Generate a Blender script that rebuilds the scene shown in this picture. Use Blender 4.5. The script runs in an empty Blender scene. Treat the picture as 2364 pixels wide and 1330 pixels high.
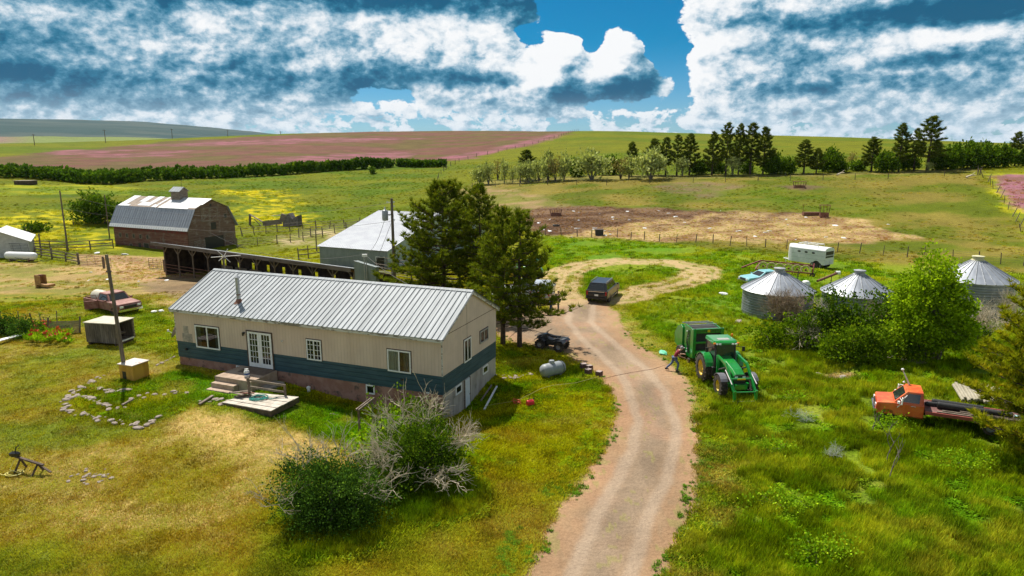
import bpy, math, random
import numpy as np
from mathutils import Vector, Matrix
S=bpy.context.scene; COL=S.collection
rnd=random.Random(5); NR=np.random.RandomState(7)
R=math.radians
# ---------------- camera, world, sun, exposure ----------------
F,PIT,CH=1540.0,.205,13.6      # focal length (px of a 2364 wide frame), pitch down, camera height
cd=bpy.data.cameras.new('camera'); cam=bpy.data.objects.new('camera',cd); COL.objects.link(cam)
cd.sensor_width=36; cd.lens=36*F/2364; cd.clip_end=30000; cd.clip_start=.1
cam.location=(0,0,CH); cam.rotation_euler=(math.pi/2-PIT,0,0); S.camera=cam
S.view_settings.view_transform='Standard'; S.view_settings.look='None'; S.view_settings.gamma=1
S.view_settings.exposure=.52
S.cycles.max_bounces=6; S.cycles.transparent_max_bounces=8; S.cycles.diffuse_bounces=3; S.cycles.glossy_bounces=2
SUN_EL=R(57); SX,SY=-.50,.866      # the sun stands beyond the house, to the left
ld=bpy.data.lights.new('sun','SUN'); ld.energy=4.8; ld.angle=R(.55); ld.color=(1,.95,.86)
lo=bpy.data.objects.new('sun',ld); COL.objects.link(lo); lo.location=(-40,60,90)
lo.rotation_euler=Vector((SX*math.cos(SUN_EL),SY*math.cos(SUN_EL),math.sin(SUN_EL))).to_track_quat('Z','Y').to_euler()

class NG:
    "small node-graph helper"
    def __init__(s,tree): s.t=tree; s.n=tree.nodes; s.l=tree.links
    def new(s,ty,**k):
        n=s.n.new(ty)
        for a,b in k.items(): setattr(n,a,b)
        return n
    def put(s,sock,v):
        if v is None: return
        if hasattr(v,'is_output') or isinstance(v,bpy.types.NodeSocket): s.l.new(v,sock)
        else: sock.default_value=v
    def m(s,op,a,b=None,c=None,clamp=False):
        n=s.new('ShaderNodeMath',operation=op,use_clamp=clamp)
        s.put(n.inputs[0],a); s.put(n.inputs[1],b); s.put(n.inputs[2],c); return n.outputs[0]
    def vm(s,op,a,b=None):
        n=s.new('ShaderNodeVectorMath',operation=op); s.put(n.inputs[0],a); s.put(n.inputs[1],b); return n.outputs[0]
    def xyz(s,x,y,z):
        n=s.new('ShaderNodeCombineXYZ'); s.put(n.inputs[0],x); s.put(n.inputs[1],y); s.put(n.inputs[2],z); return n.outputs[0]
    def sep(s,v):
        n=s.new('ShaderNodeSeparateXYZ'); s.put(n.inputs[0],v); return n.outputs
    def noise(s,vec,scale,detail=3,rough=.55,dist=0,out=0):
        n=s.new('ShaderNodeTexNoise'); s.put(n.inputs['Vector'],vec); s.put(n.inputs['Scale'],scale)
        n.inputs['Detail'].default_value=detail; n.inputs['Roughness'].default_value=rough; n.inputs['Distortion'].default_value=dist
        return n.outputs[out]
    def ramp(s,f,a,b,lo=0.,hi=1.,smooth=True):
        n=s.new('ShaderNodeMapRange',interpolation_type='SMOOTHSTEP' if smooth else 'LINEAR')
        s.put(n.inputs[0],f); s.put(n.inputs[1],a); s.put(n.inputs[2],b); s.put(n.inputs[3],lo); s.put(n.inputs[4],hi); return n.outputs[0]
    def mix(s,f,a,b,mode='MIX'):
        n=s.new('ShaderNodeMix',data_type='RGBA',blend_type=mode,clamp_factor=True)
        s.put(n.inputs[0],f)
        for i,v in ((6,a),(7,b)):
            if isinstance(v,tuple) and len(v)==3: v=v+(1,)
            s.put(n.inputs[i],v)
        return n.outputs[2]

def ray(px,py):
    c,s=math.cos(PIT),math.sin(PIT); a=(px-1182)/F; b=(665-py)/F
    return Vector((a,c+b*s,-s+b*c))

def make_world():
    w=bpy.data.worlds.new('World'); S.world=w; w.use_nodes=True; g=NG(w.node_tree); g.n.clear()
    out=g.new('ShaderNodeOutputWorld')
    sky=g.new('ShaderNodeTexSky',sky_type='NISHITA',sun_disc=False); sky.sun_elevation=SUN_EL
    sky.sun_rotation=math.atan2(SX,SY); sky.altitude=900; sky.dust_density=.4; sky.ozone_density=2.5
    b1=g.new('ShaderNodeBackground'); b1.inputs[1].default_value=.115
    tc=g.new('ShaderNodeTexCoord').outputs['Generated']
    X,Y,Z=g.sep(tc)
    g.l.new(g.mix(1.,sky.outputs[0],g.mix(g.ramp(Z,.25,.5),g.mix(g.ramp(Z,.02,.16),(.24,.41,.55),(.012,.31,.44)),(.5,.75,.9)),'MULTIPLY'),b1.inputs[0])
    az=g.m('ARCTAN2',X,Y); v=Z
    # warp
    wv=g.noise(g.xyz(g.m('MULTIPLY',az,5),g.m('MULTIPLY',v,12),1.3),1.6,4,.6,out=1)
    wx,wy,wz=g.sep(g.vm('SUBTRACT',wv,(.5,.5,.5)))
    # clouds lower in the sky are farther off: finer and flatter
    def puff(vec,det=2):
        n=g.new('ShaderNodeTexVoronoi',feature='F1'); g.put(n.inputs['Vector'],vec); n.inputs['Scale'].default_value=1.; n.inputs['Detail'].default_value=det; n.inputs['Roughness'].default_value=.55; n.inputs['Lacunarity'].default_value=2.3; n.normalize=True
        return g.m('SUBTRACT',1.,n.outputs['Distance'])
    def dens(dx,dz,hd=9,ld=7):
        a=g.m('ADD',g.m('ADD',az,dx),g.m('MULTIPLY',wx,.05)); z=g.m('ADD',g.m('ADD',v,dz),g.m('MULTIPLY',wy,.02))
        hi=g.noise(g.xyz(g.m('MULTIPLY',a,11.),g.m('MULTIPLY',z,17),0.4),1.,hd,.58)
        lo=g.noise(g.xyz(g.m('MULTIPLY',a,27.),g.m('MULTIPLY',z,46),4.4),1.,ld,.58)
        pf=puff(g.xyz(g.m('MULTIPLY',a,24.),g.m('MULTIPLY',z,34),5.1)); pf2=puff(g.xyz(g.m('MULTIPLY',a,46.),g.m('MULTIPLY',z,70),2.2))
        hi=g.m('ADD',g.m('MULTIPLY',hi,.72),g.m('MULTIPLY',g.m('SUBTRACT',pf,.22),.28)); lo=g.m('ADD',g.m('MULTIPLY',lo,.66),g.m('MULTIPLY',g.m('SUBTRACT',pf2,.22),.32))
        k=g.ramp(v,.03,.085)
        return g.m('ADD',g.m('MULTIPLY',hi,k),g.m('MULTIPLY',lo,g.m('SUBTRACT',1.,k)))
    def blobs(lst,da=0,dz=0):
        tot=None
        for px,py,sx,sy,amp in lst:
            r=ray(px,py).normalized(); a0=math.atan2(r.x,r.y); z0=r.z
            ex=g.m('MULTIPLY',g.m('SUBTRACT',g.m('MULTIPLY_ADD',wx,.07,az),a0-da),1540/sx); ez=g.m('MULTIPLY',g.m('SUBTRACT',g.m('MULTIPLY_ADD',wy,.03,v),z0-dz),1540/sy)
            q=g.m('EXPONENT',g.m('MULTIPLY',g.m('ADD',g.m('MULTIPLY',ex,ex),g.m('MULTIPLY',ez,ez)),-1.))
            tot=g.m('MULTIPLY',q,amp) if tot is None else g.m('MULTIPLY_ADD',q,amp,tot)
        return tot
    cov=[(1360,25,110,52,-.6),(1500,80,50,100,-.55),(1548,150,36,70,-.45),(1362,95,34,40,-.45),(1215,85,30,30,-.35),(1445,120,56,50,.62),(1420,180,90,32,.35),(1300,130,46,48,.5),(1250,190,75,48,.40),(1530,190,22,40,.25),
         (880,220,80,18,-.22),(1440,235,110,14,-.18),(150,80,420,150,.25),(700,80,380,110,.25),(1800,60,270,160,.25),(2150,140,330,120,.22),(1110,150,60,50,.14),(1190,40,60,50,.2)]
    n2=g.noise(g.xyz(g.m('MULTIPLY',g.m('MULTIPLY_ADD',wx,.03,az),34),g.m('MULTIPLY',g.m('MULTIPLY_ADD',wz,.02,v),44),7.7),1.,7,.58)
    n3=g.noise(g.xyz(g.m('MULTIPLY',az,85),g.m('MULTIPLY',v,120),2.7),1.,6,.65)
    d0=g.m('ADD',dens(0.,0.),blobs(cov)); d1=g.m('ADD',dens(-.010,.011,4,4),blobs(cov,-.010,.011))
    d0=g.m('ADD',d0,g.m('MULTIPLY_ADD',g.m('SUBTRACT',n3,.5),.18,g.m('MULTIPLY',g.m('SUBTRACT',n2,.5),.14)))
    low=g.m('MULTIPLY',g.ramp(v,.075,.03),g.ramp(v,-.01,.02)); alpha=g.ramp(g.m('MULTIPLY_ADD',low,-.05,d0),.425,.475)
    lit=g.m('SUBTRACT',d0,d1)
    dark=blobs([(20,90,150,90,-.75),(60,180,330,32,-.85),(330,0,240,30,-1.2),(60,20,60,20,.5),(620,90,80,22,-.65),(800,100,36,20,-.55),(430,140,70,22,-.4),(560,138,50,20,-.45),(900,-5,330,36,-1.7),(1200,10,50,26,-.8),(900,175,180,22,-.8),(1120,182,80,18,-.65),(680,190,110,18,-.45),(250,232,100,12,-.45),(1450,185,70,18,-.75),(1290,205,40,14,-.45),(1210,60,30,25,-.35),
                (2000,45,240,20,-1.3),(2280,5,180,28,-1.6),(1780,95,80,20,-.75),(1840,130,70,16,-.75),(1700,45,60,12,-.3),(1930,200,140,20,-.5),(2250,128,150,16,-.65),(2100,150,90,12,-.4),(1850,215,140,12,-.35),(2300,195,120,12,-.3),
                (560,50,150,28,.30),(800,50,200,30,.35),(1050,90,150,45,.4),(1660,80,90,60,.45),(2280,70,160,20,.55),(1290,110,60,25,.35),(1430,90,55,25,.4),(300,150,90,14,.3),(480,60,40,14,.3),(900,110,60,20,.3)])
    sh=g.m('MULTIPLY_ADD',lit,4.2,.62); sh=g.m('ADD',sh,g.m('MULTIPLY',dark,g.m('MULTIPLY_ADD',n2,.7,.42))); sh=g.m('MULTIPLY_ADD',g.m('SUBTRACT',n2,.5),.85,sh); sh=g.m('MULTIPLY_ADD',g.m('SUBTRACT',n3,.5),.55,sh)
    # thin cloud lets light through at its rim
    sh=g.m('MULTIPLY_ADD',g.ramp(d0,.56,.45),.14,sh)
    sh=g.m('MULTIPLY_ADD',sh,.66,.275)
    cr=g.new('ShaderNodeValToRGB'); g.l.new(sh,cr.inputs[0]); e=cr.color_ramp.elements
    e[0].position=0; e[0].color=(.006,.10,.20,1); e[1].position=1; e[1].color=(.88,.89,.90,1)
    for p,c in ((.20,(.022,.17,.29,1)),(.40,(.13,.31,.44,1)),(.58,(.36,.51,.62,1)),(.78,(.70,.76,.81,1))):
        k=e.new(p); k.color=c
    hz=g.mix(g.ramp(v,.085,.01,0.,.55),cr.outputs[0],(.60,.71,.80))
    b2=g.new('ShaderNodeBackground'); g.l.new(hz,b2.inputs[0]); g.l.new(g.ramp(v,.25,.5,.76,.42),b2.inputs[1])
    ms=g.new('ShaderNodeMixShader'); g.l.new(alpha,ms.inputs[0]); g.l.new(b1.outputs[0],ms.inputs[1]); g.l.new(b2.outputs[0],ms.inputs[2])
    # high overhead, far above the picture, the same broken cloud in a cheaper form
    b3=g.new('ShaderNodeBackground'); on=g.noise(g.xyz(g.m('MULTIPLY',X,3.),g.m('MULTIPLY',Y,3.),2.),1.,4,.6)
    g.l.new(g.mix(g.ramp(on,.40,.56),(.16,.30,.52),(.62,.68,.74)),b3.inputs[0]); g.l.new(g.ramp(v,.25,.5,.84,.42),b3.inputs[1])
    top=g.new('ShaderNodeMixShader'); g.l.new(g.ramp(v,.27,.34,smooth=False),top.inputs[0]); g.l.new(ms.outputs[0],top.inputs[1]); g.l.new(b3.outputs[0],top.inputs[2])
    g.l.new(top.outputs[0],out.inputs[0])
make_world()

# ---------------- terrain function ----------------
def _tz(r,py): # height of a point r metres out that shows on row py
    return CH-r*math.tan(PIT-math.atan((665-py)/F))
COLX=[-300,0,300,640,1000,1340,1800,2364,2700]
def yz(*a): return [(r,_tz(r,y)) for r,y in a]
TC=[
 [(70,0),(90,-1),(105,-2),(140,-1.2)]+yz((200,425),(235,407),(480,336))+[(620,12),(1000,8)]+yz((1700,322))+[(2400,20)]+yz((4000,306),(6500,292)),
 [(70,0),(90,-1),(105,-2),(140,-1.2)]+yz((200,425),(235,407),(480,332))+[(620,14),(1000,8)]+yz((1700,319))+[(2400,20)]+yz((4000,303),(6500,287)),
 [(70,0),(90,-1),(105,-2),(140,-1.2)]+yz((200,425),(240,405),(500,325))+[(620,17),(1000,12)]+yz((1700,316))+[(2400,24)]+yz((4000,305),(6500,284)),
 [(70,0),(85,-.8),(105,-1.8),(140,-.8)]+yz((215,410),(245,392),(500,309))+[(620,24),(1000,14),(1700,20),(2400,24)]+yz((4000,322),(6500,309)),
 [(75,0),(95,-.6),(140,.8)]+yz((250,387),(290,372),(520,298))+[(700,26),(1200,5),(3000,0),(6500,0)],
 [(95,0)]+yz((125,490),(165,414),(190,400),(450,297))+[(650,24),(1200,5),(3000,0),(6500,0)],
 [(95,0)]+yz((125,490),(170,402),(190,389),(450,314))+[(650,20),(1200,5),(3000,0),(6500,0)],
 [(90,0)]+yz((125,500),(175,385),(200,372),(450,334))+[(650,13),(1200,5),(3000,0),(6500,0)],
 [(90,0)]+yz((125,500),(175,385),(200,372),(450,340))+[(650,10),(1200,5),(3000,0),(6500,0)]]
NRR,NAA=700,260
LR0,LR1=math.log(20),math.log(12000)
_lr=np.linspace(LR0,LR1,NRR); _az=np.linspace(-math.atan(1600/1573.),math.atan(1600/1573.),NAA)
_g=np.zeros((len(COLX),NRR))
for i,t in enumerate(TC):
    rr=[20]+[a for a,b in t]+[12000]; zz=[0]+[b for a,b in t]+[t[-1][1]-60]
    _g[i]=np.interp(np.exp(_lr),rr,zz)
_xc=1182+1573*np.tan(_az)
G2=np.zeros((NRR,NAA))
for j in range(NRR): G2[j]=np.interp(_xc,COLX,_g[:,j])
def _sm(a,n,ax):
    k=np.exp(-.5*(np.arange(-3*n,3*n+1)/n)**2); k/=k.sum()
    p=[(0,0),(0,0)]; p[ax]=(3*n,3*n); a=np.pad(a,p,'edge')
    return np.apply_along_axis(lambda v:np.convolve(v,k,'valid'),ax,a)
G2=_sm(_sm(G2,5,0),9,1)
def hsh(ix,iy,s):
    v=(ix.astype(np.int64)*374761393+iy.astype(np.int64)*668265263+s*1442695041)&0x7fffffff
    v=(v^(v>>13))*1274126177&0x7fffffff
    return ((v^(v>>16))&0xffff)/65535.
def vnoise(x,y,s=0):
    ix=np.floor(x);iy=np.floor(y);fx=x-ix;fy=y-iy;fx=fx*fx*(3-2*fx);fy=fy*fy*(3-2*fy)
    a=hsh(ix,iy,s);b=hsh(ix+1,iy,s);c=hsh(ix,iy+1,s);d=hsh(ix+1,iy+1,s)
    return (a+(b-a)*fx)*(1-fy)+(c+(d-c)*fx)*fy
def fbm(x,y,o=4,s=0):
    t=0;a=.5;w=0
    for i in range(o): t=t+a*vnoise(x*2**i+17.3*i,y*2**i-9.1*i,s+i);w+=a;a*=.5
    return t/w
def sst(a,b,x): t=np.clip((x-a)/(b-a),0,1); return t*t*(3-2*t)
def terr(x,y):
    x=np.asarray(x,float);y=np.asarray(y,float)
    r=np.hypot(x,y)+1e-6; a=np.arctan2(x,y)
    fi=(np.log(np.maximum(r,20))-LR0)/(LR1-LR0)*(NRR-1); fj=(np.clip(a,_az[0],_az[-1])-_az[0])/(_az[-1]-_az[0])*(NAA-1)
    i=np.clip(np.floor(fi).astype(int),0,NRR-2);j=np.clip(np.floor(fj).astype(int),0,NAA-2);u=np.clip(fi-i,0,1);v=np.clip(fj-j,0,1)
    z=(G2[i,j]*(1-u)+G2[i+1,j]*u)*(1-v)+(G2[i,j+1]*(1-u)+G2[i+1,j+1]*u)*v
    z=z+.62*sst(-7,-15,x)*sst(66,54,y)*sst(22,34,y)              # the yard left of the house stands a little higher
    z=z-.62*np.exp(-((x+2.0)**2+(y-34.6)**2)/6.5)               # and falls to the basement door
    z=z+.22*(fbm(x/9.,y/9.,3,3)-.5)*sst(20,40,r)+.10*(fbm(x/1.7,y/1.7,3,8)-.5)
    z=z+np.clip((r-150)/800,0,5)*(fbm(x/90.,y/90.,3,5)-.5)*3*sst(6500,300,r)+46*sst(2200,6000,r)*(fbm(x/900.,y/900.,5,9)-.5)
    return z
def hz(x,y): return float(terr(x,y))
def Gp(px,py):
    "the ground point seen at a pixel of the 2364x1330 photograph"
    d=ray(px,py); t=np.concatenate([np.arange(12,160,.25),np.arange(160,9000,2.)])/d.y
    X=d.x*t;Y=d.y*t;Z=CH+d.z*t; below=Z<terr(X,Y); k=int(np.argmax(below)) if below.any() else len(t)-1
    a,b=t[max(k-1,0)],t[k]
    for _ in range(12):
        m=(a+b)/2
        if CH+d.z*m<hz(d.x*m,d.y*m): b=m
        else: a=m
    return Vector((d.x*b,d.y*b,hz(d.x*b,d.y*b)))
def depth(p): return p.y*math.cos(PIT)-(p.z-CH)*math.sin(PIT)
def Ht(px,pb,pt):
    "metric height of something standing at (px,pb) and reaching row pt"
    p=Gp(px,pb); d=ray(px,pt); return (CH+d.z*p.y/d.y)-p.z

# ---------------- mesh + object helpers ----------------
def fast(name,V,Fc):
    V=np.asarray(V,np.float32).reshape(-1,3);Fc=np.asarray(Fc,np.int32); me=bpy.data.meshes.new(name)
    me.vertices.add(len(V)); me.vertices.foreach_set('co',V.ravel()); n,k=Fc.shape
    me.loops.add(n*k); me.loops.foreach_set('vertex_index',Fc.ravel()); me.polygons.add(n)
    me.polygons.foreach_set('loop_start',np.arange(0,n*k,k,dtype=np.int32)); 
    me.update(calc_edges=True); return me
def link(name,me,mat=None,parent=None,smooth=False):
    o=bpy.data.objects.new(name,me); COL.objects.link(o)
    if mat is not None: me.materials.append(mat)
    if smooth: me.polygons.foreach_set('use_smooth',[True]*len(me.polygons))
    if parent is not None: o.parent=parent
    return o
def tag(o,label=None,cat=None,group=None,kind=None):
    if label: o['label']=label
    if cat: o['category']=cat
    if group: o['group']=group
    if kind: o['kind']=kind
    return o
def thing(name,label,cat,loc=(0,0,0),rz=0,group=None):
    o=bpy.data.objects.new(name,None); COL.objects.link(o); o.location=loc; o.rotation_euler=(0,0,rz); o.empty_display_size=.3
    return tag(o,label,cat,group)
def copytree(o,parent=None):
    c=o.copy(); COL.objects.link(c)
    if parent is not None: c.parent=parent
    for ch in [q for q in o.children]: copytree(ch,c)
    return c
class MB:
    def __init__(s): s.v=[];s.f=[]
    def add(s,vs,fs):
        n=len(s.v); s.v+=[tuple(v) for v in vs]; s.f+=[tuple(i+n for i in f) for f in fs]; return s
    def box(s,x0,x1,y0,y1,z0,z1,m=None):
        vs=[Vector((x,y,z)) for x in (x0,x1) for y in (y0,y1) for z in (z0,z1)]
        if m is not None: vs=[m@v for v in vs]
        return s.add(vs,[(0,1,3,2),(4,6,7,5),(0,4,5,1),(2,3,7,6),(0,2,6,4),(1,5,7,3)])
    def cb(s,c,sx,sy,sz,rot=(0,0,0)):
        from mathutils import Euler
        m=Matrix.Translation(Vector(c))@Euler(rot).to_matrix().to_4x4()
        return s.box(-sx/2,sx/2,-sy/2,sy/2,-sz/2,sz/2,m)
    def beam(s,p,q,w,h,up=(0,0,1)):
        p=Vector(p);q=Vector(q);d=(q-p).normalized();u=Vector(up)
        if abs(d.dot(u))>.98: u=Vector((1,0,0))
        a=d.cross(u).normalized();b=a.cross(d)
        vs=[c+a*i*w/2+b*j*h/2 for c in (p,q) for i,j in ((-1,-1),(1,-1),(1,1),(-1,1))]
        return s.add(vs,[(3,2,1,0),(4,5,6,7),(0,1,5,4),(1,2,6,5),(2,3,7,6),(3,0,4,7)])
    def tube(s,pts,r,n=6,cap=True):
        pts=[Vector(p) for p in pts]; k=len(pts)
        if not hasattr(r,'__len__'): r=[r]*k
        vs=[];fs=[];a=None
        for i,p in enumerate(pts):
            d=(pts[min(i+1,k-1)]-pts[max(i-1,0)]).normalized()
            if a is None or abs(a.dot(d))>.95: a=Vector((0,0,1)) if abs(d.z)<.9 else Vector((1,0,0))
            a=(a-d*a.dot(d)).normalized(); b=d.cross(a)
            for j in range(n):
                t=2*math.pi*j/n; vs.append(p+(a*math.cos(t)+b*math.sin(t))*r[i])
        for i in range(k-1):
            for j in range(n): fs.append((i*n+j,i*n+(j+1)%n,(i+1)*n+(j+1)%n,(i+1)*n+j))
        if cap: fs.append(tuple(range(n-1,-1,-1))); fs.append(tuple((k-1)*n+j for j in range(n)))
        return s.add(vs,fs)
    def lathe(s,prof,c=(0,0,0),n=24,axis='z',cap=False):
        c=Vector(c);vs=[];fs=[]
        for r,h in prof:
            for j in range(n):
                t=2*math.pi*j/n;x,y=r*math.cos(t),r*math.sin(t)
                vs.append(c+Vector({'z':(x,y,h),'y':(x,h,y),'x':(h,x,y)}[axis]))
        for i in range(len(prof)-1):
            for j in range(n): fs.append((i*n+j,i*n+(j+1)%n,(i+1)*n+(j+1)%n,(i+1)*n+j))
        if cap: fs+= [tuple(range(n)),tuple((len(prof)-1)*n+j for j in range(n))]
        return s.add(vs,fs)
    def loft(s,secs,cap=True):
        n=len(secs[0]);vs=[v for q in secs for v in q];fs=[]
        for i in range(len(secs)-1):
            for j in range(n): fs.append((i*n+j,i*n+(j+1)%n,(i+1)*n+(j+1)%n,(i+1)*n+j))
        if cap: fs+=[tuple(range(n-1,-1,-1)),tuple((len(secs)-1)*n+j for j in range(n))]
        return s.add(vs,fs)
    def prism(s,poly,y0,y1,ax='y'):
        "poly in (a,b) extruded along ax"
        f={'y':lambda a,b,h:(a,h,b),'x':lambda a,b,h:(h,a,b),'z':lambda a,b,h:(a,b,h)}[ax]
        return s.loft([[f(a,b,y0) for a,b in poly],[f(a,b,y1) for a,b in poly]])
    def quad(s,*p): return s.add(p,[tuple(range(len(p)))])
    def build(s,name,mat,parent=None,smooth=False,bevel=0,ang=40):
        me=bpy.data.meshes.new(name); me.from_pydata([tuple(v) for v in s.v],[],s.f); me.update()
        import bmesh
        b=bmesh.new(); b.from_mesh(me); bmesh.ops.recalc_face_normals(b,faces=b.faces); b.to_mesh(me); b.free()
        o=link(name,me,mat,parent,smooth)
        if smooth:
            try: me.set_sharp_from_angle(angle=R(ang))
            except Exception: pass
        if bevel:
            m=o.modifiers.new('bevel','BEVEL'); m.width=bevel; m.segments=2; m.limit_method='ANGLE'; m.angle_limit=R(35)
        return o
# ---------------- materials ----------------
def mat(name,c,c2=None,sc=3.,rough=.7,metal=0.,bump=0.,bsc=None,st=(1,1,1),det=4,spec=.5,lo=.35,hi=.65,coat=0,c3=None,s3=1.,t3=(.6,.7)):
    m=bpy.data.materials.new(name); m.use_nodes=True; g=NG(m.node_tree); b=g.n['Principled BSDF']
    b.inputs['Roughness'].default_value=rough; b.inputs['Metallic'].default_value=metal
    b.inputs['Specular IOR Level'].default_value=spec; b.inputs['Coat Weight'].default_value=coat
    if c2 is None and not bump: b.inputs['Base Color'].default_value=(*c,1); return m
    co=g.new('ShaderNodeTexCoord').outputs['Object']; v=g.vm('MULTIPLY',co,st)
    col=g.mix(g.ramp(g.noise(v,sc,det,.6),lo,hi),c,c2 or c)
    if c3: col=g.mix(g.ramp(g.noise(co,s3,5,.65),*t3),col,c3)
    g.l.new(col,b.inputs['Base Color'])
    if bump:
        bn=g.new('ShaderNodeBump'); bn.inputs['Strength'].default_value=min(1,bump*8); bn.inputs['Distance'].default_value=bump
        g.l.new(g.noise(v,bsc or sc*3,4,.6),bn.inputs['Height']); g.l.new(bn.outputs[0],b.inputs['Normal'])
    return m
def groove(m,axis,period,wid,depth,dark=.6,phase=0.,rand=.0):
    "cut regular joints (siding, planks) into a material: bump and a thin dark line"
    g=NG(m.node_tree); b=g.n['Principled BSDF']; co=g.new('ShaderNodeTexCoord').outputs['Object']
    a=g.sep(co)[axis]; q=g.m('ADD',g.m('DIVIDE',a,period),phase); f=g.m('FRACT',q)
    e=g.m('MINIMUM',f,g.m('SUBTRACT',1.,f)); h=g.ramp(e,0.,wid/period)
    old=b.inputs['Base Color'].links[0].from_socket if b.inputs['Base Color'].links else tuple(b.inputs['Base Color'].default_value)
    if rand:
        wn=g.new('ShaderNodeTexWhiteNoise',noise_dimensions='1D'); g.l.new(g.m('FLOOR',q),wn.inputs['W'])
        old=g.mix(1.,old,g.mix(wn.outputs[0],(1-rand,)*3,(1+rand*.6,)*3),'MULTIPLY')
    g.l.new(g.mix(h,g.mix(1.,old,(dark,)*3,'MULTIPLY'),old),b.inputs['Base Color'])
    bn=g.new('ShaderNodeBump'); bn.inputs['Distance'].default_value=depth; bn.inputs['Strength'].default_value=1
    g.l.new(h,bn.inputs['Height'])
    if b.inputs['Normal'].links: g.l.new(b.inputs['Normal'].links[0].from_socket,bn.inputs['Normal'])
    g.l.new(bn.outputs[0],b.inputs['Normal']); return m
W_={}
def mk():
    M=W_
    M['wood']=mat('weathered_wood',(.15,.115,.085),(.27,.22,.17),2,.9,bump=.004,st=(1,1,6))
    M['woodd']=mat('dark_wood',(.055,.038,.028),(.12,.08,.055),3,.9,bump=.004)
    M['pole']=mat('pole_wood',(.10,.075,.055),(.20,.155,.115),4,.9,bump=.004,st=(4,4,.3))
    M['bark']=mat('pine_bark',(.035,.024,.018),(.11,.075,.055),7,.95,bump=.02,st=(1,1,.4))
    M['barkl']=mat('grey_bark',(.10,.08,.062),(.2,.17,.14),8,.95,bump=.01)
    M['dead']=mat('bleached_twigs',(.40,.33,.22),(.70,.60,.44),5,.9)
    M['deadd']=mat('brown_twigs',(.19,.13,.08),(.38,.29,.19),5,.9)
    M['glass']=mat('window_glass',(.015,.02,.02),rough=.06,spec=.8)
    M['white']=mat('white_paint',(.72,.72,.70),(.80,.80,.78),6,.5)
    M['black']=mat('black_plastic',(.012,.012,.013),(.02,.02,.02),9,.45)
    M['rubber']=mat('rubber',(.022,.019,.016),(.075,.058,.042),6,.9)
    M['chrome']=mat('bright_metal',(.6,.6,.6),rough=.25,metal=1)
    M['rust']=mat('rusty_steel',(.13,.05,.03),(.24,.11,.07),5,.85,bump=.002)
    M['steel']=mat('dull_steel',(.30,.31,.32),(.42,.43,.44),4,.5,metal=.5)
    M['galv']=mat('galvanized_roof',(.27,.29,.30),(.40,.425,.44),2.6,.6,metal=0,spec=.25,st=(3,.12,.12),c3=(.17,.18,.19),s3=.8,t3=(.62,.85))
    M['wire']=mat('wire',(.12,.11,.10),rough=.6)
    M['concrete']=mat('concrete',(.32,.225,.155),(.43,.32,.235),2.2,.9,bump=.004,c3=(.18,.14,.11),s3=1.3,t3=(.58,.75))
    M['stone']=mat('field_stone',(.22,.17,.14),(.37,.31,.26),5,.9,bump=.01)
mk()
# ---------------- ground colours and cover ----------------
def GP(pts,rmax=9000):
    out=[]
    for px,py in pts:
        if py>1330 or px<-400 or px>2700:
            d=ray(px,py); k=-CH/d.z; out.append((d.x*k,d.y*k)); continue
        p=Gp(px,py); r=math.hypot(p.x,p.y)
        if r>rmax: p=p*(rmax/r)
        out.append((p.x,p.y))
    return out
def sdf(poly,x,y):
    P=np.array(poly);n=len(P);d=np.full(x.shape,1e18);s=np.ones(x.shape,bool)
    ins=np.zeros(x.shape,bool)
    for i in range(n):
        ax,ay=P[i];bx,by=P[(i+1)%n];ex,ey=bx-ax,by-ay;wx,wy=x-ax,y-ay
        t=np.clip((wx*ex+wy*ey)/(ex*ex+ey*ey+1e-12),0,1)
        d=np.minimum(d,(wx-ex*t)**2+(wy-ey*t)**2)
        c=((ay>y)!=(by>y)); 
        with np.errstate(divide='ignore',invalid='ignore'): xi=(bx-ax)*(y-ay)/(by-ay)+ax
        ins^=c&(x<xi)
    d=np.sqrt(d); return np.where(ins,-d,d)
def ldist(line,x,y):
    P=np.array(line);d=np.full(x.shape,1e18)
    for i in range(len(P)-1):
        ax,ay=P[i];bx,by=P[i+1];ex,ey=bx-ax,by-ay;wx,wy=x-ax,y-ay
        t=np.clip((wx*ex+wy*ey)/(ex*ex+ey*ey+1e-12),0,1); d=np.minimum(d,(wx-ex*t)**2+(wy-ey*t)**2)
    return np.sqrt(d)
LUSH=(.078,.130,.003);MID=(.145,.155,.005);YG=(.200,.205,.006);OLV=(.235,.180,.022);TAN=(.42,.29,.10);SOIL=(.21,.135,.08)
ROADP=GP([(1212,1345),(1222,1300),(1250,1230),(1300,1160),(1350,1095),(1385,1040),(1415,985),(1418,950),(1408,905),(1372,862),(1310,818),(1245,803),(1165,785),(1130,760),(1140,735),(1200,722),(1265,715),(1295,690),(1340,690),(1400,702),(1425,720),(1432,745),(1462,790),(1505,815),(1548,838),(1585,870),(1605,915),(1618,980),(1612,1060),(1606,1120),(1596,1190),(1570,1250),(1545,1300),(1535,1345),(1500,1600),(1150,1600)])
ROADC=GP([(1372,1500),(1385,1330),(1430,1210),(1480,1110),(1508,1040),(1514,980),(1496,905),(1456,852),(1390,797),(1338,745),(1345,700)])
LOOPL=GP([(1300,695),(1288,665),(1300,632),(1345,612),(1430,603),(1540,606),(1622,622),(1612,642),(1560,658),(1490,672),(1430,690)])
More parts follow.
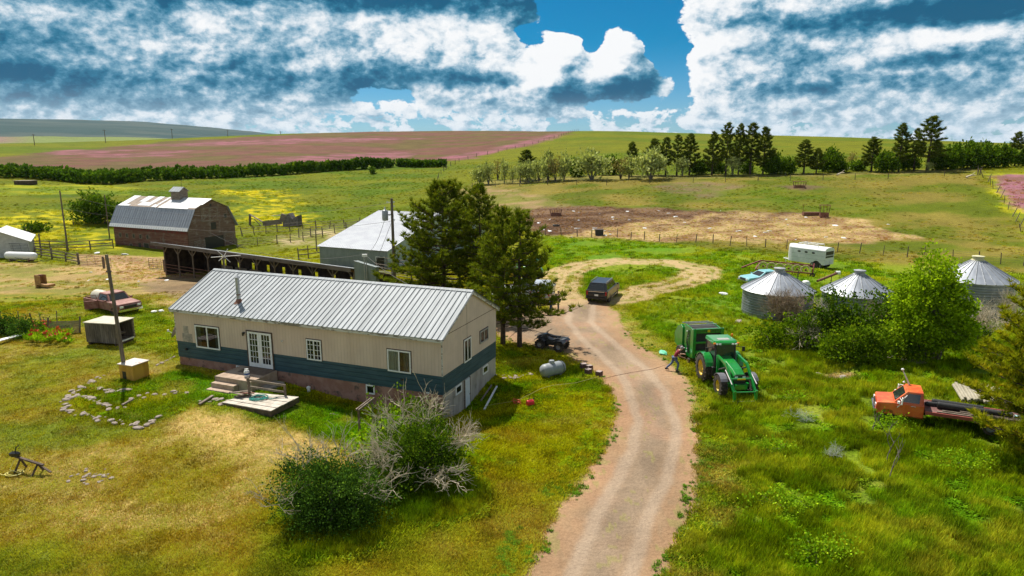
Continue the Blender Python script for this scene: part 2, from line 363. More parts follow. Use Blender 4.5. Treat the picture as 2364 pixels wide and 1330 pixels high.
# (polygon, softness m, edge noise m, colour a, colour b, mottling m, weight, grass 0..1, height m)
ZN=[]
def zone(px,soft,nz,ca,cb,mot,w,gr,h,rmax=9000): 
    P=GP(px,rmax); a=np.array(P); pad=soft+nz+3
    ZN.append((P,soft,nz,np.array(ca),np.array(cb),mot,w,gr,h,(a[:,0].min()-pad,a[:,0].max()+pad,a[:,1].min()-pad,a[:,1].max()+pad)))
HG=(.135,.20,.010)
# far: hill grass, purple and brown field, pasture
zone([(-300,600),(-100,570),(260,555),(700,510),(1000,440),(1060,372),(560,392),(300,420),(-300,420)],6,6,(.072,.118,.002),(.125,.140,.004),12,1,.8,.15)
zone([(-300,374),(0,362),(160,348),(400,326),(640,313),(900,303),(1346,300),(1300,314),(1200,338),(1060,369),(900,371),(560,387),(300,394),(0,384),(-300,384)],4,9,(.150,.070,.050),(.115,.085,.030),18,1,.3,.1,560)
for z in ([(1000,364),(1100,350),(1200,330),(1330,303),(1344,302),(1290,315),(1210,336),(1080,367)],[(600,375),(700,362),(850,352),(960,352),(900,366),(700,380)],[(90,354),(160,346),(300,346),(240,353),(100,360)],[(190,360),(290,354),(420,350),(400,360),(220,364)],[(300,336),(480,328),(800,318),(1000,318),(800,328),(480,338)]):
    zone(z,4,9,(.28,.105,.135),(.16,.08,.065),6,.8,.3,.1,560)
zone([(-300,540),(0,500),(160,490),(262,500),(262,575),(100,570),(-100,590)],5,6,(.50,.42,.006),(.12,.15,.005),2.2,.8,.7,.3)
zone([(515,440),(640,438),(700,450),(690,468),(560,470)],3,5,(.58,.46,.004),(.12,.16,.005),1.8,.8,.7,.3)
zone([(530,478),(640,470),(730,500),(700,522),(560,512)],3,5,(.58,.46,.004),(.12,.16,.005),1.8,.8,.7,.3)
zone([(0,425),(300,428),(300,445),(0,450)],3,5,(.35,.34,.01),(.14,.2,.01),5,.6,.7,.3)
zone([(1000,445),(1110,425),(1400,413),(1800,405),(2250,398),(2320,470),(2440,600),(2440,640),(1260,548),(1150,500),(1050,475)],3,3,(.090,.115,.006),(.19,.155,.028),8,1,.6,.08)
zone([(1420,440),(1700,425),(1880,425),(2100,470),(2040,500),(1700,480)],4,5,(.068,.115,.003),(.12,.135,.010),4,.8,.7,.12)
zone([(1095,418),(1800,402),(2250,388),(2250,398),(1800,408),(1400,416),(1100,428)],1.5,2,(.24,.20,.05),(.10,.10,.02),3,.9,.4,.1)
zone([(1050,440),(1130,430),(1220,450),(1320,478),(1200,498),(1120,475)],3,3,(.30,.20,.10),(.16,.16,.03),4,.85,.25,.05)
zone([(1640,420),(1720,428),(1660,450),(1610,460),(1500,430),(1560,420)],2,2,(.20,.13,.08),(.13,.13,.03),3,.7,.3,.05)
zone([(1190,492),(1260,478),(1420,478),(1560,484),(1700,488),(1860,495),(1770,512),(1640,515),(1480,552),(1260,545),(1210,520)],1.2,2.2,(.095,.052,.030),(.17,.105,.062),3,1,.0,.0)
zone([(1290,546),(1380,530),(1460,512),(1600,505),(1640,490),(1900,498),(2010,512),(2118,549),(2000,561),(1700,557),(1480,555)],1.,2.2,(.43,.30,.135),(.24,.145,.07),2.6,1,.0,.0)
zone([(1480,508),(1700,490),(1860,498),(1800,512),(1700,515),(1500,530)],2,3,(.14,.085,.05),(.36,.25,.12),2.2,.8,0,0)
zone([(1790,430),(1850,426),(1905,432),(1850,440)],1.5,1,(.15,.09,.055),(.12,.08,.05),2,.9,.1,.0)
zone([(2282,402),(2400,396),(2500,560),(2400,560),(2350,505),(2300,450)],1.5,2,(.36,.33,.01),(.13,.18,.01),2,1,.7,.3)
zone([(2298,408),(2400,400),(2500,540),(2372,492),(2318,450)],1,2,(.28,.12,.15),(.20,.10,.08),3,1,.5,.3)
# yard band below the front wire fence
zone([(1240,545),(1480,558),(1820,592),(2440,640),(2600,760),(1700,800),(1560,800),(1500,780),(1440,740),(1420,690),(1300,680),(1240,620)],2,1,(.105,.19,.008),(.17,.215,.012),5,1,.9,.3)
zone([(1255,550),(1480,562),(1600,575),(1500,600),(1280,600)],2,1,(.09,.19,.006),(.13,.215,.008),3,.8,.9,.3)
# the near lawn
zone([(-400,650),(180,640),(330,700),(420,820),(640,910),(830,1010),(1000,1100),(1240,1080),(1330,1060),(1300,1160),(1215,1330),(1100,1700),(-1500,1700)],2,1.5,OLV,(.135,.165,.016),3.5,1,.8,.05)
zone([(-100,840),(120,800),(240,860),(100,960),(-100,960)],2,2,(.12,.16,.012),OLV,3,.6,.9,.06)
zone([(250,1010),(430,950),(560,975),(700,1000),(800,1030),(770,1100),(640,1170),(560,1250),(400,1340),(250,1300),(160,1150)],2,2.5,TAN,OLV,2.2,.72,.6,.04)
zone([(390,945),(470,935),(600,960),(790,1020),(800,1060),(640,1070),(520,1040),(400,1010)],1.2,1.4,(.54,.36,.13),TAN,1.4,.85,.3,.02)
zone([(-200,1060),(120,1030),(200,1120),(120,1200),(-200,1230)],2,2,(.31,.235,.07),OLV,2,.7,.6,.04)
zone([(300,820),(380,800),(415,850),(395,900),(330,890)],1,1,(.36,.26,.08),OLV,1.5,.7,.5,.04)
zone([(820,1210),(1000,1150),(1150,1230),(1100,1340),(800,1340)],2,2,(.21,.19,.025),(.115,.17,.012),2,.7,.9,.06)
zone([(150,940),(190,885),(290,862),(420,872),(480,925),(380,968),(250,978),(170,962)],.6,.7,LUSH,MID,1.6,.95,1,.14)
zone([(400,848),(640,905),(860,960),(920,1010),(860,1040),(810,1030),(700,1000),(600,968),(500,945),(420,915),(330,880)],.7,.8,(.055,.14,.004),(.09,.17,.006),2,1,1,.14)
zone([(1060,960),(1100,800),(1150,795),(1242,805),(1310,822),(1370,866),(1404,908),(1412,985),(1375,1040),(1320,1100),(1240,1120),(1100,1080),(900,1130),(880,1060)],.6,.6,LUSH,YG,2.2,1,1,.16)
zone([(1130,1010),(1330,960),(1405,960),(1380,1050),(1290,1160),(1120,1220),(1060,1120)],1.5,1.5,YG,OLV,1.8,.75,.9,.08)
zone([(700,1130),(1000,1100),(1180,1120),(1120,1200),(900,1260),(700,1290),(640,1200)],1.5,1.5,(.13,.14,.02),LUSH,2,.6,1,.14)
zone([(650,1210),(700,1130),(860,1070),(960,1010),(1080,1010),(1110,1090),(1090,1180),(960,1225),(880,1265),(700,1285)],.8,.9,(.05,.10,.004),(.12,.155,.006),1.2,.95,1,.36)
# barnyard
zone([(-300,600),(180,612),(480,640),(560,640),(520,720),(400,740),(330,700),(180,680),(-300,680)],1.5,2,(.36,.25,.10),(.20,.185,.04),3,.95,.5,.05)
zone([(170,585),(270,588),(440,598),(460,640),(330,655),(180,612)],1,1.5,(.42,.27,.14),(.30,.19,.10),3,1,.05,0)
zone([(320,655),(420,640),(560,650),(560,700),(440,690),(340,672)],1,1,(.17,.115,.07),(.26,.18,.10),2,.9,.15,0)  # brown dirt before the cattle shed, its shadow darkened into the tone
zone([(420,730),(330,700),(210,690),(190,740),(300,800),(400,820)],1.2,1.5,(.10,.175,.008),(.15,.20,.012),2,.8,1,.25)
zone([(-200,690),(190,680),(180,790),(0,800),(-200,800)],1.5,2,(.12,.175,.010),OLV,3,.75,1,.15)
zone([(640,548),(760,528),(900,540),(760,560),(640,575)],2,2,(.42,.33,.18),(.2,.2,.04),3,.85,.3,.05)
# tall grass on the right
zone([(1640,800),(1720,760),(2600,740),(3000,1600),(1560,1600),(1570,1300),(1625,1150),(1645,1000),(1600,880)],1.5,1.2,LUSH,(.155,.205,.012),2.6,1,1,.42)
zone([(1600,1010),(1700,1000),(1720,1100),(1690,1200),(1640,1340),(1570,1345),(1610,1200)],.7,.9,(.10,.15,.012),(.25,.20,.06),1.1,.9,.7,.08)
zone([(1425,700),(1500,770),(1580,850),(1640,960),(1600,960),(1560,860),(1500,820),(1440,770)],.8,.8,(.30,.25,.06),(.14,.19,.012),1.2,.9,.6,.06)
zone([(1780,880),(2000,900),(2020,980),(1900,1080),(1700,1060)],2,1.5,(.115,.175,.008),(.19,.215,.02),1.6,.7,1,.42)
zone([(1950,1100),(2364,1150),(2400,1340),(2000,1340)],2,2,(.07,.15,.006),(.19,.20,.025),1.5,.7,1,.42)
zone([(1900,865),(1965,860),(1975,876),(1910,880)],.2,.2,(.42,.27,.13),SOIL,.5,.9,.1,0)
def ground(x,y):
    x=np.asarray(x,float);y=np.asarray(y,float); r=np.hypot(x,y); n=x.size
    mt=sst(.3,.7,fbm(x/5,y/5,4,11))[:,None]
    c=np.array(MID)*(1-mt)+np.array(YG)*mt
    far=sst(95,130,r)[:,None]; mf=sst(.35,.65,fbm(x/45,y/22,4,2))[:,None]
    c=c*(1-far)+far*(np.array((.090,.125,.002))*(1-mf)+np.array((.130,.140,.003))*mf)
    g=np.ones(n)*.9; h=np.ones(n)*.12
    for P,soft,nz,ca,cb,mot,w,gr,hh,bb in ZN:
        k=np.nonzero((x>bb[0])&(x<bb[1])&(y>bb[2])&(y<bb[3]))[0]
        if not len(k): continue
        xx,yy=x[k],y[k]
        d=sdf(P,xx,yy)+(fbm(xx/(nz*1.2+.3),yy/(nz*1.2+.3),5,int(mot*10)+3)-.5)*2.4*nz
        a=w*sst(soft,-soft,d); m=sst(.34,.66,fbm(xx/mot,yy/(mot*.7),5,int(soft*10)+40))[:,None]
        c[k]=c[k]*(1-a[:,None])+a[:,None]*(ca*(1-m)+cb*m); g[k]=g[k]*(1-a)+a*gr; h[k]=h[k]*(1-a)+a*hh
    # scattered dry grass in the near ground
    t=sst(.56,.72,fbm(x/2.3,y/1.6,5,91))*sst(90,60,r)*.45*(g>.4)*(h<.2); c=c*(1-t[:,None])+t[:,None]*np.array((.28,.22,.06))
    # road and turning loop
    k=np.nonzero(r<110)[0]; xx,yy=x[k],y[k]
    d=sdf(ROADP,xx,yy)+(fbm(xx/.5,yy/.5,5,21)-.5)*.8+(fbm(xx/2.5,yy/2.5,3,22)-.5)*.4
    a=sst(.22,-.22,d)[:,None]; mid=sst(-.3,-2.2,d)[:,None]; nn=fbm(xx/1.6,yy/3.,5,31)[:,None]
    rc=np.array((.37,.235,.130))*(1-mid)+np.array((.300,.218,.145))*mid; rc=rc*(.60+.56*nn)
    red=sst(.52,.75,fbm(xx/3.,yy/3.,4,61))[:,None]; rc=rc*(1-.3*red)+.3*red*np.array((.47,.25,.15))
    dc=ldist(ROADC,xx,yy)+(fbm(xx/2.,yy/2.,3,23)-.5)*.35; tk=(sst(.42,.12,np.abs(dc-.95))*.8)[:,None]; rc=rc*(1-tk)+tk*np.array((.36,.27,.19))*(.85+.3*nn)
    ed=(sst(.1,.4,np.abs(dc-1.9))*0+sst(.75,.35,np.abs(dc-1.75)))[:,None]*.35*(fbm(xx/.4,yy/.8,3,24)[:,None]>.45); rc=rc*(1-ed)+ed*np.array((.34,.20,.11))
    sg=((fbm(xx/.35,yy/.35,4,25)>.66)&(np.abs(dc)<.45)|((fbm(xx/.5,yy/.5,4,26)>.60)&(d>-.7)))[:,None]*.55; rc=rc*(1-sg)+sg*np.array((.26,.23,.08))
    c[k]=c[k]*(1-a)+a*rc; g[k]*=1-a[:,0]; h[k]*=1-a[:,0]
    dl=ldist(LOOPL,xx,yy); sp=(fbm(xx/1.5,yy/1.5,5,71)-.5)*1.6
    a=(sst(2.7,1.6,dl+sp*.8)*.95)[:,None]*(1-.55*sst(.6,.2,np.abs(np.abs(dl)-1.0))[:,None]*(vnoise(xx/.8,yy/.8,4)[:,None]>.5))
    c[k]=c[k]*(1-a)+a*np.array((.42,.30,.15)); g[k]*=1-.8*a[:,0]; h[k]*=1-.9*a[:,0]
    # far country: pale green and purple strips, blue green mountains with haze tint mixed into their colour
    f=sst(900,1300,r)[:,None]; c=c*(1-f)+f*np.array((.16,.20,.06))
    az=np.arctan2(x,y); pk=(sst(-.60,-.66,az)*sst(1200,1400,r)*sst(1800,1650,r)*.8)[:,None]; c=c*(1-pk)+pk*np.array((.24,.12,.14))
    f=sst(1900,2600,r)[:,None]; mm=sst(.4,.62,fbm(x/420,y/300,6,15))[:,None]; c=c*(1-f)+f*(np.array((.030,.062,.060))*(1-mm)+np.array((.060,.085,.075))*mm); g=np.where(r>1900,.0,g)
    return c,np.clip(g,0,1),np.clip(h,0,1)
def mk_ground():
    rr=[0.]; v=2.
    while v<7: rr.append(v); v+=1.
    v=8.
    while v<9500: rr.append(v); v*=(1.0075 if v<700 else 1.013)
    rr=np.array(rr[1:]); fine=np.arange(-46,46.01,.125); co=np.arange(49,312,3.); az=np.radians(np.concatenate([fine,co])); nA=len(az)
    RR,AA=np.meshgrid(rr,az,indexing='ij'); x=(RR*np.sin(AA)).ravel(); y=(RR*np.cos(AA)).ravel(); z=terr(x,y)
    c,g,h=ground(x,y)
    # crop and weed height shows in the ground's own surface
    rel=h*(fbm(x/.5,y/.5,3,77)-.35)*.5*sst(130,90,np.hypot(x,y)); z=z+rel
    nR=len(rr); i,j=np.meshgrid(np.arange(nR-1),np.arange(nA),indexing='ij'); j2=(j+1)%nA
    Fq=np.stack([i*nA+j,i*nA+j2,(i+1)*nA+j2,(i+1)*nA+j],-1).reshape(-1,4)[:,::-1]
    me=fast('ground',np.stack([x,y,z],1),Fq)
    at=me.color_attributes.new('tone','FLOAT_COLOR','POINT'); at.data.foreach_set('color',np.concatenate([c,g[:,None]],1).astype(np.float32).ravel())
    m=bpy.data.materials.new('ground_cover'); m.use_nodes=True; G=NG(m.node_tree); b=G.n['Principled BSDF']
    A=G.new('ShaderNodeVertexColor',layer_name='tone'); P=G.new('ShaderNodeNewGeometry').outputs['Position']
    n1=G.noise(P,7.,5,.75); n2=G.noise(P,1.3,5,.65); n3=G.noise(P,.11,5,.65); n0=G.noise(P,38.,3,.7)
    gr=A.outputs['Alpha']
    k=G.m('ADD',G.m('MULTIPLY',G.m('SUBTRACT',n1,.5),G.m('MULTIPLY_ADD',gr,2.6,.9)),G.m('MULTIPLY',G.m('SUBTRACT',n2,.5),G.m('MULTIPLY_ADD',gr,.9,.25)))
    k=G.m('ADD',k,G.m('ADD',G.m('MULTIPLY',G.m('SUBTRACT',n3,.5),.9),G.m('MULTIPLY',G.m('SUBTRACT',n0,.5),G.m('MULTIPLY_ADD',gr,.2,1.)))); k=G.m('MAXIMUM',G.m('ADD',k,.98),.15)
    col=G.mix(1.,A.outputs['Color'],G.xyz(k,k,k),'MULTIPLY')
    # dry blades between green ones
    dry=G.m('MULTIPLY',G.ramp(G.noise(P,5.,5,.75),.56,.68),G.m('MULTIPLY',gr,.5)); col=G.mix(dry,col,G.mix(1.,col,(2.0,1.35,1.6),'MULTIPLY'))
    G.l.new(col,b.inputs['Base Color']); b.inputs['Roughness'].default_value=.95; b.inputs['Specular IOR Level'].default_value=.08
    bn=G.new('ShaderNodeBump'); bn.inputs['Strength'].default_value=1.; bn.inputs['Distance'].default_value=.05
    G.l.new(G.m('ADD',n1,G.m('MULTIPLY',n2,2.5)),bn.inputs['Height']); G.l.new(bn.outputs[0],b.inputs['Normal'])
    o=link('ground',me,m,smooth=True); tag(o,kind='structure'); return o
mk_ground()

# ---------------- instanced ground cover (uncountable) ----------------
PROTO=bpy.data.collections.new('prototypes')
def tint_mat(name,rough=.8,trans=.25):
    m=bpy.data.materials.new(name); m.use_nodes=True; G=NG(m.node_tree); G.n.clear()
    A=G.new('ShaderNodeAttribute',attribute_type='INSTANCER',attribute_name='tcol')
    d=G.new('ShaderNodeBsdfDiffuse'); t=G.new('ShaderNodeBsdfTranslucent'); ms=G.new('ShaderNodeMixShader'); o=G.new('ShaderNodeOutputMaterial')
    G.l.new(A.outputs['Color'],d.inputs[0]); G.l.new(A.outputs['Color'],t.inputs[0]); ms.inputs[0].default_value=trans
    G.l.new(d.outputs[0],ms.inputs[1]); G.l.new(t.outputs[0],ms.inputs[2]); G.l.new(ms.outputs[0],o.inputs[0]); return m
MTINT=tint_mat('grass_blades')
def tuft(name,n,rad,h,w,lean,seed,leafy=False):
    q=np.random.RandomState(seed);V=[];Fc=[]
    for i in range(n):
        a=q.uniform(0,6.283);r=rad*math.sqrt(q.uniform());b=q.uniform(0,6.283);hh=h*q.uniform(.5,1.1);le=lean*hh*q.uniform(.2,1)
        p=np.array((r*math.cos(a),r*math.sin(a),-.03));d=np.array((math.cos(b),math.sin(b),0));s=np.array((-d[1],d[0],0))*w*q.uniform(.6,1.2)
        m=p+d*le*.35+np.array((0,0,hh*.6));t=p+d*le+np.array((0,0,hh*(1 if not leafy else .7)))
        k=len(V);V+=[p-s/2,p+s/2,m+s*.45,m-s*.45,t];Fc+=[(k,k+1,k+2),(k,k+2,k+3),(k+3,k+2,k+4)]
    me=fast(name,V,Fc);me.materials.append(MTINT); o=bpy.data.objects.new(name,me); PROTO.objects.link(o); return o
def scatter(name,pts,rot,scl,col,protos,label=None):
    coln=bpy.data.collections.new(name+'_protos')
    for p in protos: coln.objects.link(p)
    me=bpy.data.meshes.new(name); me.vertices.add(len(pts)); me.vertices.foreach_set('co',np.asarray(pts,np.float32).ravel())
    for nm,ty,ar in (('rot','FLOAT',rot),('scl','FLOAT',scl)):
        a=me.attributes.new(nm,ty,'POINT'); a.data.foreach_set('value',np.asarray(ar,np.float32))
    a=me.attributes.new('tcol','FLOAT_COLOR','POINT'); a.data.foreach_set('color',np.concatenate([col,np.ones((len(col),1))],1).astype(np.float32).ravel())
    me.update(); o=link(name,me); tag(o,label,kind='stuff'); 
    t=bpy.data.node_groups.new(name,'GeometryNodeTree'); t.interface.new_socket('Geometry',in_out='INPUT',socket_type='NodeSocketGeometry'); t.interface.new_socket('Geometry',in_out='OUTPUT',socket_type='NodeSocketGeometry')
    n=t.nodes; gi=n.new('NodeGroupInput');go=n.new('NodeGroupOutput');ip=n.new('GeometryNodeInstanceOnPoints');ci=n.new('GeometryNodeCollectionInfo')
    ci.inputs['Collection'].default_value=coln; ci.inputs['Separate Children'].default_value=True; ci.inputs['Reset Children'].default_value=True
    ip.inputs['Pick Instance'].default_value=True
    def at(nm):
        q=n.new('GeometryNodeInputNamedAttribute');q.data_type='FLOAT';q.inputs['Name'].default_value=nm;return q.outputs['Attribute']
    cx=n.new('ShaderNodeCombineXYZ');t.links.new(at('rot'),cx.inputs[2]); cs=n.new('ShaderNodeCombineXYZ'); s_=at('scl')
    for i in range(3): t.links.new(s_,cs.inputs[i])
    t.links.new(gi.outputs[0],ip.inputs['Points']);t.links.new(ci.outputs[0],ip.inputs['Instance'])
    t.links.new(cx.outputs[0],ip.inputs['Rotation'] if ip.inputs['Rotation'].type!='ROTATION' else ip.inputs['Rotation']);t.links.new(cs.outputs[0],ip.inputs['Scale'])
    t.links.new(ip.outputs[0],go.inputs[0]); md=o.modifiers.new('scatter','NODES'); md.node_group=t; return o
KEEP=[]   # (x,y,yaw,hx,hy) boxes grass keeps out of
def mk_grass():
    P1=[tuft('short_tuft',16,.16,.09,.016,.9,i) for i in range(4)]
    P2=[tuft('tall_tuft',22,.20,.42,.018,.55,10+i) for i in range(4)]
    P3=[tuft('leafy_weed',26,.20,.26,.060,1.3,20+i,True) for i in range(3)]
    P4=[tuft('coarse_clump',22,.45,.30,.055,.8,30+i) for i in range(3)]
    def pts(n,r0,r1,pw,s):
        q=np.random.RandomState(s); u=q.uniform(size=n); r=(r0**(1-pw)+u*(r1**(1-pw)-r0**(1-pw)))**(1/(1-pw)); a=q.uniform(-R(43),R(43),n)
        x,y=r*np.sin(a),r*np.cos(a); c,g,h=ground(x,y); k=np.ones(n,bool)
        for bx,by,yw,hx,hy in KEEP:
            dx,dy=x-bx,y-by; k&=~((np.abs(dx*math.cos(yw)+dy*math.sin(yw))<hx)&(np.abs(-dx*math.sin(yw)+dy*math.cos(yw))<hy))
        j=q.uniform(.35,2.0,n)[:,None]*np.stack([q.uniform(.85,1.25,n),np.ones(n),q.uniform(.7,1.3,n)],1)
        return q,x[k],y[k],np.minimum(c*j*np.array((2.0,1.85,.8))*(.30+1.4*fbm(x/.9,y/.9,4,88))[:,None],.6)[k],g[k],h[k]
    q,x,y,c,g,h=pts(330000,17,72,1.25,1); k=(q.uniform(size=len(x))<g*1.1)&(h<.30)
    x,y,c,h=x[k],y[k],c[k],h[k]; n=len(x); scatter('short_grass',np.stack([x,y,terr(x,y)],1),q.uniform(0,6.28,n),q.uniform(.7,1.9,n)*(.6+h*4.5),c,P1)
    q,x,y,c,g,h=pts(210000,17,75,1.3,2); k=(h>.24)&(q.uniform(size=len(x))<g)&(fbm(x/1.4,y/1.4,4,55)>.36)
    x,y,c,h=x[k],y[k],c[k],h[k]; n=len(x); scatter('tall_grass',np.stack([x,y,terr(x,y)],1),q.uniform(0,6.28,n),q.uniform(.5,1.15,n)*(.35+h*1.55),c,P2)
    q,x,y,c,g,h=pts(90000,17,85,1.3,3); k=(fbm(x/1.3,y/1.3,4,66)+h*.35+q.uniform(-.08,.08,len(x))>.66)&(g>.55)&(h>.1); c=c*np.array((.55,.78,.9))
    x,y,c,h=x[k],y[k],c[k],h[k]; n=len(x); scatter('leafy_weeds',np.stack([x,y,terr(x,y)],1),q.uniform(0,6.28,n),q.uniform(.4,1.2,n)*(.45+h*1.4),c,P3)
    q,x,y,c,g,h=pts(110000,60,260,1.2,4); k=(q.uniform(size=len(x))<g*.8)&(fbm(x/6,y/6,4,12)>.42)
    x,y,c,h=x[k],y[k],c[k],h[k]; n=len(x); scatter('pasture_clumps',np.stack([x,y,terr(x,y)],1),q.uniform(0,6.28,n),q.uniform(.4,1.1,n)*(.5+h*2),c,P4)
    # weeds on the road verge
    q,x,y,c,g,h=pts(60000,18,50,1.2,5); d=sdf(ROADP,x,y); k=(d>-.45)&(d<1.2)&(q.uniform(size=len(x))<.5)&(fbm(x/.7,y/.7,4,5)+q.uniform(-.1,.1,len(x))>.56)
    x,y=x[k],y[k]; n=len(x); c=np.array((.10,.20,.012))*q.uniform(.6,1.7,(n,1)); scatter('verge_weeds',np.stack([x,y,terr(x,y)],1),q.uniform(0,6.28,n),q.uniform(.2,.6,n),c,P3)
    # straw and dung litter on the feeding ground
    q,x,y,c,g,h=pts(60000,85,150,1.1,6); k=(g<.12); x,y,c=x[k],y[k],c[k]; n=len(x); scatter('straw_litter',np.stack([x,y,terr(x,y)],1),q.uniform(0,6.28,n),q.uniform(.15,.5,n),c*1.1,P4)
# ---------------- house ----------------
def wmat():
    M=W_
    M['beige']=groove(mat('beige_siding',(.57,.435,.34),(.64,.50,.395),1.2,.8,bump=.001,st=(1,1,.3),c3=(.40,.33,.26),s3=1.1,t3=(.68,.9)),0,.205,.016,.008,.84)
    M['beigey']=groove(mat('beige_siding_end',(.57,.45,.37),(.63,.50,.41),1.2,.8,bump=.001,c3=(.42,.35,.28),s3=1.1,t3=(.7,.9)),1,.305,.016,.008,.86)
    M['blue']=groove(mat('blue_lap_siding',(.020,.060,.080),(.034,.085,.108),2.2,.6,bump=.002,st=(.4,.4,1.5),c3=(.11,.17,.19),s3=3.5,t3=(.66,.8)),2,.25,.02,.02,.55)
    M['found']=mat('painted_foundation',(.27,.13,.09),(.36,.20,.15),1.6,.9,bump=.006,c3=(.10,.07,.055),s3=1.4,t3=(.55,.68))
    M['foundg']=groove(mat('bare_basement_wall',(.30,.27,.235),(.43,.39,.34),1.8,.9,bump=.005,st=(1,1,.35),c3=(.16,.14,.12),s3=1.2,t3=(.6,.75)),1,.6,.03,.01,.7)
    M['peel']=mat('peeling_white_wood',(.55,.53,.48),(.22,.19,.15),3.5,.9,bump=.006,lo=.5,hi=.56,st=(.5,1,2))
    M['curtw']=mat('pale_curtain',(.42,.50,.44),(.50,.57,.50),3,.9)
    M['curtg']=mat('grey_curtain',(.12,.14,.13),(.20,.22,.20),3,.9)
    m=bpy.data.materials.new('clear_pane'); m.use_nodes=True; G=NG(m.node_tree); G.n.clear(); a=G.new('ShaderNodeBsdfTransparent'); b=G.new('ShaderNodeBsdfGlossy'); b.inputs['Roughness'].default_value=.03
    a.inputs[0].default_value=(.55,.6,.6,1); f=G.new('ShaderNodeFresnel'); f.inputs[0].default_value=1.6; x=G.new('ShaderNodeMixShader'); o=G.new('ShaderNodeOutputMaterial')
    G.l.new(G.m('MULTIPLY_ADD',f.outputs[0],.6,.02),x.inputs[0]); G.l.new(a.outputs[0],x.inputs[1]); G.l.new(b.outputs[0],x.inputs[2]); G.l.new(x.outputs[0],o.inputs[0]); M['pane']=m
wmat()
def bxf(mb,f,a0,a1,o0,o1,z0,z1):
    "box given in wall coordinates (along, outward, up)"
    vs=[f(a,o,z) for a in (a0,a1) for o in (o0,o1) for z in (z0,z1)]
    return mb.add(vs,[(0,1,3,2),(4,6,7,5),(0,4,5,1),(2,3,7,6),(0,2,6,4),(1,5,7,3)])
def window(parent,f,a0,a1,z0,z1,cols=2,rows=1,fw=.07,curt=None,name='window',frame='white',label=None,dark='woodd',gap=None):
    fr=MB(); t=.05
    bxf(fr,f,a0,a1,0,t,z0,z0+fw);bxf(fr,f,a0,a1,0,t,z1-fw,z1);bxf(fr,f,a0,a0+fw,0,t,z0+fw,z1-fw);bxf(fr,f,a1-fw,a1,0,t,z0+fw,z1-fw)
    for i in range(1,cols):
        x=a0+(a1-a0)*i/cols; w=fw*.5 if (i*2==cols or cols<4) else .012
        bxf(fr,f,x-w,x+w,.002,t-.006,z0+fw,z1-fw)
    for i in range(1,rows):
        z=z0+(z1-z0)*i/rows; bxf(fr,f,a0+fw,a1-fw,.003,t-.012,z-.012,z+.012)
    o=fr.build(name,W_[frame],parent)
    if label: o['label']=label
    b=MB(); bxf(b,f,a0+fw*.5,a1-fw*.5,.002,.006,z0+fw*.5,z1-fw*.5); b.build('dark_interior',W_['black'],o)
    if curt:
        for (c0,c1,key) in curt:
            c=MB(); n=int((c1-c0)/.035)+2; pr=[(c0+(c1-c0)*i/n,.012+.008*math.sin(i*1.7)) for i in range(n+1)]
            for i in range(n): c.quad(f(pr[i][0],pr[i][1],z0+fw),f(pr[i+1][0],pr[i+1][1],z0+fw),f(pr[i+1][0],pr[i+1][1],z1-fw),f(pr[i][0],pr[i][1],z1-fw))
            c.build('curtain',W_[key],o)
    p=MB(); e=fw*.6; p.quad(f(a0+e,.026,z0+e),f(a1-e,.026,z0+e),f(a1-e,.026,z1-e),f(a0+e,.026,z1-e)); q=(f(0,1,0)-f(0,0,0)); vv=[Vector(x) for x in p.v]
    if (vv[1]-vv[0]).cross(vv[2]-vv[1]).dot(q)<0: p.v.reverse()
    pm=bpy.data.meshes.new('pane'); pm.from_pydata(p.v,[],p.f); link('pane',pm,W_['pane'],o)
    if dark:
        d=MB(); e=.045; bxf(d,f,a0-e,a1+e,0,.018,z1,z1+e); bxf(d,f,a0-e,a0,0,.018,z0,z1); bxf(d,f,a1,a1+e,0,.018,z0,z1); d.build('trim',W_[dark],o)
    return o
HYAW=-.375; HFR=(-3.57,32.6); HL,HW=18.15,7.05
def ribbed(mb,P0,P1,P2,P3,n,rh=.03,rw=.05,th=.04):
    "sheet from eave P0-P1 to ridge P3-P2 with n raised ribs running up the slope"
    P0,P1,P2,P3=[Vector(p) for p in (P0,P1,P2,P3)]; nn=(P1-P0).cross(P3-P0).normalized(); 
    if nn.z<0: nn=-nn
    mb.loft([[P0,P1,P2,P3],[p-nn*th for p in (P0,P1,P2,P3)]])
    for i in range(n+1):
        t=i/n; a=P0.lerp(P1,t);b=P3.lerp(P2,t); d=(P1-P0).normalized()*rw
        mb.add([a-d*.5,a+d*.5,a+nn*rh+d*.25,a+nn*rh-d*.25,b-d*.5,b+d*.5,b+nn*rh+d*.25,b+nn*rh-d*.25],[(0,1,2,3),(7,6,5,4),(1,5,6,2),(0,3,7,4),(3,2,6,7)])
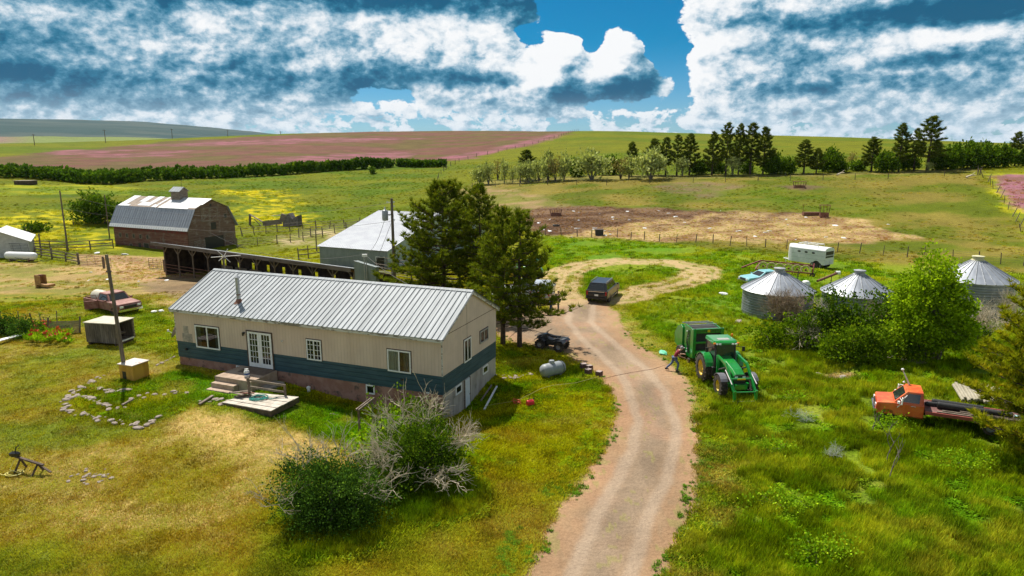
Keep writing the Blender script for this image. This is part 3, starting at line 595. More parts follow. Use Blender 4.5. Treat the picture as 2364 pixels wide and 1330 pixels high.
def house():
    t=thing('ranch_house','long one storey beige and teal ranch house with a ribbed metal roof','house',(*HFR,0),HYAW)
    L,W=HL,HW; zb,zw,ze,zr=1.16,2.17,4.26,5.94
    MB().box(-L+.03,-.03,.03,W-.03,-1.2,zb+.05).build('foundation',W_['found'],t)
    MB().box(-.05,-.012,.035,W-.035,-1.2,zb+.05).build('basement_wall',W_['foundg'],t)
    MB().box(-L,0,0,W,zb,zw).build('lower_siding',W_['blue'],t)
    MB().box(-L-.012,-.012,-.012,W,zw,ze).build('front_wall',W_['beige'],t)
    g=MB(); g.prism([(-.014,zw),(W+.012,zw),(W+.012,ze),(W/2,zr-.08),(-.014,ze)],-.03,.014,'x'); g.build('gable_wall',W_['beigey'],t)
    g=MB(); g.prism([(.05,ze-.02),(W/2,zr-.1),(W-.05,ze-.02)],-L-.012,-L+.03,'x'); g.build('gable_wall',W_['beigey'],t)
    s=MB(); s.box(.014,.02,0,W,ze-.02,ze+.01); s.box(.014,.02,2.95,2.97,zw,5.9); s.build('panel_seam',W_['woodd'],t)
    for x0,x1 in ((-.03,.024),(-L-.02,-L+.03)): s=MB(); s.box(x0,x1,-.024,.02,zw,ze-.1); s.build('corner_trim',W_['peel'],t)
    sl=(zr-ze)/(W/2); ov=.24; og=.16
    r=MB(); ribbed(r,(-L-og,-ov,ze-sl*ov+.05),(og,-ov,ze-sl*ov+.05),(og,W/2,zr+.05),(-L-og,W/2,zr+.05),58,.034,.06)
    ribbed(r,(-L-og,W+ov,ze-sl*ov+.05),(og,W+ov,ze-sl*ov+.05),(og,W/2,zr+.05),(-L-og,W/2,zr+.05),58,.034,.06)
    roof=r.build('roof',W_['galv'],t)
    sm=MB()
    for i in range(59):
        x=-L-og+(L+2*og)*i/58+.045
        for s_ in (0,1): y0=-ov+.0 if s_==0 else W+ov; sm.loft([[(x-.016,y0,ze-sl*ov+.054),(x+.016,y0,ze-sl*ov+.054),(x+.016,W/2,zr+.054),(x-.016,W/2,zr+.054)],[(x-.016,y0,ze-sl*ov+.058),(x+.016,y0,ze-sl*ov+.058),(x+.016,W/2,zr+.058),(x-.016,W/2,zr+.058)]])
    sm.build('roof_seams',mat('dark_rib_strip',(.07,.08,.085),(.12,.13,.135),4,.8),roof)  # narrow dark strip beside each rib, raising rib contrast
    c=MB(); c.prism([(W/2-.16,zr+.02),(W/2,zr+.115),(W/2+.16,zr+.02),(W/2,zr+.095)],-L-og,og+.01,'x'); c.build('ridge_cap',W_['galv'],roof)
    f=MB(); f.box(-L-og+.02,og-.02,-ov+.02,-ov+.05,ze-sl*ov-.13,ze-sl*ov+.0); f.box(-L-og+.02,og-.02,W+ov-.05,W+ov-.02,ze-sl*ov-.13,ze-sl*ov)
    f.box(-L-og+.04,og-.04,-ov+.05,-.02,ze-sl*ov-.10,ze-sl*ov-.07)
    f.build('fascia',W_['peel'],t)
    for x in (og-.03,-L-og+.03):
        for y0,y1 in ((-ov,W/2),(W+ov,W/2)): f=MB(); f.beam((x,y0,ze-sl*ov-.06),(x,y1,zr-.06),.03,.13); f.build('barge_board',W_['peel'],t)
    F1=lambda a,o,z:Vector((a-L,-.012-o,z)); F0=lambda a,o,z:Vector((a-L,-.028-o,z)); F2=lambda a,o,z:Vector((.014+o,a,z)); FB=lambda a,o,z:Vector((-.01+o,a,z)); FF=lambda a,o,z:Vector((a-L,.03-o,z))
    window(t,F1,1.58,3.42,1.93,3.32,2,1,.08,curt=[(1.7,2.0,'curtg'),(3.1,3.3,'curtg')],label='wide two pane front window')
    window(t,F1,9.72,10.70,2.12,3.30,4,4,.07,label='small gridded casement window')
    window(t,F1,14.93,16.33,2.10,3.30,2,1,.07,curt=[(15.0,15.62,'curtw'),(15.9,16.25,'curtg')],label='front window with pale curtains')
    window(t,FF,4.50,4.92,.84,1.12,1,1,.05,name='basement_window',dark=None); window(t,FF,13.48,14.02,.62,1.14,1,1,.07,name='basement_window',dark=None)
    window(t,F2,2.52,3.42,2.12,3.42,2,1,.07,curt=[(3.0,3.35,'curtg')],name='window'); window(t,F2,4.66,5.82,2.62,3.36,2,1,.08,frame='steel')
    window(t,FB,1.45,2.2,.62,1.12,1,1,.08,name='basement_window',dark=None); window(t,FB,5.05,5.8,.62,1.1,1,1,.08,name='basement_window',dark=None)
    d=MB(); bxf(d,FB,2.58,3.2,0,.05,-.75,1.1); dd=d.build('basement_door',mat('pale_blue_door',(.55,.60,.62),(.62,.66,.68),4,.6),t); d=MB(); bxf(d,FB,2.52,2.58,0,.07,-.75,1.14); bxf(d,FB,3.2,3.26,0,.07,-.75,1.14); d.build('door_frame',W_['wood'],t)
    k=MB(); k.lathe([(.001,0),(.03,.01),(.001,.06)],FB(3.12,.05,.15),8,'x'); k.build('handle',W_['black'],dd)
    # french door
    fd=MB(); z0,z1=1.24,3.34
    bxf(fd,F1,5.50,5.56,0,.06,z0,z1);bxf(fd,F1,7.30,7.36,0,.06,z0,z1);bxf(fd,F1,5.50,7.36,0,.061,z1,z1+.06); fdo=fd.build('door_frame',W_['woodd'],t)
    for s_,(a0,a1) in enumerate(((5.57,6.42),(6.44,7.29))):
        d=MB(); e=.14; bxf(d,F1,a0,a1,.012,.05,z0,z0+.24);bxf(d,F1,a0,a1,.012,.05,z1-.12,z1-.01);bxf(d,F1,a0,a0+e,.012,.05,z0+.24,z1-.12);bxf(d,F1,a1-e,a1,.012,.05,z0+.24,z1-.12)
        for i in (1,2): x=a0+e+(a1-a0-2*e)*i/3; bxf(d,F1,x-.012,x+.012,.014,.046,z0+.24,z1-.12)
        for i in range(1,5): z=z0+.24+(z1-z0-.36)*i/5; bxf(d,F1,a0+e,a1-e,.016,.044,z-.013,z+.013)
        do=d.build('french_door',W_['white'],t); p=MB(); bxf(p,F1,a0+e*.7,a1-e*.7,.02,.026,z0+.2,z1-.1); p.build('pane',W_['glass'],do)
        k=MB(); k.lathe([(.001,0),(.04,.015),(.03,.05),(.001,.06)],F1(a1-.06 if s_==0 else a0+.06,.05,2.15),8,'y'); k.build('handle',W_['black'],do)
    # patches, wall lamp, vents
    p=MB(); bxf(p,F1,.62,1.02,0,.012,2.72,3.16); bxf(p,F1,.50,1.28,0,.011,2.18,2.70); p.build('patched_siding',mat('worn_patch',(.26,.23,.20),(.44,.38,.31),5,.9,bump=.003),t)
    l=MB(); l.cb(F1(5.33,.08,3.2),.1,.14,.1); l.lathe([(.03,-.1),(.06,-.02),(.02,.04)],F1(5.33,.12,3.14),10); l.build('wall_lamp',W_['black'],t)
    h=MB(); h.lathe([(.045,0),(.045,.06),(.001,.07)],F1(8.05,.07,3.0),8,'y'); h.build('vent',W_['white'],t)
    for a in (.78,15.8): h=MB(); h.lathe([(.001,-.11),(.06,-.11),(.07,0),(.001,0)],F0(a,0,1.72),10,'y'); h.build('tap',W_['black'],t)
    h=MB(); h.cb(F0(17.3,.03,1.2),.16,.06,.06); h.build('vent',W_['white'],t)
    st=MB(); st.lathe([(.115,4.35),(.115,6.1)],(-L+4.2,.95,0),16); st.lathe([(.10,6.1),(.10,6.17),(.17,6.17),(.17,6.22),(.02,6.37)],(-L+4.2,.95,0),16); s_=st.build('stovepipe',W_['steel'],t,True)
    q=MB(); q.lathe([(.30,4.65),(.22,4.75),(.13,4.92)],(-L+4.2,.95,0),14); q.lathe([(.128,5.15),(.128,5.21)],(-L+4.2,.95,0),14); q.build('flashing',W_['rust'],s_)
    # satellite dish on the far end wall
    dm=MB(); dm.tube([(-L-.0,.9,2.0),(-L-.35,.55,2.1),(-L-.45,.5,2.6)],.025,6); do=dm.build('dish_mount',W_['steel'],t)
    q=MB(); D=Vector((-.75,-.5,.35)).normalized(); c0=Vector((-L-.45,.45,2.62)); a=D.cross(Vector((0,0,1))).normalized(); b=a.cross(D)
    q.loft([[c0+D*h+(a*math.cos(j*.3927)+b*math.sin(j*.3927))*r for j in range(16)] for r,h in ((.02,0),(.22,.03),(.40,.08),(.50,.14))],cap=False)
    q.build('satellite_dish',mat('dark_dish',(.13,.13,.13),(.18,.18,.18),4,.6),do,True); q=MB(); q.tube([c0-b*.3,c0+D*.45-b*.15],.015,5); q.cb(c0+D*.48-b*.14,.08,.08,.12); q.build('dish_arm',W_['white'],do)
    return t
house()
def wl(a,o,z): # world point from house-front coordinates (along from the left corner, out from the wall)
    u=Vector((math.cos(HYAW),math.sin(HYAW),0));v=Vector((-u.y,u.x,0)); return Vector((*HFR,0))+u*(a-HL)-v*o+Vector((0,0,z))
def porch():
    t=thing('concrete_porch','brown concrete porch with three steps below the french doors','porch',wl(0,0,0),HYAW)
    p=MB(); p.box(4.95,7.55,-2.1,-.05,-.3,1.2); p.build('platform',W_['concrete'],t,bevel=.02)
    for i in range(3):
        s=MB(); s.box(5.02-.02*i,6.62,-2.1-.36*(i+1),-2.1-.36*i-.002,-.3,.94-.25*i); s.build('step',W_['concrete'],t,bevel=.02)
    s=MB(); s.box(7.56,8.3,-1.5,-.35,-.3,.72); s.build('side_block',mat('grey_concrete',(.22,.19,.16),(.32,.28,.24),3,.9,bump=.005),t,bevel=.02)
    m=MB(); m.box(5.6,7.45,-1.05,-.06,1.204,1.22); m.build('door_mat',mat('brown_mat',(.12,.08,.055),(.17,.12,.085),5,.95),t)
    g=thing('gas_bottle','small white propane bottle with a blue band standing on the porch','gas bottle',wl(6.75,1.55,1.2),0)
    b=MB(); b.lathe([(.10,0),(.12,.02),(.12,.03)],n=16); b.lathe([(.13,.04),(.15,.07),(.155,.14),(.155,.28),(.13,.36),(.06,.40)],n=16,cap=True); b.build('cylinder',W_['white'],g,True)
    b=MB(); b.lathe([(.158,.15),(.158,.25)],n=16); b.build('band',mat('blue_label',(.02,.07,.25)),g); b=MB(); b.lathe([(.09,.40),(.1,.47),(.085,.47),(.08,.40)],n=12); b.cb((0,0,.43),.05,.05,.08); b.build('collar',W_['white'],g)
    # wooden platform on the grass, rail, hose, plank pile
    A=Gp(512,936);B=Gp(626,967);C=Gp(692,936);D=Gp(590,914)
    z=max(A.z,B.z,C.z,D.z)
    t=thing('wooden_deck','low platform of grey boards lying on the grass before the porch','deck',(A.x,A.y,z))
    m=MB(); A,B,C,D=[Vector((p.x-A.x,p.y-A.y,0)) for p in (A,B,C,D)]
    for i in range(5):
        a=A.lerp(D,i/5+.01);b=B.lerp(C,i/5+.01);c=B.lerp(C,(i+1)/5-.012);d=A.lerp(D,(i+1)/5-.012); h=.14+.012*(i%2)
        m.loft([[q+Vector((0,0,h)) for q in (a,b,c,d)],[q+Vector((0,0,h+.035)) for q in (a,b,c,d)]])
    m.build('deck_boards',groove(mat('deck_wood',(.42,.37,.30),(.58,.52,.44),3,.9,bump=.003,c3=(.25,.21,.17),s3=1.5,t3=(.6,.75)),0,.9,.02,.004,.7),t)
    m=MB(); m.loft([[q+Vector((0,0,-.15)) for q in (A,B,C,D)],[q+Vector((0,0,.135)) for q in (A,B,C,D)]]); m.build('deck_frame',W_['woodd'],t)
    P=Gp(577,922);Q=Gp(660,930)
    t=thing('porch_handrail','weathered wooden handrail with two rails beside the porch steps','railing',(P.x,P.y,P.z)); d=Q-P; m=MB(); m.cb((0,0,.55),.1,.1,1.3); o=m.build('post',W_['pole'],t); m=MB(); m.cb((d.x,d.y,d.z+.45),.1,.1,1.1); m.build('post',W_['pole'],t)
    for h in (1.1,.72): m=MB(); m.beam((-.1,0,h),(d.x+.05,d.y,d.z+h-.14),.05,.11); m.build('rail',W_['wood'],t)
    H_=Gp(598,930); H_.z=z+.20
    t=thing('garden_hose','teal garden hose coiled on the board platform','hose',H_); m=MB(); pts=[]
    for i in range(150): a=i*.25; r=.30+.08*math.sin(i*.11)+.02*math.sin(i*1.3); pts.append((r*1.25*math.cos(a),r*math.sin(a),.012+.0006*i))
    pts+=[(.7,-.1,.01),(.95,.12,.01)]
    m.tube(pts,.016,5); m.build('coil',mat('teal_rubber',(.01,.25,.20),(.02,.32,.27),4,.5),t,True)
    Q=Gp(560,922); Q.z=z+.175; r_=random.Random(3)
    for i in range(9):
        m=MB(); m.cb((0,0,0),r_.uniform(.4,.9),.14,.03,(0,r_.uniform(-.05,.05),r_.uniform(-.5,.9))); o=m.build('scrap_board',W_['wood'] if i%3 else W_['rust']); o.location=(Q.x+r_.uniform(-.35,.45),Q.y+r_.uniform(-.3,.25),Q.z+.02+.032*i)
        tag(o,'short scrap board in the loose pile on the deck corner by the steps','board','scrap boards piled on the deck')
porch()
def wframe():
    P=Gp(831,1010);Q=Gp(861,984); h=Ht(831,1010,946); d=Vector((Q.x-P.x,Q.y-P.y,0)); t=thing('goalpost','weathered goalpost shaped wooden frame beside the shrubs','clothes frame',P); m=MB(); m.cb((0,0,h/2-.2),.1,.1,h+.4); m.build('post',W_['pole'],t); m=MB(); m.cb((d.x,d.y,h/2-.2),.1,.1,h+.4); m.build('post',W_['pole'],t)
    e=d.normalized(); n=Vector((-e.y,e.x,0)); 
    for k in (-.07,.07): m=MB(); m.beam(Vector((0,0,h+.03))-e*.12+n*k,d+Vector((0,0,h+.03))+e*.12+n*k,.05,.09); m.build('crossbar',W_['wood'],t)
wframe()

# ---------------- barn ----------------
def barn():
    yaw=-.435; t=thing('gambrel_barn','weathered red brown barn with a patchy gambrel roof and cupola','barn',(-48.9,100.2,-1.7),yaw)
    L,W,e,k,r,ky=17.0,9.0,3.45,6.35,7.7,1.35
    bw=groove(mat('barn_boards',(.12,.040,.028),(.22,.11,.075),2.5,.9,bump=.004,st=(.12,.12,3),c3=(.20,.15,.12),s3=1.0,t3=(.5,.7)),2,.22,.03,.015,.6)
    be=groove(mat('barn_end_boards',(.13,.07,.05),(.22,.145,.105),2.5,.9,bump=.004,st=(.12,.12,3),c3=(.27,.22,.18),s3=1.1,t3=(.5,.7)),2,.22,.03,.015,.6)
    prof=[(0,-1.5),(W,-1.5),(W,e),(W-ky,k-.05),(W/2,r-.08),(ky,k-.05),(0,e)]
    for y in (0,W-.15): g=MB(); g.box(-L,0,y,y+.15,-1.5,e); g.build('side_wall',bw,t)
    for x0 in (-.16,-L): g=MB(); g.prism(prof,x0,x0+.16+.004,'x'); g.build('end_wall',be,t)
    band=MB(); band.box(-L,.002,-.006,-.001,e-.75,e); band.build('red_paint',mat('faded_red',(.16,.028,.025),(.10,.045,.035),2,.9),t)
    lo=MB(); ribbed(lo,(-L-.5,-.35,e-.25),(.35,-.35,e-.25),(.35,ky,k+.03),(-L-.5,ky,k+.03),34,.05,.09,.06); ribbed(lo,(-L-.5,W+.35,e-.25),(.35,W+.35,e-.25),(.35,W-ky,k+.03),(-L-.5,W-ky,k+.03),34,.05,.09,.06)
    rf=lo.build('roof',mat('grey_barn_tin',(.30,.32,.35),(.40,.42,.45),2,.5,metal=.4,st=(3,.2,.2)),t)
    q=MB(); q.loft([[(-L-.5,-.36,e-.27),(.35,-.36,e-.27),(.35,-.12,e+.22),(-L-.5,-.12,e+.22)],[(-L-.5,-.39,e-.25),(.35,-.39,e-.25),(.35,-.15,e+.24),(-L-.5,-.15,e+.24)]]); q.build('eave_strip',W_['white'],rf)
    up=MB(); up.loft([[(-L-.3,ky,k),(.3,ky,k),(.3,W/2,r),(-L-.3,W/2,r)],[(-L-.3,ky,k+.05),(.3,ky,k+.05),(.3,W/2,r+.05),(-L-.3,W/2,r+.05)]])
    up.loft([[(-L-.3,W-ky,k),(.3,W-ky,k),(.3,W/2,r),(-L-.3,W/2,r)],[(-L-.3,W-ky,k+.05),(.3,W-ky,k+.05),(.3,W/2,r+.05),(-L-.3,W/2,r+.05)]]); up.build('shingles',mat('bare_roof_boards',(.26,.20,.15),(.36,.29,.23),4,.9,bump=.01,c3=(.12,.09,.07),s3=2,t3=(.55,.65)),rf)
    def up_pt(x,s,o=.055): return Vector((x,ky+(W/2-ky)*s,k+(r-k)*s+o))
    sh=MB(); q_=random.Random(4)
    for x0,x1,s0,s1 in ((-L-.3,-L+1.3,0,1.02),(-L+1.3,-L+2.4,0,.15),(-L+3.1,-L+4.6,.45,1.02),(-L+4.0,-L+6.9,.1,.42),(-L+5.8,-L+7.0,.42,1.02),(-L+8.1,-L+8.6,.2,1.),(-L+7.6,-L+8.5,.0,.25),(-L+9.3,-L+11.5,.42,1.02),(-L+9.3,-L+13.0,-.03,.45),(-L+11.5,.5,.42,1.02),(-L+13.0,-1.2,-.03,.42),(-1.2,.2,.1,.42)):
        sh.loft([[up_pt(x0,s0),up_pt(x1+q_.uniform(-.2,.2),s0),up_pt(x1,s1),up_pt(x0,s1)],[up_pt(x0,s0,.085),up_pt(x1,s0,.085),up_pt(x1,s1,.085),up_pt(x0,s1,.085)]])
    sh.build('tin_sheets',mat('bright_tin',(.50,.52,.54),(.62,.63,.64),3,.45,metal=.25),rf)
    cx=-L+10.4; c=thing_part=MB(); c.box(cx-1.0,cx+1.0,W/2-.75,W/2+.75,r-.6,r+1.15); c.prism([(W/2-.75,r+1.15),(W/2+.75,r+1.15),(W/2,r+1.6)],cx-1.0,cx+1.0,'x'); co=c.build('cupola',W_['wood'],t)
    c=MB(); 
    for s in (-1,1): c.loft([[(cx-1.2,W/2+s*.98,r+1.02),(cx+1.2,W/2+s*.98,r+1.02),(cx+1.2,W/2,r+1.72),(cx-1.2,W/2,r+1.72)],[(cx-1.2,W/2+s*.98,r+1.07),(cx+1.2,W/2+s*.98,r+1.07),(cx+1.2,W/2,r+1.77),(cx-1.2,W/2,r+1.77)]])
    c.build('cupola_roof',W_['galv'],co); c=MB(); c.tube([(cx+.7,W/2,r+1.7),(cx+.7,W/2,r+3.0)],.025,5); c.cb((cx+.7,W/2,r+2.95),.5,.03,.1); c.build('weather_vane',W_['black'],co)
    FS=lambda a,o,z:Vector((a-L,-.004-o,z)); FE=lambda a,o,z:Vector((.006+o,a,z))
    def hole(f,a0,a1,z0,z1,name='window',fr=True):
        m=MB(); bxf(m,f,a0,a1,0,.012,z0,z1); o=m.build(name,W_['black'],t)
        if fr:
            q=MB(); w=.09; bxf(q,f,a0-w,a0,0,.04,z0-w,z1+w);bxf(q,f,a1,a1+w,0,.04,z0-w,z1+w);bxf(q,f,a0,a1,0,.039,z1,z1+w);bxf(q,f,a0,a1,0,.039,z0-w,z0); q.build('frame',W_['wood'],o)
    for a in (1.5,3.1,4.7,6.3,7.9): hole(FS,a-.22,a+.22,1.55,2.1)
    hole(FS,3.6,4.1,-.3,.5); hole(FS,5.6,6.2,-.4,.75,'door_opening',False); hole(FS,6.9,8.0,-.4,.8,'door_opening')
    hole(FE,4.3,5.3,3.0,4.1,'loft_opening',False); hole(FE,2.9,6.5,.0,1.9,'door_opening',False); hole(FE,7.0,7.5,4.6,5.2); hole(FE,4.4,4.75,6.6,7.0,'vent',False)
    def xdoor(f,a0,a1,z0,z1,d0):
        m=MB(); w=.13; bxf(m,f,a0,a1,d0,d0+.05,z0,z1); o=m.build('plank_door',be,t); q=MB(); d=d0+.05
        bxf(q,f,a0,a0+w,d,d+.03,z0,z1);bxf(q,f,a1-w,a1,d,d+.03,z0,z1)
        for z in (z0,(z0+z1)/2-w/2,z1-w): bxf(q,f,a0+w,a1-w,d,d+.03,z,z+w)
        q.beam(f(a0+w,d+.02,z0+w),f(a1-w,d+.02,(z0+z1)/2),.1,.02,(1,0,0)); q.beam(f(a1-w,d+.02,(z0+z1)/2+w),f(a0+w,d+.02,z1-w),.1,.02,(1,0,0)); q.build('bracing',W_['wood'],o)
    xdoor(FE,2.6,4.2,4.35,6.5,.0);xdoor(FE,4.22,5.8,4.35,6.5,.0); xdoor(FE,6.6,8.6,-.4,2.2,.03); xdoor(FE,.9,2.9,-.4,1.6,.03)
barn()

# ---------------- long open cattle shed ----------------
def shed():
    P=Gp(384,636); P.z=0; Q=Vector((-14.4,60.2,0)); d=Q-P; yaw=math.atan2(d.y,d.x); L=d.length; P.z=hz(P.x,P.y)-.1
    t=thing('open_cattle_shed','long low open fronted cattle shed of dark timber','shed',P,yaw); W=5.0; h0,h1=3.95,2.5
    dz=-.0
    r=MB(); r.loft([[(-1.0,-.9,h0+.10),(L+.4,-.9,h0+.10),(L+.4,W+.3,h1+.06),(-1.,W+.3,h1+.06)],[(-1.0,-.9,h0+.16),(L+.4,-.9,h0+.16),(L+.4,W+.3,h1+.12),(-1.,W+.3,h1+.12)]]); ro=r.build('roof',W_['galv'],t)
    r=MB(); r.box(-1.02,L+.42,-.95,-.91,h0-.24,h0+.13); r.build('fascia',mat('grey_fascia_board',(.075,.055,.045),(.17,.14,.12),2,.9,bump=.004,st=(.3,1,4)),t)
    r=MB(); r.box(-.6,L+.2,-.12,.06,h0-.42,h0-.16); r.build('beam',mat('brown_beam',(.15,.075,.035),(.22,.12,.06),2,.9,bump=.004),t)
    for i in range(22): x=-.9+i*(L+1.2)/21; r=MB(); r.beam((x,-.85,h0+.0),(x,W,h1-.02),.06,.12); r.build('rafter',W_['woodd'],t)
    dk=groove(mat('shed_planks',(.035,.022,.017),(.075,.05,.035),2,.95,bump=.005),0,.25,.03,.01,.5)
    n=9; gaps=[.12]+[.0]*8
    for x in (-.05,L-.1): b=MB(); b.prism([(0,-.4),(W,-.4),(W,h1-.02),(0,h0-.03)],x,x+.15,'x'); b.build('end_wall',dk,t)
    b=MB(); b.box(0,3.4,W-.1,W,-.4,h1); x=3.9
    bays=[3.9]; 
    while x<L-1.5:
        b.box(x+.55,x+2.65,W-.1,W,-.4,h1); b.box(x,x+.55,W-.1,W,h1-.75,h1); x+=2.65
    b.build('back_wall',dk,t)
    b=MB(); x=4.4
    while x<L-1.5: b.box(x,x+2.1,W-.75,W-.7,.2,1.15); x+=2.65
    b.build('feed_boards',W_['wood'],t)
    for i in range(12):
        x=.1+i*(L-.2)/11; p=MB(); p.lathe([(.10,-.4),(.085,h0-.42)],(x,-.03,0),7,cap=True); po=p.build('post',W_['pole'],t)
        if i: p=MB(); p.beam((x,-.03,h0-1.15),(x-.75,-.03,h0-.4),.07,.09,(0,1,0)); p.build('brace',W_['wood'],po)
        if i<11: p=MB(); p.beam((x,-.03,h0-1.15),(x+.75,-.03,h0-.4),.07,.09,(0,1,0)); p.build('brace',W_['wood'],po)
    for z in (.35,.75,1.15,1.5): p=MB(); p.tube([(0,-.15,z),(L,-.15,z)],.03,5); p.build('rail',W_['rust'],t)
    m=MB(); m.box(L*.62,L*.74,1.,2.2,.0,1.1); m.build('feed_bunk',W_['rust'],t)
shed()
def tealshed():
    c=Vector((-13.9,58.3,0)); yaw=-.42; t=thing('small_metal_shed','small grey green corrugated metal lean to at the right end of the cattle shed','shed',(c.x,c.y,hz(c.x,c.y)-.1),yaw)
    cm=groove(mat('grey_green_tin',(.17,.21,.20),(.22,.26,.25),2,.55,bump=.001,st=(1,1,.3)),0,.16,.03,.012,.72)
    m=MB(); m.prism([(-.1,-.3),(2.15,-.3),(2.15,3.2),(-.1,3.6)],0,.5,'y'); m.build('wall',cm,t); m=MB(); m.loft([[(-.15,-.05,3.62),(2.2,-.05,3.21),(2.2,.6,3.1),(-.15,.6,3.5)],[(-.15,-.05,3.65),(2.2,-.05,3.24),(2.2,.6,3.13),(-.15,.6,3.53)]]); m.build('roof',W_['galv'],t)
tealshed()
def metalb():
    z0=-.8; yaw=-.42; t=thing('grey_metal_building','big grey steel sided workshop with a broad pale roof behind the pines','building',(-14.6,77.4,z0),yaw); L,W,e,r=10.0,26.,2.75,6.0
    wm=groove(mat('grey_steel_wall',(.19,.225,.23),(.235,.27,.275),2,.55,st=(1,1,.3)),0,.3,.03,.012,.8); we=groove(mat('pale_steel_wall',(.30,.38,.38),(.36,.44,.44),2,.5,st=(1,1,.3)),1,.3,.03,.012,.8)
    for y in (0,W-.1): m=MB(); m.box(-L,-.01,y,y+.1,-1,e); m.build('side_wall',wm,t)
    for x in (-.1,-L): m=MB(); m.prism([(0.002,-1),(W-.002,-1),(W-.002,e-.01),(W/2,r-.02),(.002,e-.01)],x,x+.1,'x'); m.build('gable_wall',we,t)
    rf=MB(); ribbed(rf,(-L-.2,-.25,e+.0),(.2,-.25,e+.0),(.2,W/2,r+.06),(-L-.2,W/2,r+.06),34,.025,.05,.05); ribbed(rf,(-L-.2,W+.25,e),(.2,W+.25,e),(.2,W/2,r+.06),(-L-.2,W/2,r+.06),34,.025,.05,.05)
    ro=rf.build('roof',mat('pale_roof_tin',(.21,.225,.26),(.25,.27,.30),.8,.5,metal=.2),t)
    s=(r-e)/(W/2)
    for i in range(5): m=MB(); y=8.6+i*.55; m.cb((-2.2+i*.0,y,e+s*y+.14),.7,.22,.05,(math.atan(s),0,0)); m.build('skylight',W_['black'],ro)
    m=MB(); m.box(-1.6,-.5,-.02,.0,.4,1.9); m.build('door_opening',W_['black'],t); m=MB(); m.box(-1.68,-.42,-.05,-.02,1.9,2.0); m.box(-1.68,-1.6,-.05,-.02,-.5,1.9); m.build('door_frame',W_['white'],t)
metalb()
def garage():
    P=Vector((-70.4,96.5,0)); P.z=hz(P.x,P.y)-.2; yaw=.55; t=thing('white_garage','small white block garage with a metal roof at the left edge','garage',P,yaw); L,W,e,r=9.,6.4,2.4,3.9
    wm=groove(mat('white_block',(.42,.41,.38),(.52,.51,.48),2,.85,bump=.004,c3=(.30,.28,.25),s3=.8,t3=(.6,.8)),2,.22,.02,.006,.85)
    m=MB(); m.prism([(0,-.8),(0,e),(-W/2,r-.03),(-W,e),(-W,-.8)],0,L,'y'); m.build('wall',wm,t); ro=MB()
    for s in (0,1): ro.loft([[(-W/2,-.3,r+.05),(-W/2,L+.3,r+.05),(.3-s*(W+.6),L+.3,e-.1),(.3-s*(W+.6),-.3,e-.1)],[(-W/2,-.3,r+.1),(-W/2,L+.3,r+.1),(.3-s*(W+.6),L+.3,e-.05),(.3-s*(W+.6),-.3,e-.05)]])
    ro.build('roof',mat('white_tin_roof',(.62,.63,.64),(.7,.7,.71),2,.5,metal=.2),t)
    q=Gp(50,603); t=thing('white_fuel_tank','long white cylinder tank lying in front of the white garage','tank',(q.x,q.y,q.z),-.18); m=MB(); m.lathe([(.02,-2.5),(.35,-2.42),(.52,-2.2),(.55,-1.9),(.55,1.9),(.52,2.2),(.35,2.42),(.02,2.5)],(0,0,.75),18,'x'); m.build('shell',W_['white'],t,True)
    for x in (-1.5,1.5): m=MB(); m.box(x-.1,x+.1,-.4,.4,-.2,.32); m.build('saddle',W_['rust'],t)
    q=Gp(30,590); gate('leaning_gate','dark pipe gate leaning against the white garage',(q.x,q.y-1,q.z),-.2,4.,1.2,5,tilt=.15,z=.8)
    q=Gp(60,606); r_=random.Random(8); m=MB()
    for i in range(16): a=Vector((r_.uniform(-2.5,2.5),r_.uniform(-.4,.4),r_.uniform(0,.5))); m.tube([a,a+Vector((r_.uniform(-1.5,1.5),r_.uniform(-.3,.3),r_.uniform(-.3,.5)))],.025,4)
    o=m.build('scrap_iron',W_['black']); o.location=q; tag(o,'tangle of dark scrap iron lying in front of the white tank','scrap')
def gate(name,label,loc,yaw,L,h,n,tilt=0,z=.15,mt='black',cat='gate',vb=3,group=None):
    t=thing(name,label,cat,loc,yaw,group); t.rotation_euler=(tilt,0,yaw); m=MB()
    m.tube([(0,0,z),(L,0,z),(L,0,z+h),(0,0,z+h),(0,0,z)],.03,5); m.build('frame',W_[mt],t); m=MB()
    for i in range(1,n): m.tube([(0,0,z+h*i/n),(L,0,z+h*i/n)],.02,4)
    m.build('bars',W_[mt],t); m=MB()
    for i in range(1,vb): m.tube([(L*i/vb,0,z),(L*i/vb,0,z+h)],.02,4)
    m.build('uprights',W_[mt],t); return t
garage()

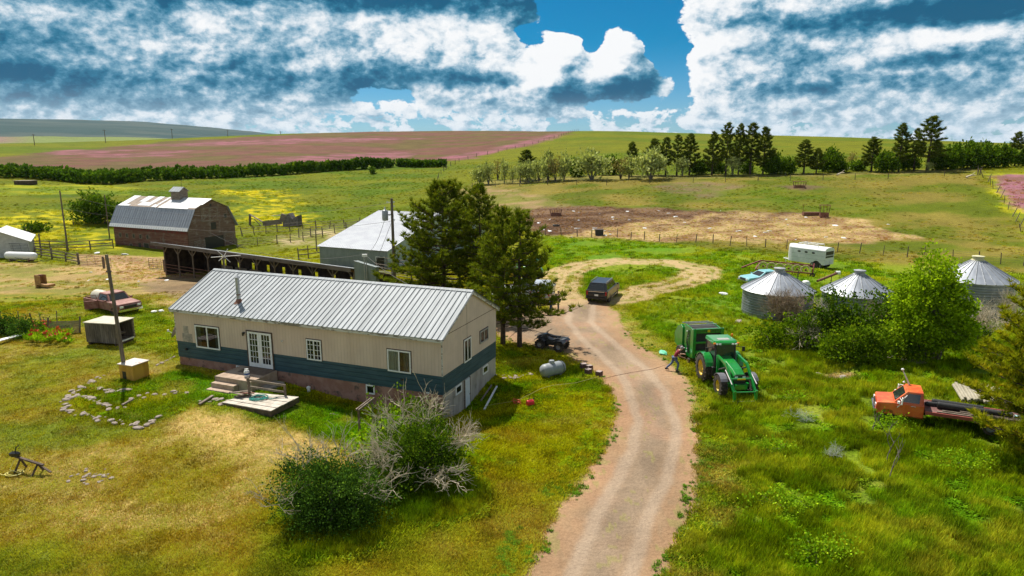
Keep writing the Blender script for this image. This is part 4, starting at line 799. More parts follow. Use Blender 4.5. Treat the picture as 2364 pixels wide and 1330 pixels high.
# ---------------- grain bins ----------------
def grainbin(x,y,rad,h,rh,label,nm=20,num=None,yellow=False,z=None):
    z=hz(x,y) if z is None else z
    t=thing('grain_bin',label,'grain bin',(x,y,z),0,'corrugated grain bins behind the hedge'); m=MB(); k=int(h/.11); pr=[]
    for i in range(k*4+1): pr.append((rad+.014*math.sin(i*math.pi/2),-.2+(h+.2)*i/(k*4)))
    m.lathe(pr,n=48); W=m.build('wall',mat('corrugated_bin_steel',(.23,.25,.27),(.36,.385,.41),1.2,.45,metal=.55,st=(1,1,.5)),t,True,ang=80); groove(W.data.materials[0],2,.21,.07,.01,.62)  # dark bands paint the shade of the corrugations into the steel
    m=MB(); R1=rad+.13; R0=.42; n=nm*2; vs=[];fs=[]
    for i in range(n): a=i*math.pi*2/n; vs+=[(R1*math.cos(a),R1*math.sin(a),h-.04),(R0*math.cos(a),R0*math.sin(a),h+rh)]
    for i in range(n): fs.append((2*i,2*((i+1)%n),2*((i+1)%n)+1,2*i+1))
    m.add(vs,fs); ro=m.build('roof',mat('bin_roof_steel',(.29,.31,.345),(.38,.405,.45),1.,.4,metal=.3),t); m=MB()
    for i in range(nm): a=i*math.pi*2/nm; m.beam((R1*math.cos(a),R1*math.sin(a),h-.02),(R0*math.cos(a),R0*math.sin(a),h+rh+.02),.05,.06)
    m.build('roof_ribs',W_['steel'],ro); m=MB(); m.lathe([(R0+.08,h+rh-.05),(R0+.08,h+rh+.04),(R0-.03,h+rh+.06),(R0-.03,h+rh+.26),(R0+.04,h+rh+.27),(R0+.04,h+rh+.34),(.02,h+rh+.42)],n=20); m.build('cap',W_['steel'] if not yellow else mat('yellowish_cap',(.52,.48,.28),(.58,.55,.36),3,.6),t,True)
    m=MB(); m.tube([((rad+.14)*math.cos(a*.1309),(rad+.14)*math.sin(a*.1309),h-.06) for a in range(49)],.03,5,False); m.build('eave_ring',W_['steel'],t)
    return t
b1=grainbin(22.25,54.6,2.78,2.15,1.4,'squat grain bin nearest the tractor with bare twigs before it',20)
b2=grainbin(28.4,53.6,2.65,2.15,1.4,'middle grain bin with dark stencilled numbers half hidden by the hedge')
b3=grainbin(38.9,55.,2.85,3.0,1.5,'rightmost grain bin with a yellowish cap behind the bright green tree',26,yellow=True)
def bin_number():
    cu=bpy.data.curves.new('number','FONT'); cu.body='2603'; cu.size=.42; cu.extrude=.004; cu.align_x='CENTER'
    o=bpy.data.objects.new('tmp',cu); COL.objects.link(o); bpy.context.view_layer.update(); me=bpy.data.meshes.new_from_object(o.evaluated_get(bpy.context.evaluated_depsgraph_get())); bpy.data.objects.remove(o)
    for v in me.vertices:
        a=-1.25+v.co.x/2.7; r=2.685+v.co.z; v.co=(r*math.cos(a),r*math.sin(a),1.45+v.co.y)
    n=link('number',me,W_['black'],b2)
bin_number()
m=MB(); m.beam((-2.75,-.3,-.1),(-2.2,-.6,1.7),.35,.05); m.build('chute',W_['steel'],b1)
# ---------------- vegetation ----------------
def fol(name,c1,c2,c3=None,sc=1.2,trans=.3):
    m=bpy.data.materials.new(name); m.use_nodes=True; G=NG(m.node_tree); G.n.clear()
    c1,c2,c3=[None if c is None else tuple(min(.6,x*k) for x,k in zip(c,(2.35,2.1,1.2))) for c in (c1,c2,c3)]; co=G.new('ShaderNodeTexCoord').outputs['Object']; gi=G.new('ShaderNodeNewGeometry')
    col=G.mix(G.ramp(G.noise(co,sc,4,.7),.33,.67),c1,c2)
    if c3: col=G.mix(G.ramp(G.noise(G.vm('ADD',co,(9,3,5)),sc*2.5,3,.7),.52,.7),col,c3)
    rn=gi.outputs['Random Per Island']; k=G.m('MULTIPLY_ADD',rn,.8,.62); col=G.mix(1.,col,G.xyz(k,k,G.m('MULTIPLY',k,.9)),'MULTIPLY')
    d=G.new('ShaderNodeBsdfDiffuse'); t=G.new('ShaderNodeBsdfTranslucent'); ms=G.new('ShaderNodeMixShader'); o=G.new('ShaderNodeOutputMaterial')
    G.l.new(col,d.inputs[0]); G.l.new(G.mix(1.,col,(1.3,1.3,.7),'MULTIPLY'),t.inputs[0]); ms.inputs[0].default_value=trans
    G.l.new(d.outputs[0],ms.inputs[1]); G.l.new(t.outputs[0],ms.inputs[2]); G.l.new(ms.outputs[0],o.inputs[0]); return m
V_={'pine':fol('pine_needles',(.030,.050,.008),(.075,.105,.014),(.13,.13,.018),.9),
 'pinef':fol('far_pine_needles',(.020,.036,.010),(.055,.080,.018),(.10,.115,.03),.7,.2),
 'piney':fol('yellow_pine_needles',(.07,.10,.008),(.15,.165,.012),(.22,.19,.02),.8),
 'shrub':fol('dark_shrub_leaves',(.014,.034,.006),(.040,.085,.010),(.11,.16,.018),1.2),
 'shrubb':fol('bluish_shrub_leaves',(.010,.027,.010),(.030,.072,.018),(.080,.15,.03),1.4),
 'hedge':fol('hedge_leaves',(.024,.054,.005),(.062,.112,.008),(.13,.185,.012),1.0),
 'bright':fol('bright_leaves',(.055,.11,.006),(.13,.21,.010),(.20,.29,.02),.9,.35),
 'olive':fol('silver_leaves',(.07,.10,.05),(.24,.29,.19),(.34,.37,.27),.9,.2),
 'oliveb':fol('brownish_leaves',(.075,.075,.04),(.14,.13,.075),(.2,.18,.12),.9,.2),
 'weed':fol('weed_leaves',(.05,.12,.008),(.12,.21,.012),(.20,.28,.02),1.5)}
def blades(P,D,n,L,w,spread,seed,leaf=False):
    "n flat blades leaving each point P around direction D"
    q=np.random.RandomState(seed);N=len(P);P=np.repeat(P,n,0);D=np.repeat(D,n,0)
    v=q.normal(size=P.shape); v/=np.linalg.norm(v,axis=1)[:,None]; d=D+v*spread; d/=np.linalg.norm(d,axis=1)[:,None]
    l=(L*q.uniform(.6,1.15,len(P)))[:,None]; s=np.cross(d,q.normal(size=P.shape)); s/=np.linalg.norm(s,axis=1)[:,None]; s*=(w*q.uniform(.7,1.2,len(P)))[:,None]
    if leaf:
        a=P+v*spread*.0; V=np.stack([a,a+d*l*.5+s,a+d*l,a+d*l*.5-s],1).reshape(-1,3); k=np.arange(len(P))*4; return V,np.stack([k,k+1,k+2,k+3],1)
    V=np.stack([P-s*.5,P+s*.5,P+d*l],1).reshape(-1,3); k=np.arange(len(P))*3; return V,np.stack([k,k+1,k+2],1)
def pine_mesh(h,rad,base,seed,dens=1.,blade=14,L=.34,w=.045,top=.5,lean=0,irr=.35,droop=.12,lower_dead=False,limbs=62):
    q=random.Random(seed); tr=MB(); tp=[];td=[]
    n=9; bend=[(q.uniform(-.08,.08)*h*.1+lean*(i/n)**2*h,q.uniform(-.08,.08)*h*.1) for i in range(n+1)]; bend[0]=(0,0)
    r0=.017*h+.04; sp=[Vector((bend[i][0]*(i/n),bend[i][1]*(i/n),h*i/n*.985-.25*(i==0))) for i in range(n+1)]
    tr.tube(sp,[r0*(1-.93*(i/n)**.9) for i in range(n+1)],7)
    def stem(z): 
        f=min(max(z/h*n,0),n-.001);i=int(f); return sp[i].lerp(sp[i+1],f-i)
    for i in range(limbs):
        f=(i+q.random())/limbs; z=h*(base+(1-base)*f*.97); 
        prof=min(1,(f*4+.35))*(1-f)**.62 if top<1 else (1-f)**.9
        ln=rad*prof*q.uniform(1-irr,1+irr*.5)+.12; a=i*2.4+q.uniform(-.5,.5); up=.05+.75*f**1.5+q.uniform(-.1,.15)
        P=stem(z); d=Vector((math.cos(a),math.sin(a),up)).normalized(); pts=[P];m=5
        for j in range(1,m+1):
            t=j/m; pts.append(P+d*ln*t+Vector((0,0,-droop*ln*math.sin(t*2.2)+.14*ln*t*t))+Vector((q.uniform(-1,1),q.uniform(-1,1),q.uniform(-.5,.5)))*.04*ln)
        rr=max(.012,.010*ln+.018)*(1.1-.4*f); tr.tube(pts,[rr*(1-.8*j/m) for j in range(m+1)],4,False)
        k=int((3.2+ln*3.6)*dens)
        for b in range(k):
            t=(.30+.70*(b+.5)/k)*q.uniform(.93,1.03); t=min(t,.999); jj=int(t*m); B=pts[jj].lerp(pts[jj+1],t*m-jj)
            s=(q.random()-.5)*2; side=Vector((-d.y,d.x,0))*s; ll=ln*.42*(1.08-t)*abs(s)+.10
            e=B+(side*1.0+d*.5).normalized()*ll+Vector((0,0,q.uniform(.0,.22))); 
            if ll>.35: tr.tube([B,e],[.012,.006],3,False)
            for c in range(1 if ll<.35 else (2 if ll<.9 else 4)):
                u=1-c*.27; tp.append(tuple(B.lerp(e,u))); dd=(e-B).normalized()*.55+Vector((0,0,.75)); td.append(tuple(dd.normalized()))
    for z in (.97,.99,1.0): tp.append(tuple(stem(z*h*.985))); td.append((0,0,1))
    if lower_dead:
        for i in range(16):
            z=h*q.uniform(.13,base+.08);a=q.uniform(0,6.28);P=stem(z); ln=rad*q.uniform(.3,.62); d=Vector((math.cos(a),math.sin(a),q.uniform(-.15,.15))); pts=[P+d*ln*t+Vector((0,0,-.15*ln*t*t)) for t in (0,.3,.6,1)]; tr.tube(pts,[.03,.022,.014,.005],4,False)
            for b in range(5): t=q.uniform(.3,1); B=P+d*ln*t+Vector((0,0,-.15*ln*t*t)); tr.tube([B,B+Vector((q.uniform(-.4,.4),q.uniform(-.4,.4),q.uniform(-.25,.12)))],[.009,.004],3,False)
    V,Fc=blades(np.array(tp),np.array(td),blade,L,w,.85,seed); cr=fast('crown',V,Fc)
    me=bpy.data.meshes.new('trunk'); me.from_pydata([tuple(v) for v in tr.v],[],tr.f); me.polygons.foreach_set('use_smooth',[True]*len(me.polygons)); return me,cr
def tree(name,label,cat,loc,meshes,mats,scale=1,rz=0,group=None,sx=None):
    t=thing(name,label,cat,loc,rz,group); t.scale=(scale*(sx or 1),scale*(sx or 1),scale)
    for me,mt,nm in zip(meshes,mats,('trunk','crown','dead_branches')):
        if me is None: continue
        if not me.materials: me.materials.append(mt)
        o=bpy.data.objects.new(nm,me); COL.objects.link(o); o.parent=t
    return t
# the four yard pines behind the house
PG='pines behind the ranch house'
def near_pine(px,py,Y,h,rad,base,seed,label,**k):
    if Y: d=ray(px,py); p=Vector((d.x/d.y*Y,Y,0)); p.z=hz(p.x,p.y)
    else: p=Gp(px,py)
    me=pine_mesh(h,rad,base,seed,**k); return tree('pine_tree',label,'pine tree',p,me,(W_['bark'],V_['pine']),group=PG)
near_pine(1026,665,57.5,10.9,6.3,.05,11,'broad dense pine nearest the utility pole behind the house roof',dens=1.35,blade=18,L=.44,w=.07,limbs=110)
near_pine(1110,678,55.5,10.8,3.2,.20,12,'slender tall pine with a bare neck and tufted top, second from the utility pole',dens=1.2,blade=18,L=.42,w=.07,irr=.5,limbs=80)
near_pine(1161,795,None,9.7,3.4,.20,13,'pine beside the gable wall, left of the pine with sweeping low boughs',dens=1.25,blade=18,L=.40,w=.065,lower_dead=True,limbs=66)
near_pine(1199,802,None,9.6,3.8,.20,14,'pine with sweeping low boughs at the edge of the gravel drive by the quad bike',dens=1.2,blade=17,L=.40,w=.06,lower_dead=True,droop=.30,limbs=78)
# big yellow green pine cut by the right edge
p=Vector((24.2,26.8,0)); p.z=hz(p.x,p.y)
me=pine_mesh(10.2,4.9,.01,21,dens=1.9,blade=22,L=.34,w=.045,limbs=170,droop=.05,irr=.25); tree('pine_tree','yellow green pine cut by the right edge, hiding the tail of the orange truck','pine tree',p,me,(W_['bark'],V_['piney']))
# far pines
FP=[pine_mesh(12,3.0,.18,31,.95,14,.62,.16,limbs=62,irr=.5),pine_mesh(12,2.7,.24,32,.9,14,.60,.16,limbs=56,irr=.6),pine_mesh(12,3.5,.14,33,.95,14,.66,.17,limbs=66,irr=.5),pine_mesh(12,2.4,.30,34,.9,14,.55,.15,limbs=50,irr=.6,lean=.02)]
def farpine(px,pb,pt,w,v,label,name='pine_tree'):
    p=Gp(px,pb); h=Ht(px,pb,pt); s=h/12; W=w*depth(p)/F; base=(5.0,4.4,6.0,3.9)[v]
    t=tree(name,label,'pine tree',p,FP[v],(W_['bark'],V_['pinef']),s,v*1.3+px,'pines of the shelter belt'); k=max(.85,min(2.3,1.15*W/(base*s)))
    t.scale=(s*k,s*k,s)
for a in [(1216,417,346,56,2,'dark round pine behind the silver trees at the left end of the belt'),(1266,417,350,40,0,'small dark pine peeping over the silver trees near the left end'),
 (1458,407,328,36,0,'single pine right of the brownish bare tree in the belt'),(1508,405,320,48,2,'broad dull pine directly behind the biggest silver bush'),(1536,405,317,34,1,'slim pine just right of the biggest silver bush'),(1562,405,311,32,3,'slim pine over the little silver bush'),
 (1591,405,309,42,0,'wide pine standing clear left of the tall clump'),(1643,405,304,36,0,'leftmost pine of the tall clump, a step apart'),(1675,404,283,38,1,'tall sparse pine topping the skyline at the left of the clump'),(1704,403,286,34,0,'dark narrow pine in the middle of the tall clump'),
 (1731,403,284,44,1,'tallest wide crowned pine in the tall clump'),(1761,402,293,46,2,'rightmost leafy pine of the tall clump with low side boughs'),(1855,401,323,44,0,'pine standing alone right of the tall clump'),(1884,401,342,36,2,'short bushy pine touching the lone pine'),
 (2011,396,316,52,2,'rounded pine at the left of the right hand group'),(2074,396,285,44,0,'tall conical pine of the right hand group'),(2109,394,296,30,3,'slender pine between two taller ones in the right hand group'),(2140,396,268,60,1,'tallest ragged pine of the right hand group'),(2342,383,304,40,2,'lone pine near the right edge above the hedge')]: farpine(*a)
# broadleaf generator
def leafy_mesh(blobs,leaf,n_per,lw,seed,stems=None,clump=.32,dens=9,twig=None,spread=.9,trunk_r=.06):
    "blobs: (x,y,z,rx,ry,rz); clumps spread through each blob, denser near the shell"
    q=np.random.RandomState(seed);C=[];D=[]
    for (x,y,z,rx,ry,rz) in blobs:
        n=max(6,int(1.75*dens*(rx*ry+rx*rz+ry*rz)/clump**.5)); v=q.normal(size=(n,3)); v/=np.linalg.norm(v,axis=1)[:,None]; rr=q.uniform(.35,1,n)**.45
        b=1+.30*np.sin(v[:,:1]*5+seed+3*v[:,2:3])+.22*np.sin(v[:,1:2]*8+2*seed)+q.uniform(-.25,.28,(n,1)); c=v*np.array((rx,ry,rz))*rr[:,None]*b+np.array((x,y,z)); k=c[:,2]>.05; C.append(c[k]); D.append((v+np.array((0,0,.35)))[k])
    C=np.concatenate(C);D=np.concatenate(D); P=np.repeat(C,n_per,0)+q.normal(size=(len(C)*n_per,3))*clump*.5; Dn=np.repeat(D,n_per,0)
    V,Fc=blades(P,Dn,1,leaf*1.3,lw*1.55,spread,seed+1,True); cr=fast('crown',V,Fc)
    tr=MB(); r_=random.Random(seed)
    for (x,y,z,rx,ry,rz) in blobs:
        b=Vector(stems or (x*.4,y*.4,0)); e=Vector((x,y,z)); m=b.lerp(e,.5)+Vector((r_.uniform(-.2,.2),r_.uniform(-.2,.2),.1)); R0=trunk_r*(.5+.5*rx); tr.tube([b-Vector((0,0,.2)),m,e],[R0,R0*.6,R0*.3],5,False)
        for i in range(7): d=Vector((r_.gauss(0,1),r_.gauss(0,1),r_.gauss(.3,.8))).normalized(); tr.tube([e,e+Vector((d.x*rx,d.y*ry,d.z*rz))*.8],[R0*.3,.006],3,False)
    me=bpy.data.meshes.new('trunk'); me.from_pydata([tuple(v) for v in tr.v],[],tr.f); return me,cr
def twigs(starts,ln,depth_,seed,r=.022,gn=3,sp=.55,up=.25):
    q=random.Random(seed); m=MB()
    def go(p,d,l,k,r):
        a=p+d*l*.5+Vector((q.uniform(-1,1),q.uniform(-1,1),q.uniform(-1,1)))*l*.07; b=p+d*l; m.tube([p,a,b],[r,r*.85,r*.68],3,False)
        if k==0: return
        for i in range(gn):
            e=(d+Vector((q.gauss(0,1),q.gauss(0,1),q.gauss(.1,.8)))*sp+Vector((0,0,up*.3))).normalized(); go(p+d*l*q.uniform(.45,1.),e,l*q.uniform(.6,.9),k-1,r*.66)
    for p,d in starts: go(Vector(p),Vector(d).normalized(),ln*q.uniform(.7,1.2),depth_,r)
    me=bpy.data.meshes.new('dead_branches'); me.from_pydata([tuple(v) for v in m.v],[],m.f); return me
def shrub(label,loc,blobs,mt='shrub',leaf=.13,lw=.04,n_per=14,seed=1,dead=None,cat='shrub',name='shrub',bark='barkl',dens=9,clump=.32,group=None,deadm='dead',trunk_r=.04,rz=0):
    me,cr=leafy_mesh(blobs,leaf,n_per,lw,seed,dens=dens,clump=clump,trunk_r=trunk_r)
    return tree(name,label,cat,loc,(me,cr,dead),(W_[bark],V_[mt],W_[deadm]),group=group,rz=rz)
def fan(c,n,seed,ex=(1,1,.6),bias=(0,0,.5),r=.3):
    q=random.Random(seed); out=[]
    for i in range(n):
        d=Vector((q.gauss(0,1)*ex[0],q.gauss(0,1)*ex[1],abs(q.gauss(0,1))*ex[2]))+Vector(bias); out.append((Vector(c)+Vector((q.uniform(-r,r),q.uniform(-r,r),q.uniform(-r,r)*.5)),d))
    return out
# foreground shrubs
p=Gp(760,1215); shrub('dark dense bluish green shrub nearest the camera with bleached dead tips on its left',p,[(-1.0,.3,1.2,1.0,1.0,1.1),(.1,-.1,1.3,1.1,1.0,1.2),(.9,.4,1.1,.9,.9,1.0),(-.4,.9,1.1,1.2,.9,1.0),(.3,.2,.5,1.5,1.3,.55)],'shrubb',.070,.022,34,41,
 dead=twigs(fan((-1.0,.9,1.9),16,1,(1.2,.6,.5),(-.7,.2,.8),.6)+fan((.2,1.0,2.1),10,2,(.7,.5,.5),(.2,.1,1.0),.4)+fan((1.3,.6,1.1),13,3,(.8,.8,.4),(.9,-.3,.1),.5)+fan((-1.6,.0,1.1),8,31,(.8,.6,.4),(-1.,-.2,.1),.4),.62,3,5,.019,2),dens=15)
p=Gp(975,1120); shrub('round green shrub bristling with pale dead branches on its right side',p,[(-.3,.6,1.4,1.2,1.1,1.2),(.5,.2,1.2,1.0,1.0,1.0),(.0,1.1,1.2,1.1,1.0,1.1),(-.7,0,.8,.9,.9,.7),(.3,.3,.5,1.4,1.1,.5)],'shrub',.075,.024,32,42,
 dead=twigs(fan((1.0,.4,1.5),17,4,(1,.5,.5),(1.6,.0,.5),.4)+fan((-.4,1.2,2.2),20,5,(1,.6,.6),(-.2,.2,1.1),.7)+fan((-1.1,.0,1.3),18,6,(.8,.8,.5),(-1.0,-.4,.3),.5)+fan((.8,-.4,.9),13,7,(.9,.5,.4),(1,-1.0,-.1),.4),.78,3,6,.024,2),dens=13)
p=Gp(858,1155); shrub('low grey green bush joining the two dead tipped shrubs at the front',p,[(-.7,.2,.6,.9,.8,.7),(.3,.4,.7,.9,.8,.7),(1.2,.8,.6,.9,.8,.6),(.2,-.3,.35,1.1,.7,.4)],'shrub',.10,.035,13,143,dead=twigs(fan((.2,.3,1.0),16,131,(1,.8,.5),(.2,-.3,.6),.8),.5,3,132,.022,2),dens=11)
p=Gp(885,1080); shrub('low leafy green shrub between the two dead tipped shrubs',p,[(-.6,.4,.8,.9,.9,.8),(.3,.9,.9,.9,.9,.8),(-.1,1.9,.8,.9,1.0,.8),(.5,-.3,.6,.8,.8,.6)],'weed',.12,.04,12,43,
 dead=twigs(fan((.1,.5,1.2),10,8,(1,.8,.5),(0,.0,.6),.7)+fan((-.4,-.7,.6),6,9,(1,.6,.4),(.0,-.6,.2),.4),.5,3,7,.015),dens=9)
p=Gp(925,1010); shrub('light green bush with yellow shoots against the house foundation',p,[(-.9,.2,.8,.8,.8,.9),(.2,.5,.9,.9,.8,.9),(.0,-.6,.7,.9,.9,.7),(1.0,.3,.6,.7,.7,.6)],'hedge',.12,.04,12,44,dens=10)
p=Gp(1000,985); t=tree('bare_bush','leafless greyish brown bush at the front corner of the basement wall','shrub',p,(None,None,twigs(fan((0,0,.1),22,10,(1,1,.5),(0,0,.5),.5),.50,4,11,.016)),(None,None,W_['deadd']))
# trees and hedge by the bins
p=Gp(2138,833); shrub('tall bright green maple like tree between the middle and right grain bins',p,[(0,.3,5.6,1.3,1.2,1.5),(-1.1,0,4.6,1.3,1.2,1.2),(.9,.3,4.6,1.2,1.2,1.2),(-.3,-.3,3.5,1.9,1.4,1.2),(1.4,.1,3.2,1.3,1.2,1.2),(-1.2,-.2,2.4,1.3,1.2,1.1),(.6,-.5,2.3,1.9,1.3,1.2),(1.9,0,1.8,1.0,1.,1.1)],'bright',.15,.055,15,51,cat='tree',name='leafy_tree',dens=11,clump=.36,trunk_r=.10)
p=Gp(2055,800); shrub('dark green bush hiding the right half of the middle grain bin',p,[(-.3,.4,2.4,1.3,1.1,1.4),(.6,0,1.4,1.2,1.,1.2),(-.9,-.2,1.0,1.,.9,1.),(.2,-.7,.6,1.4,.9,.7)],'shrub',.15,.05,13,52,dens=9)
p=Gp(1925,805); shrub('dark green bush in front of the gap between the left and middle grain bins',p,[(-.4,.5,2.5,1.4,1.,1.4),(.9,.3,2.0,1.3,1.,1.2),(-.2,-.2,1.3,1.8,1.1,1.1),(1.4,-.2,1.0,1.1,.9,.9),(-1.6,.1,1.3,1.1,.9,1.1)],'shrub',.15,.05,13,53,dead=twigs(fan((-1.4,-.1,1.0),8,12,(.8,.6,.5),(-.6,-.6,.2),.3)+fan((-.9,.2,2.),5,13,(.6,.4,.5),(.6,-.1,.4),.3),.7,3,12,.02),dens=9)
p=Gp(1975,838); shrub('lower lit part of the hedge in front of the middle grain bin',p,[(-1.5,0,1.1,1.2,.9,.9),(-.2,.1,1.4,1.2,.9,1.1),(1.1,.1,1.3,1.2,.9,1.0),(.1,-.4,.6,2.0,.7,.6)],'hedge',.14,.048,14,54,dens=10)
p=Gp(1815,805); shrub('hedge bush at the tractor end under the grey twigs',p,[(-1.4,0,.9,1.0,.9,.9),(0,.2,1.0,1.1,.9,.9),(1.3,-.1,1.1,1.2,.9,1.0),(2.3,-.2,.9,1.,.8,.8)],'hedge',.14,.048,13,55,dead=twigs(fan((1.1,.2,.9),9,14,(.8,.5,.3),(.5,-.9,-.1),.3),.8,3,14,.022),dens=9)
p=Gp(2085,838); shrub('rounded hedge bush right of the concrete strip',p,[(-1.0,.2,.9,1.,.9,.8),(.2,0,.8,1.1,.9,.8),(1.2,.2,1.2,1.,.9,1.)],'hedge',.14,.048,12,56,dens=9)
p=Gp(2235,800); shrub('shadowed low bush right of the bright green tree',p,[(-.2,.3,1.,1.1,.9,1.),(.7,.0,.7,.9,.8,.7),(-1.,0,.7,.9,.8,.7)],'shrub',.14,.048,12,57,dens=8)
p=Gp(1812,748); tree('bare_bush','big grey leafless bush fanning over the left grain bin','shrub',p,(None,None,twigs(fan((0,0,.1),34,15,(1.0,.6,.9),(0,-.1,1.2),.6),1.05,4,16,.03,3,.5)),(None,None,W_['deadd']))
p=Gp(2040,765); tree('bare_bush','thin leafless bush before the numbers on the middle grain bin','shrub',p,(None,None,twigs(fan((0,0,.1),9,17,(.7,.5,.9),(0,0,1.4),.3),1.0,4,18,.024,3,.45)),(None,None,W_['deadd']))
p=Gp(2262,790); tree('bare_tree','pale leafless sapling before the right grain bin','tree',p,(None,None,twigs(fan((0,0,.1),12,19,(.8,.6,.9),(.3,0,1.3),.3),1.15,4,20,.03,3,.5)),(None,None,W_['dead']))
p=Gp(2335,750); tree('bare_tree','yellowish fine twigged sapling reaching past the right grain bin','tree',p,(None,None,twigs(fan((0,0,.1),12,21,(.9,.6,.9),(.2,0,1.5),.3),1.1,4,22,.02,3,.4)),(None,None,W_['dead']))
# shelter belt: silver trees
OM=[leafy_mesh([(0,0,2.5,1.6,1.5,1.2),(-1.4,0,2.1,1.2,1.2,1.0),(1.4,.2,2.2,1.2,1.2,1.0),(.2,0,3.4,1.1,1.1,.9)],.42,9,.12,61+i,stems=(0,0,0),clump=.7,dens=4,trunk_r=.16) for i in range(2)]
OM.append(leafy_mesh([(0,0,2.6,1.3,1.3,1.3),(-.8,0,3.2,1.0,1.,.9),(.8,0,3.3,1.,1.,.9)],.42,8,.11,63,stems=(0,0,0),clump=.7,dens=4,trunk_r=.16))
OB=leafy_mesh([(0,0,2.6,1.5,1.3,1.2),(-.9,0,3.0,1.1,1.,.9),(.9,0,3.1,1.,1.,.9)],.36,5,.10,64,stems=(0,0,0),clump=.8,dens=3,trunk_r=.14)
OG=leafy_mesh([(0,0,2.0,1.8,1.5,1.6),(-1.4,0,1.4,1.2,1.2,1.2),(1.4,.2,1.6,1.3,1.2,1.3)],.42,10,.13,65,clump=.7,dens=5)
def belt(px,pb,pt,w,k,label):
    p=Gp(px,pb); h=Ht(px,pb,pt); m,mt,cw,ch=[(OM[0],'olive',5.4,4.2),(OM[1],'olive',5.4,4.2),(OM[2],'olive',3.8,4.1),(OB,'oliveb',3.8,3.9),(OG,'shrub',5.4,3.4)][k]
    if k==4: m=OGC.setdefault('a',m)
    t=tree('silver_tree' if k<3 else ('bare_tree' if k==3 else 'dark_shrub'),label,'tree' if k<4 else 'shrub',p,m,(W_['barkl' if k!=3 else 'bark'],V_[mt]),1,px,'trees of the shelter belt'); s=h/ch; q=1.25*w*depth(p)/F/cw; t.scale=(q,q,s*1.05)
OGC={}
for a in [(1108,426,389,36,0,'first silver tree at the left end of the shelter belt'),(1128,426,384,24,2,'silver tree second from the left end, touching the first'),(1149,415,376,24,3,'bare greyish tree behind the left end of the silver row'),(1164,424,380,20,2,'narrow silver tree right of the bare greyish tree'),(1183,424,393,14,2,'smallest silver tree in the left part of the row'),
 (1202,423,384,24,2,'silver tree left of the dark round pine trunk'),(1221,422,378,30,0,'silver tree in front of the dark round pine'),(1244,420,378,26,2,'silver tree just right of the dark round pine'),(1264,420,364,34,1,'taller silver tree in front of the small dark pine'),(1282,420,370,22,3,'brownish tree between two taller silver trees'),(1302,417,364,36,1,'silver tree ending the dense left row'),
 (1366,415,356,66,0,'widest silver tree standing alone in the grass gap'),(1407,404,369,40,4,'dark green bush behind and right of the lone silver tree'),(1433,414,371,30,3,'brownish half bare tree left of the single pine'),(1452,413,369,32,1,'silver tree under the single pine'),(1502,414,352,62,0,'biggest silver tree in front of the broad dull pine'),(1575,407,371,30,2,'little silver bush below the slim pine'),(1691,404,368,32,2,'pale silver bush at the foot of the tall clump'),
 (1330,408,375,36,4,'dark low bush in the grass gap'),(1785,402,365,40,4,'dark bush at the right foot of the tall clump'),(1815,402,372,34,4,'low green bush between tall clump and lone pine'),(1915,398,354,44,4,'round dark bush right of the short bushy pine'),(1940,397,374,28,4,'small dark bush by the fallen white log'),(1965,385,356,20,3,'thin half bare tree above the fallen logs'),
 (1980,394,375,40,4,'low bush at the foot of the rounded pine'),(2045,398,360,40,4,'bush in the gap of the right hand pine group'),(2143,396,378,16,2,'whitish shrub at the foot of the ragged pine'),(2165,392,352,46,4,'dark bush right of the ragged pine'),(2200,391,345,52,4,'hedge bush with the yellowish left flank'),(2235,389,340,50,4,'tallest bush of the right hand hedge'),(2270,387,341,50,4,'hedge bush left of the gap before the edge pine'),(2305,386,345,44,4,'last rounded hedge bush before the edge pine'),(2362,384,352,24,4,'bush cut by the right edge beneath the edge pine'),
 (1615,402,376,36,4,'dim undergrowth bush behind the wide pine'),(1655,401,374,30,4,'dim undergrowth bush behind the tall clump'),(1720,400,373,34,4,'undergrowth bush inside the tall clump'),(2095,393,362,36,4,'undergrowth bush behind the slender pine')]: belt(*a)
# creek thicket: one mass of brush
def thicket():
    q=np.random.RandomState(5); B=[]
    line=[Gp(x,y) for x,y in ((-120,408),(0,412),(60,413),(130,418),(200,426),(250,427),(330,420),(450,413),(560,410),(650,405),(760,396),(860,390),(905,387),(918,386),(960,387),(1030,386))]
    C=[];D=[]
    for i in range(len(line)-1):
        a,b=line[i],line[i+1]; n=int((b-a).length*30)
        if i==12: n=n//6
        thick=12 if i<5 else (7 if i<8 else 4.5)
        for k in range(n):
            t=q.uniform(); p=a.lerp(b,t); off=q.uniform(0,thick); d=Vector((p.x,p.y,0)).normalized(); x,y=p.x+d.x*off,p.y+d.y*off; top=1.12*(1.6+1.6*float(fbm(np.array(x/6.),np.array(y/6.),3,9))+.5*float(vnoise(np.array(x/1.8),np.array(y/1.8),3)))*(1.0 if i<12 else .7)
            z=hz(x,y)+top*q.uniform(0,1)**.9; C.append((x,y,z)); D.append((q.normal()*.6,q.normal()*.6-.3,1))
    V,Fc=blades(np.array(C),np.array(D),9,1.05,.28,.9,77,True); me=fast('creek_thicket',V,Fc); o=link('creek_thicket',me,fol('thicket_leaves',(.020,.050,.010),(.045,.095,.014),(.09,.15,.018),.15,.2)); tag(o,'long dark band of brush along the creek below the purple field',kind='stuff')
thicket()
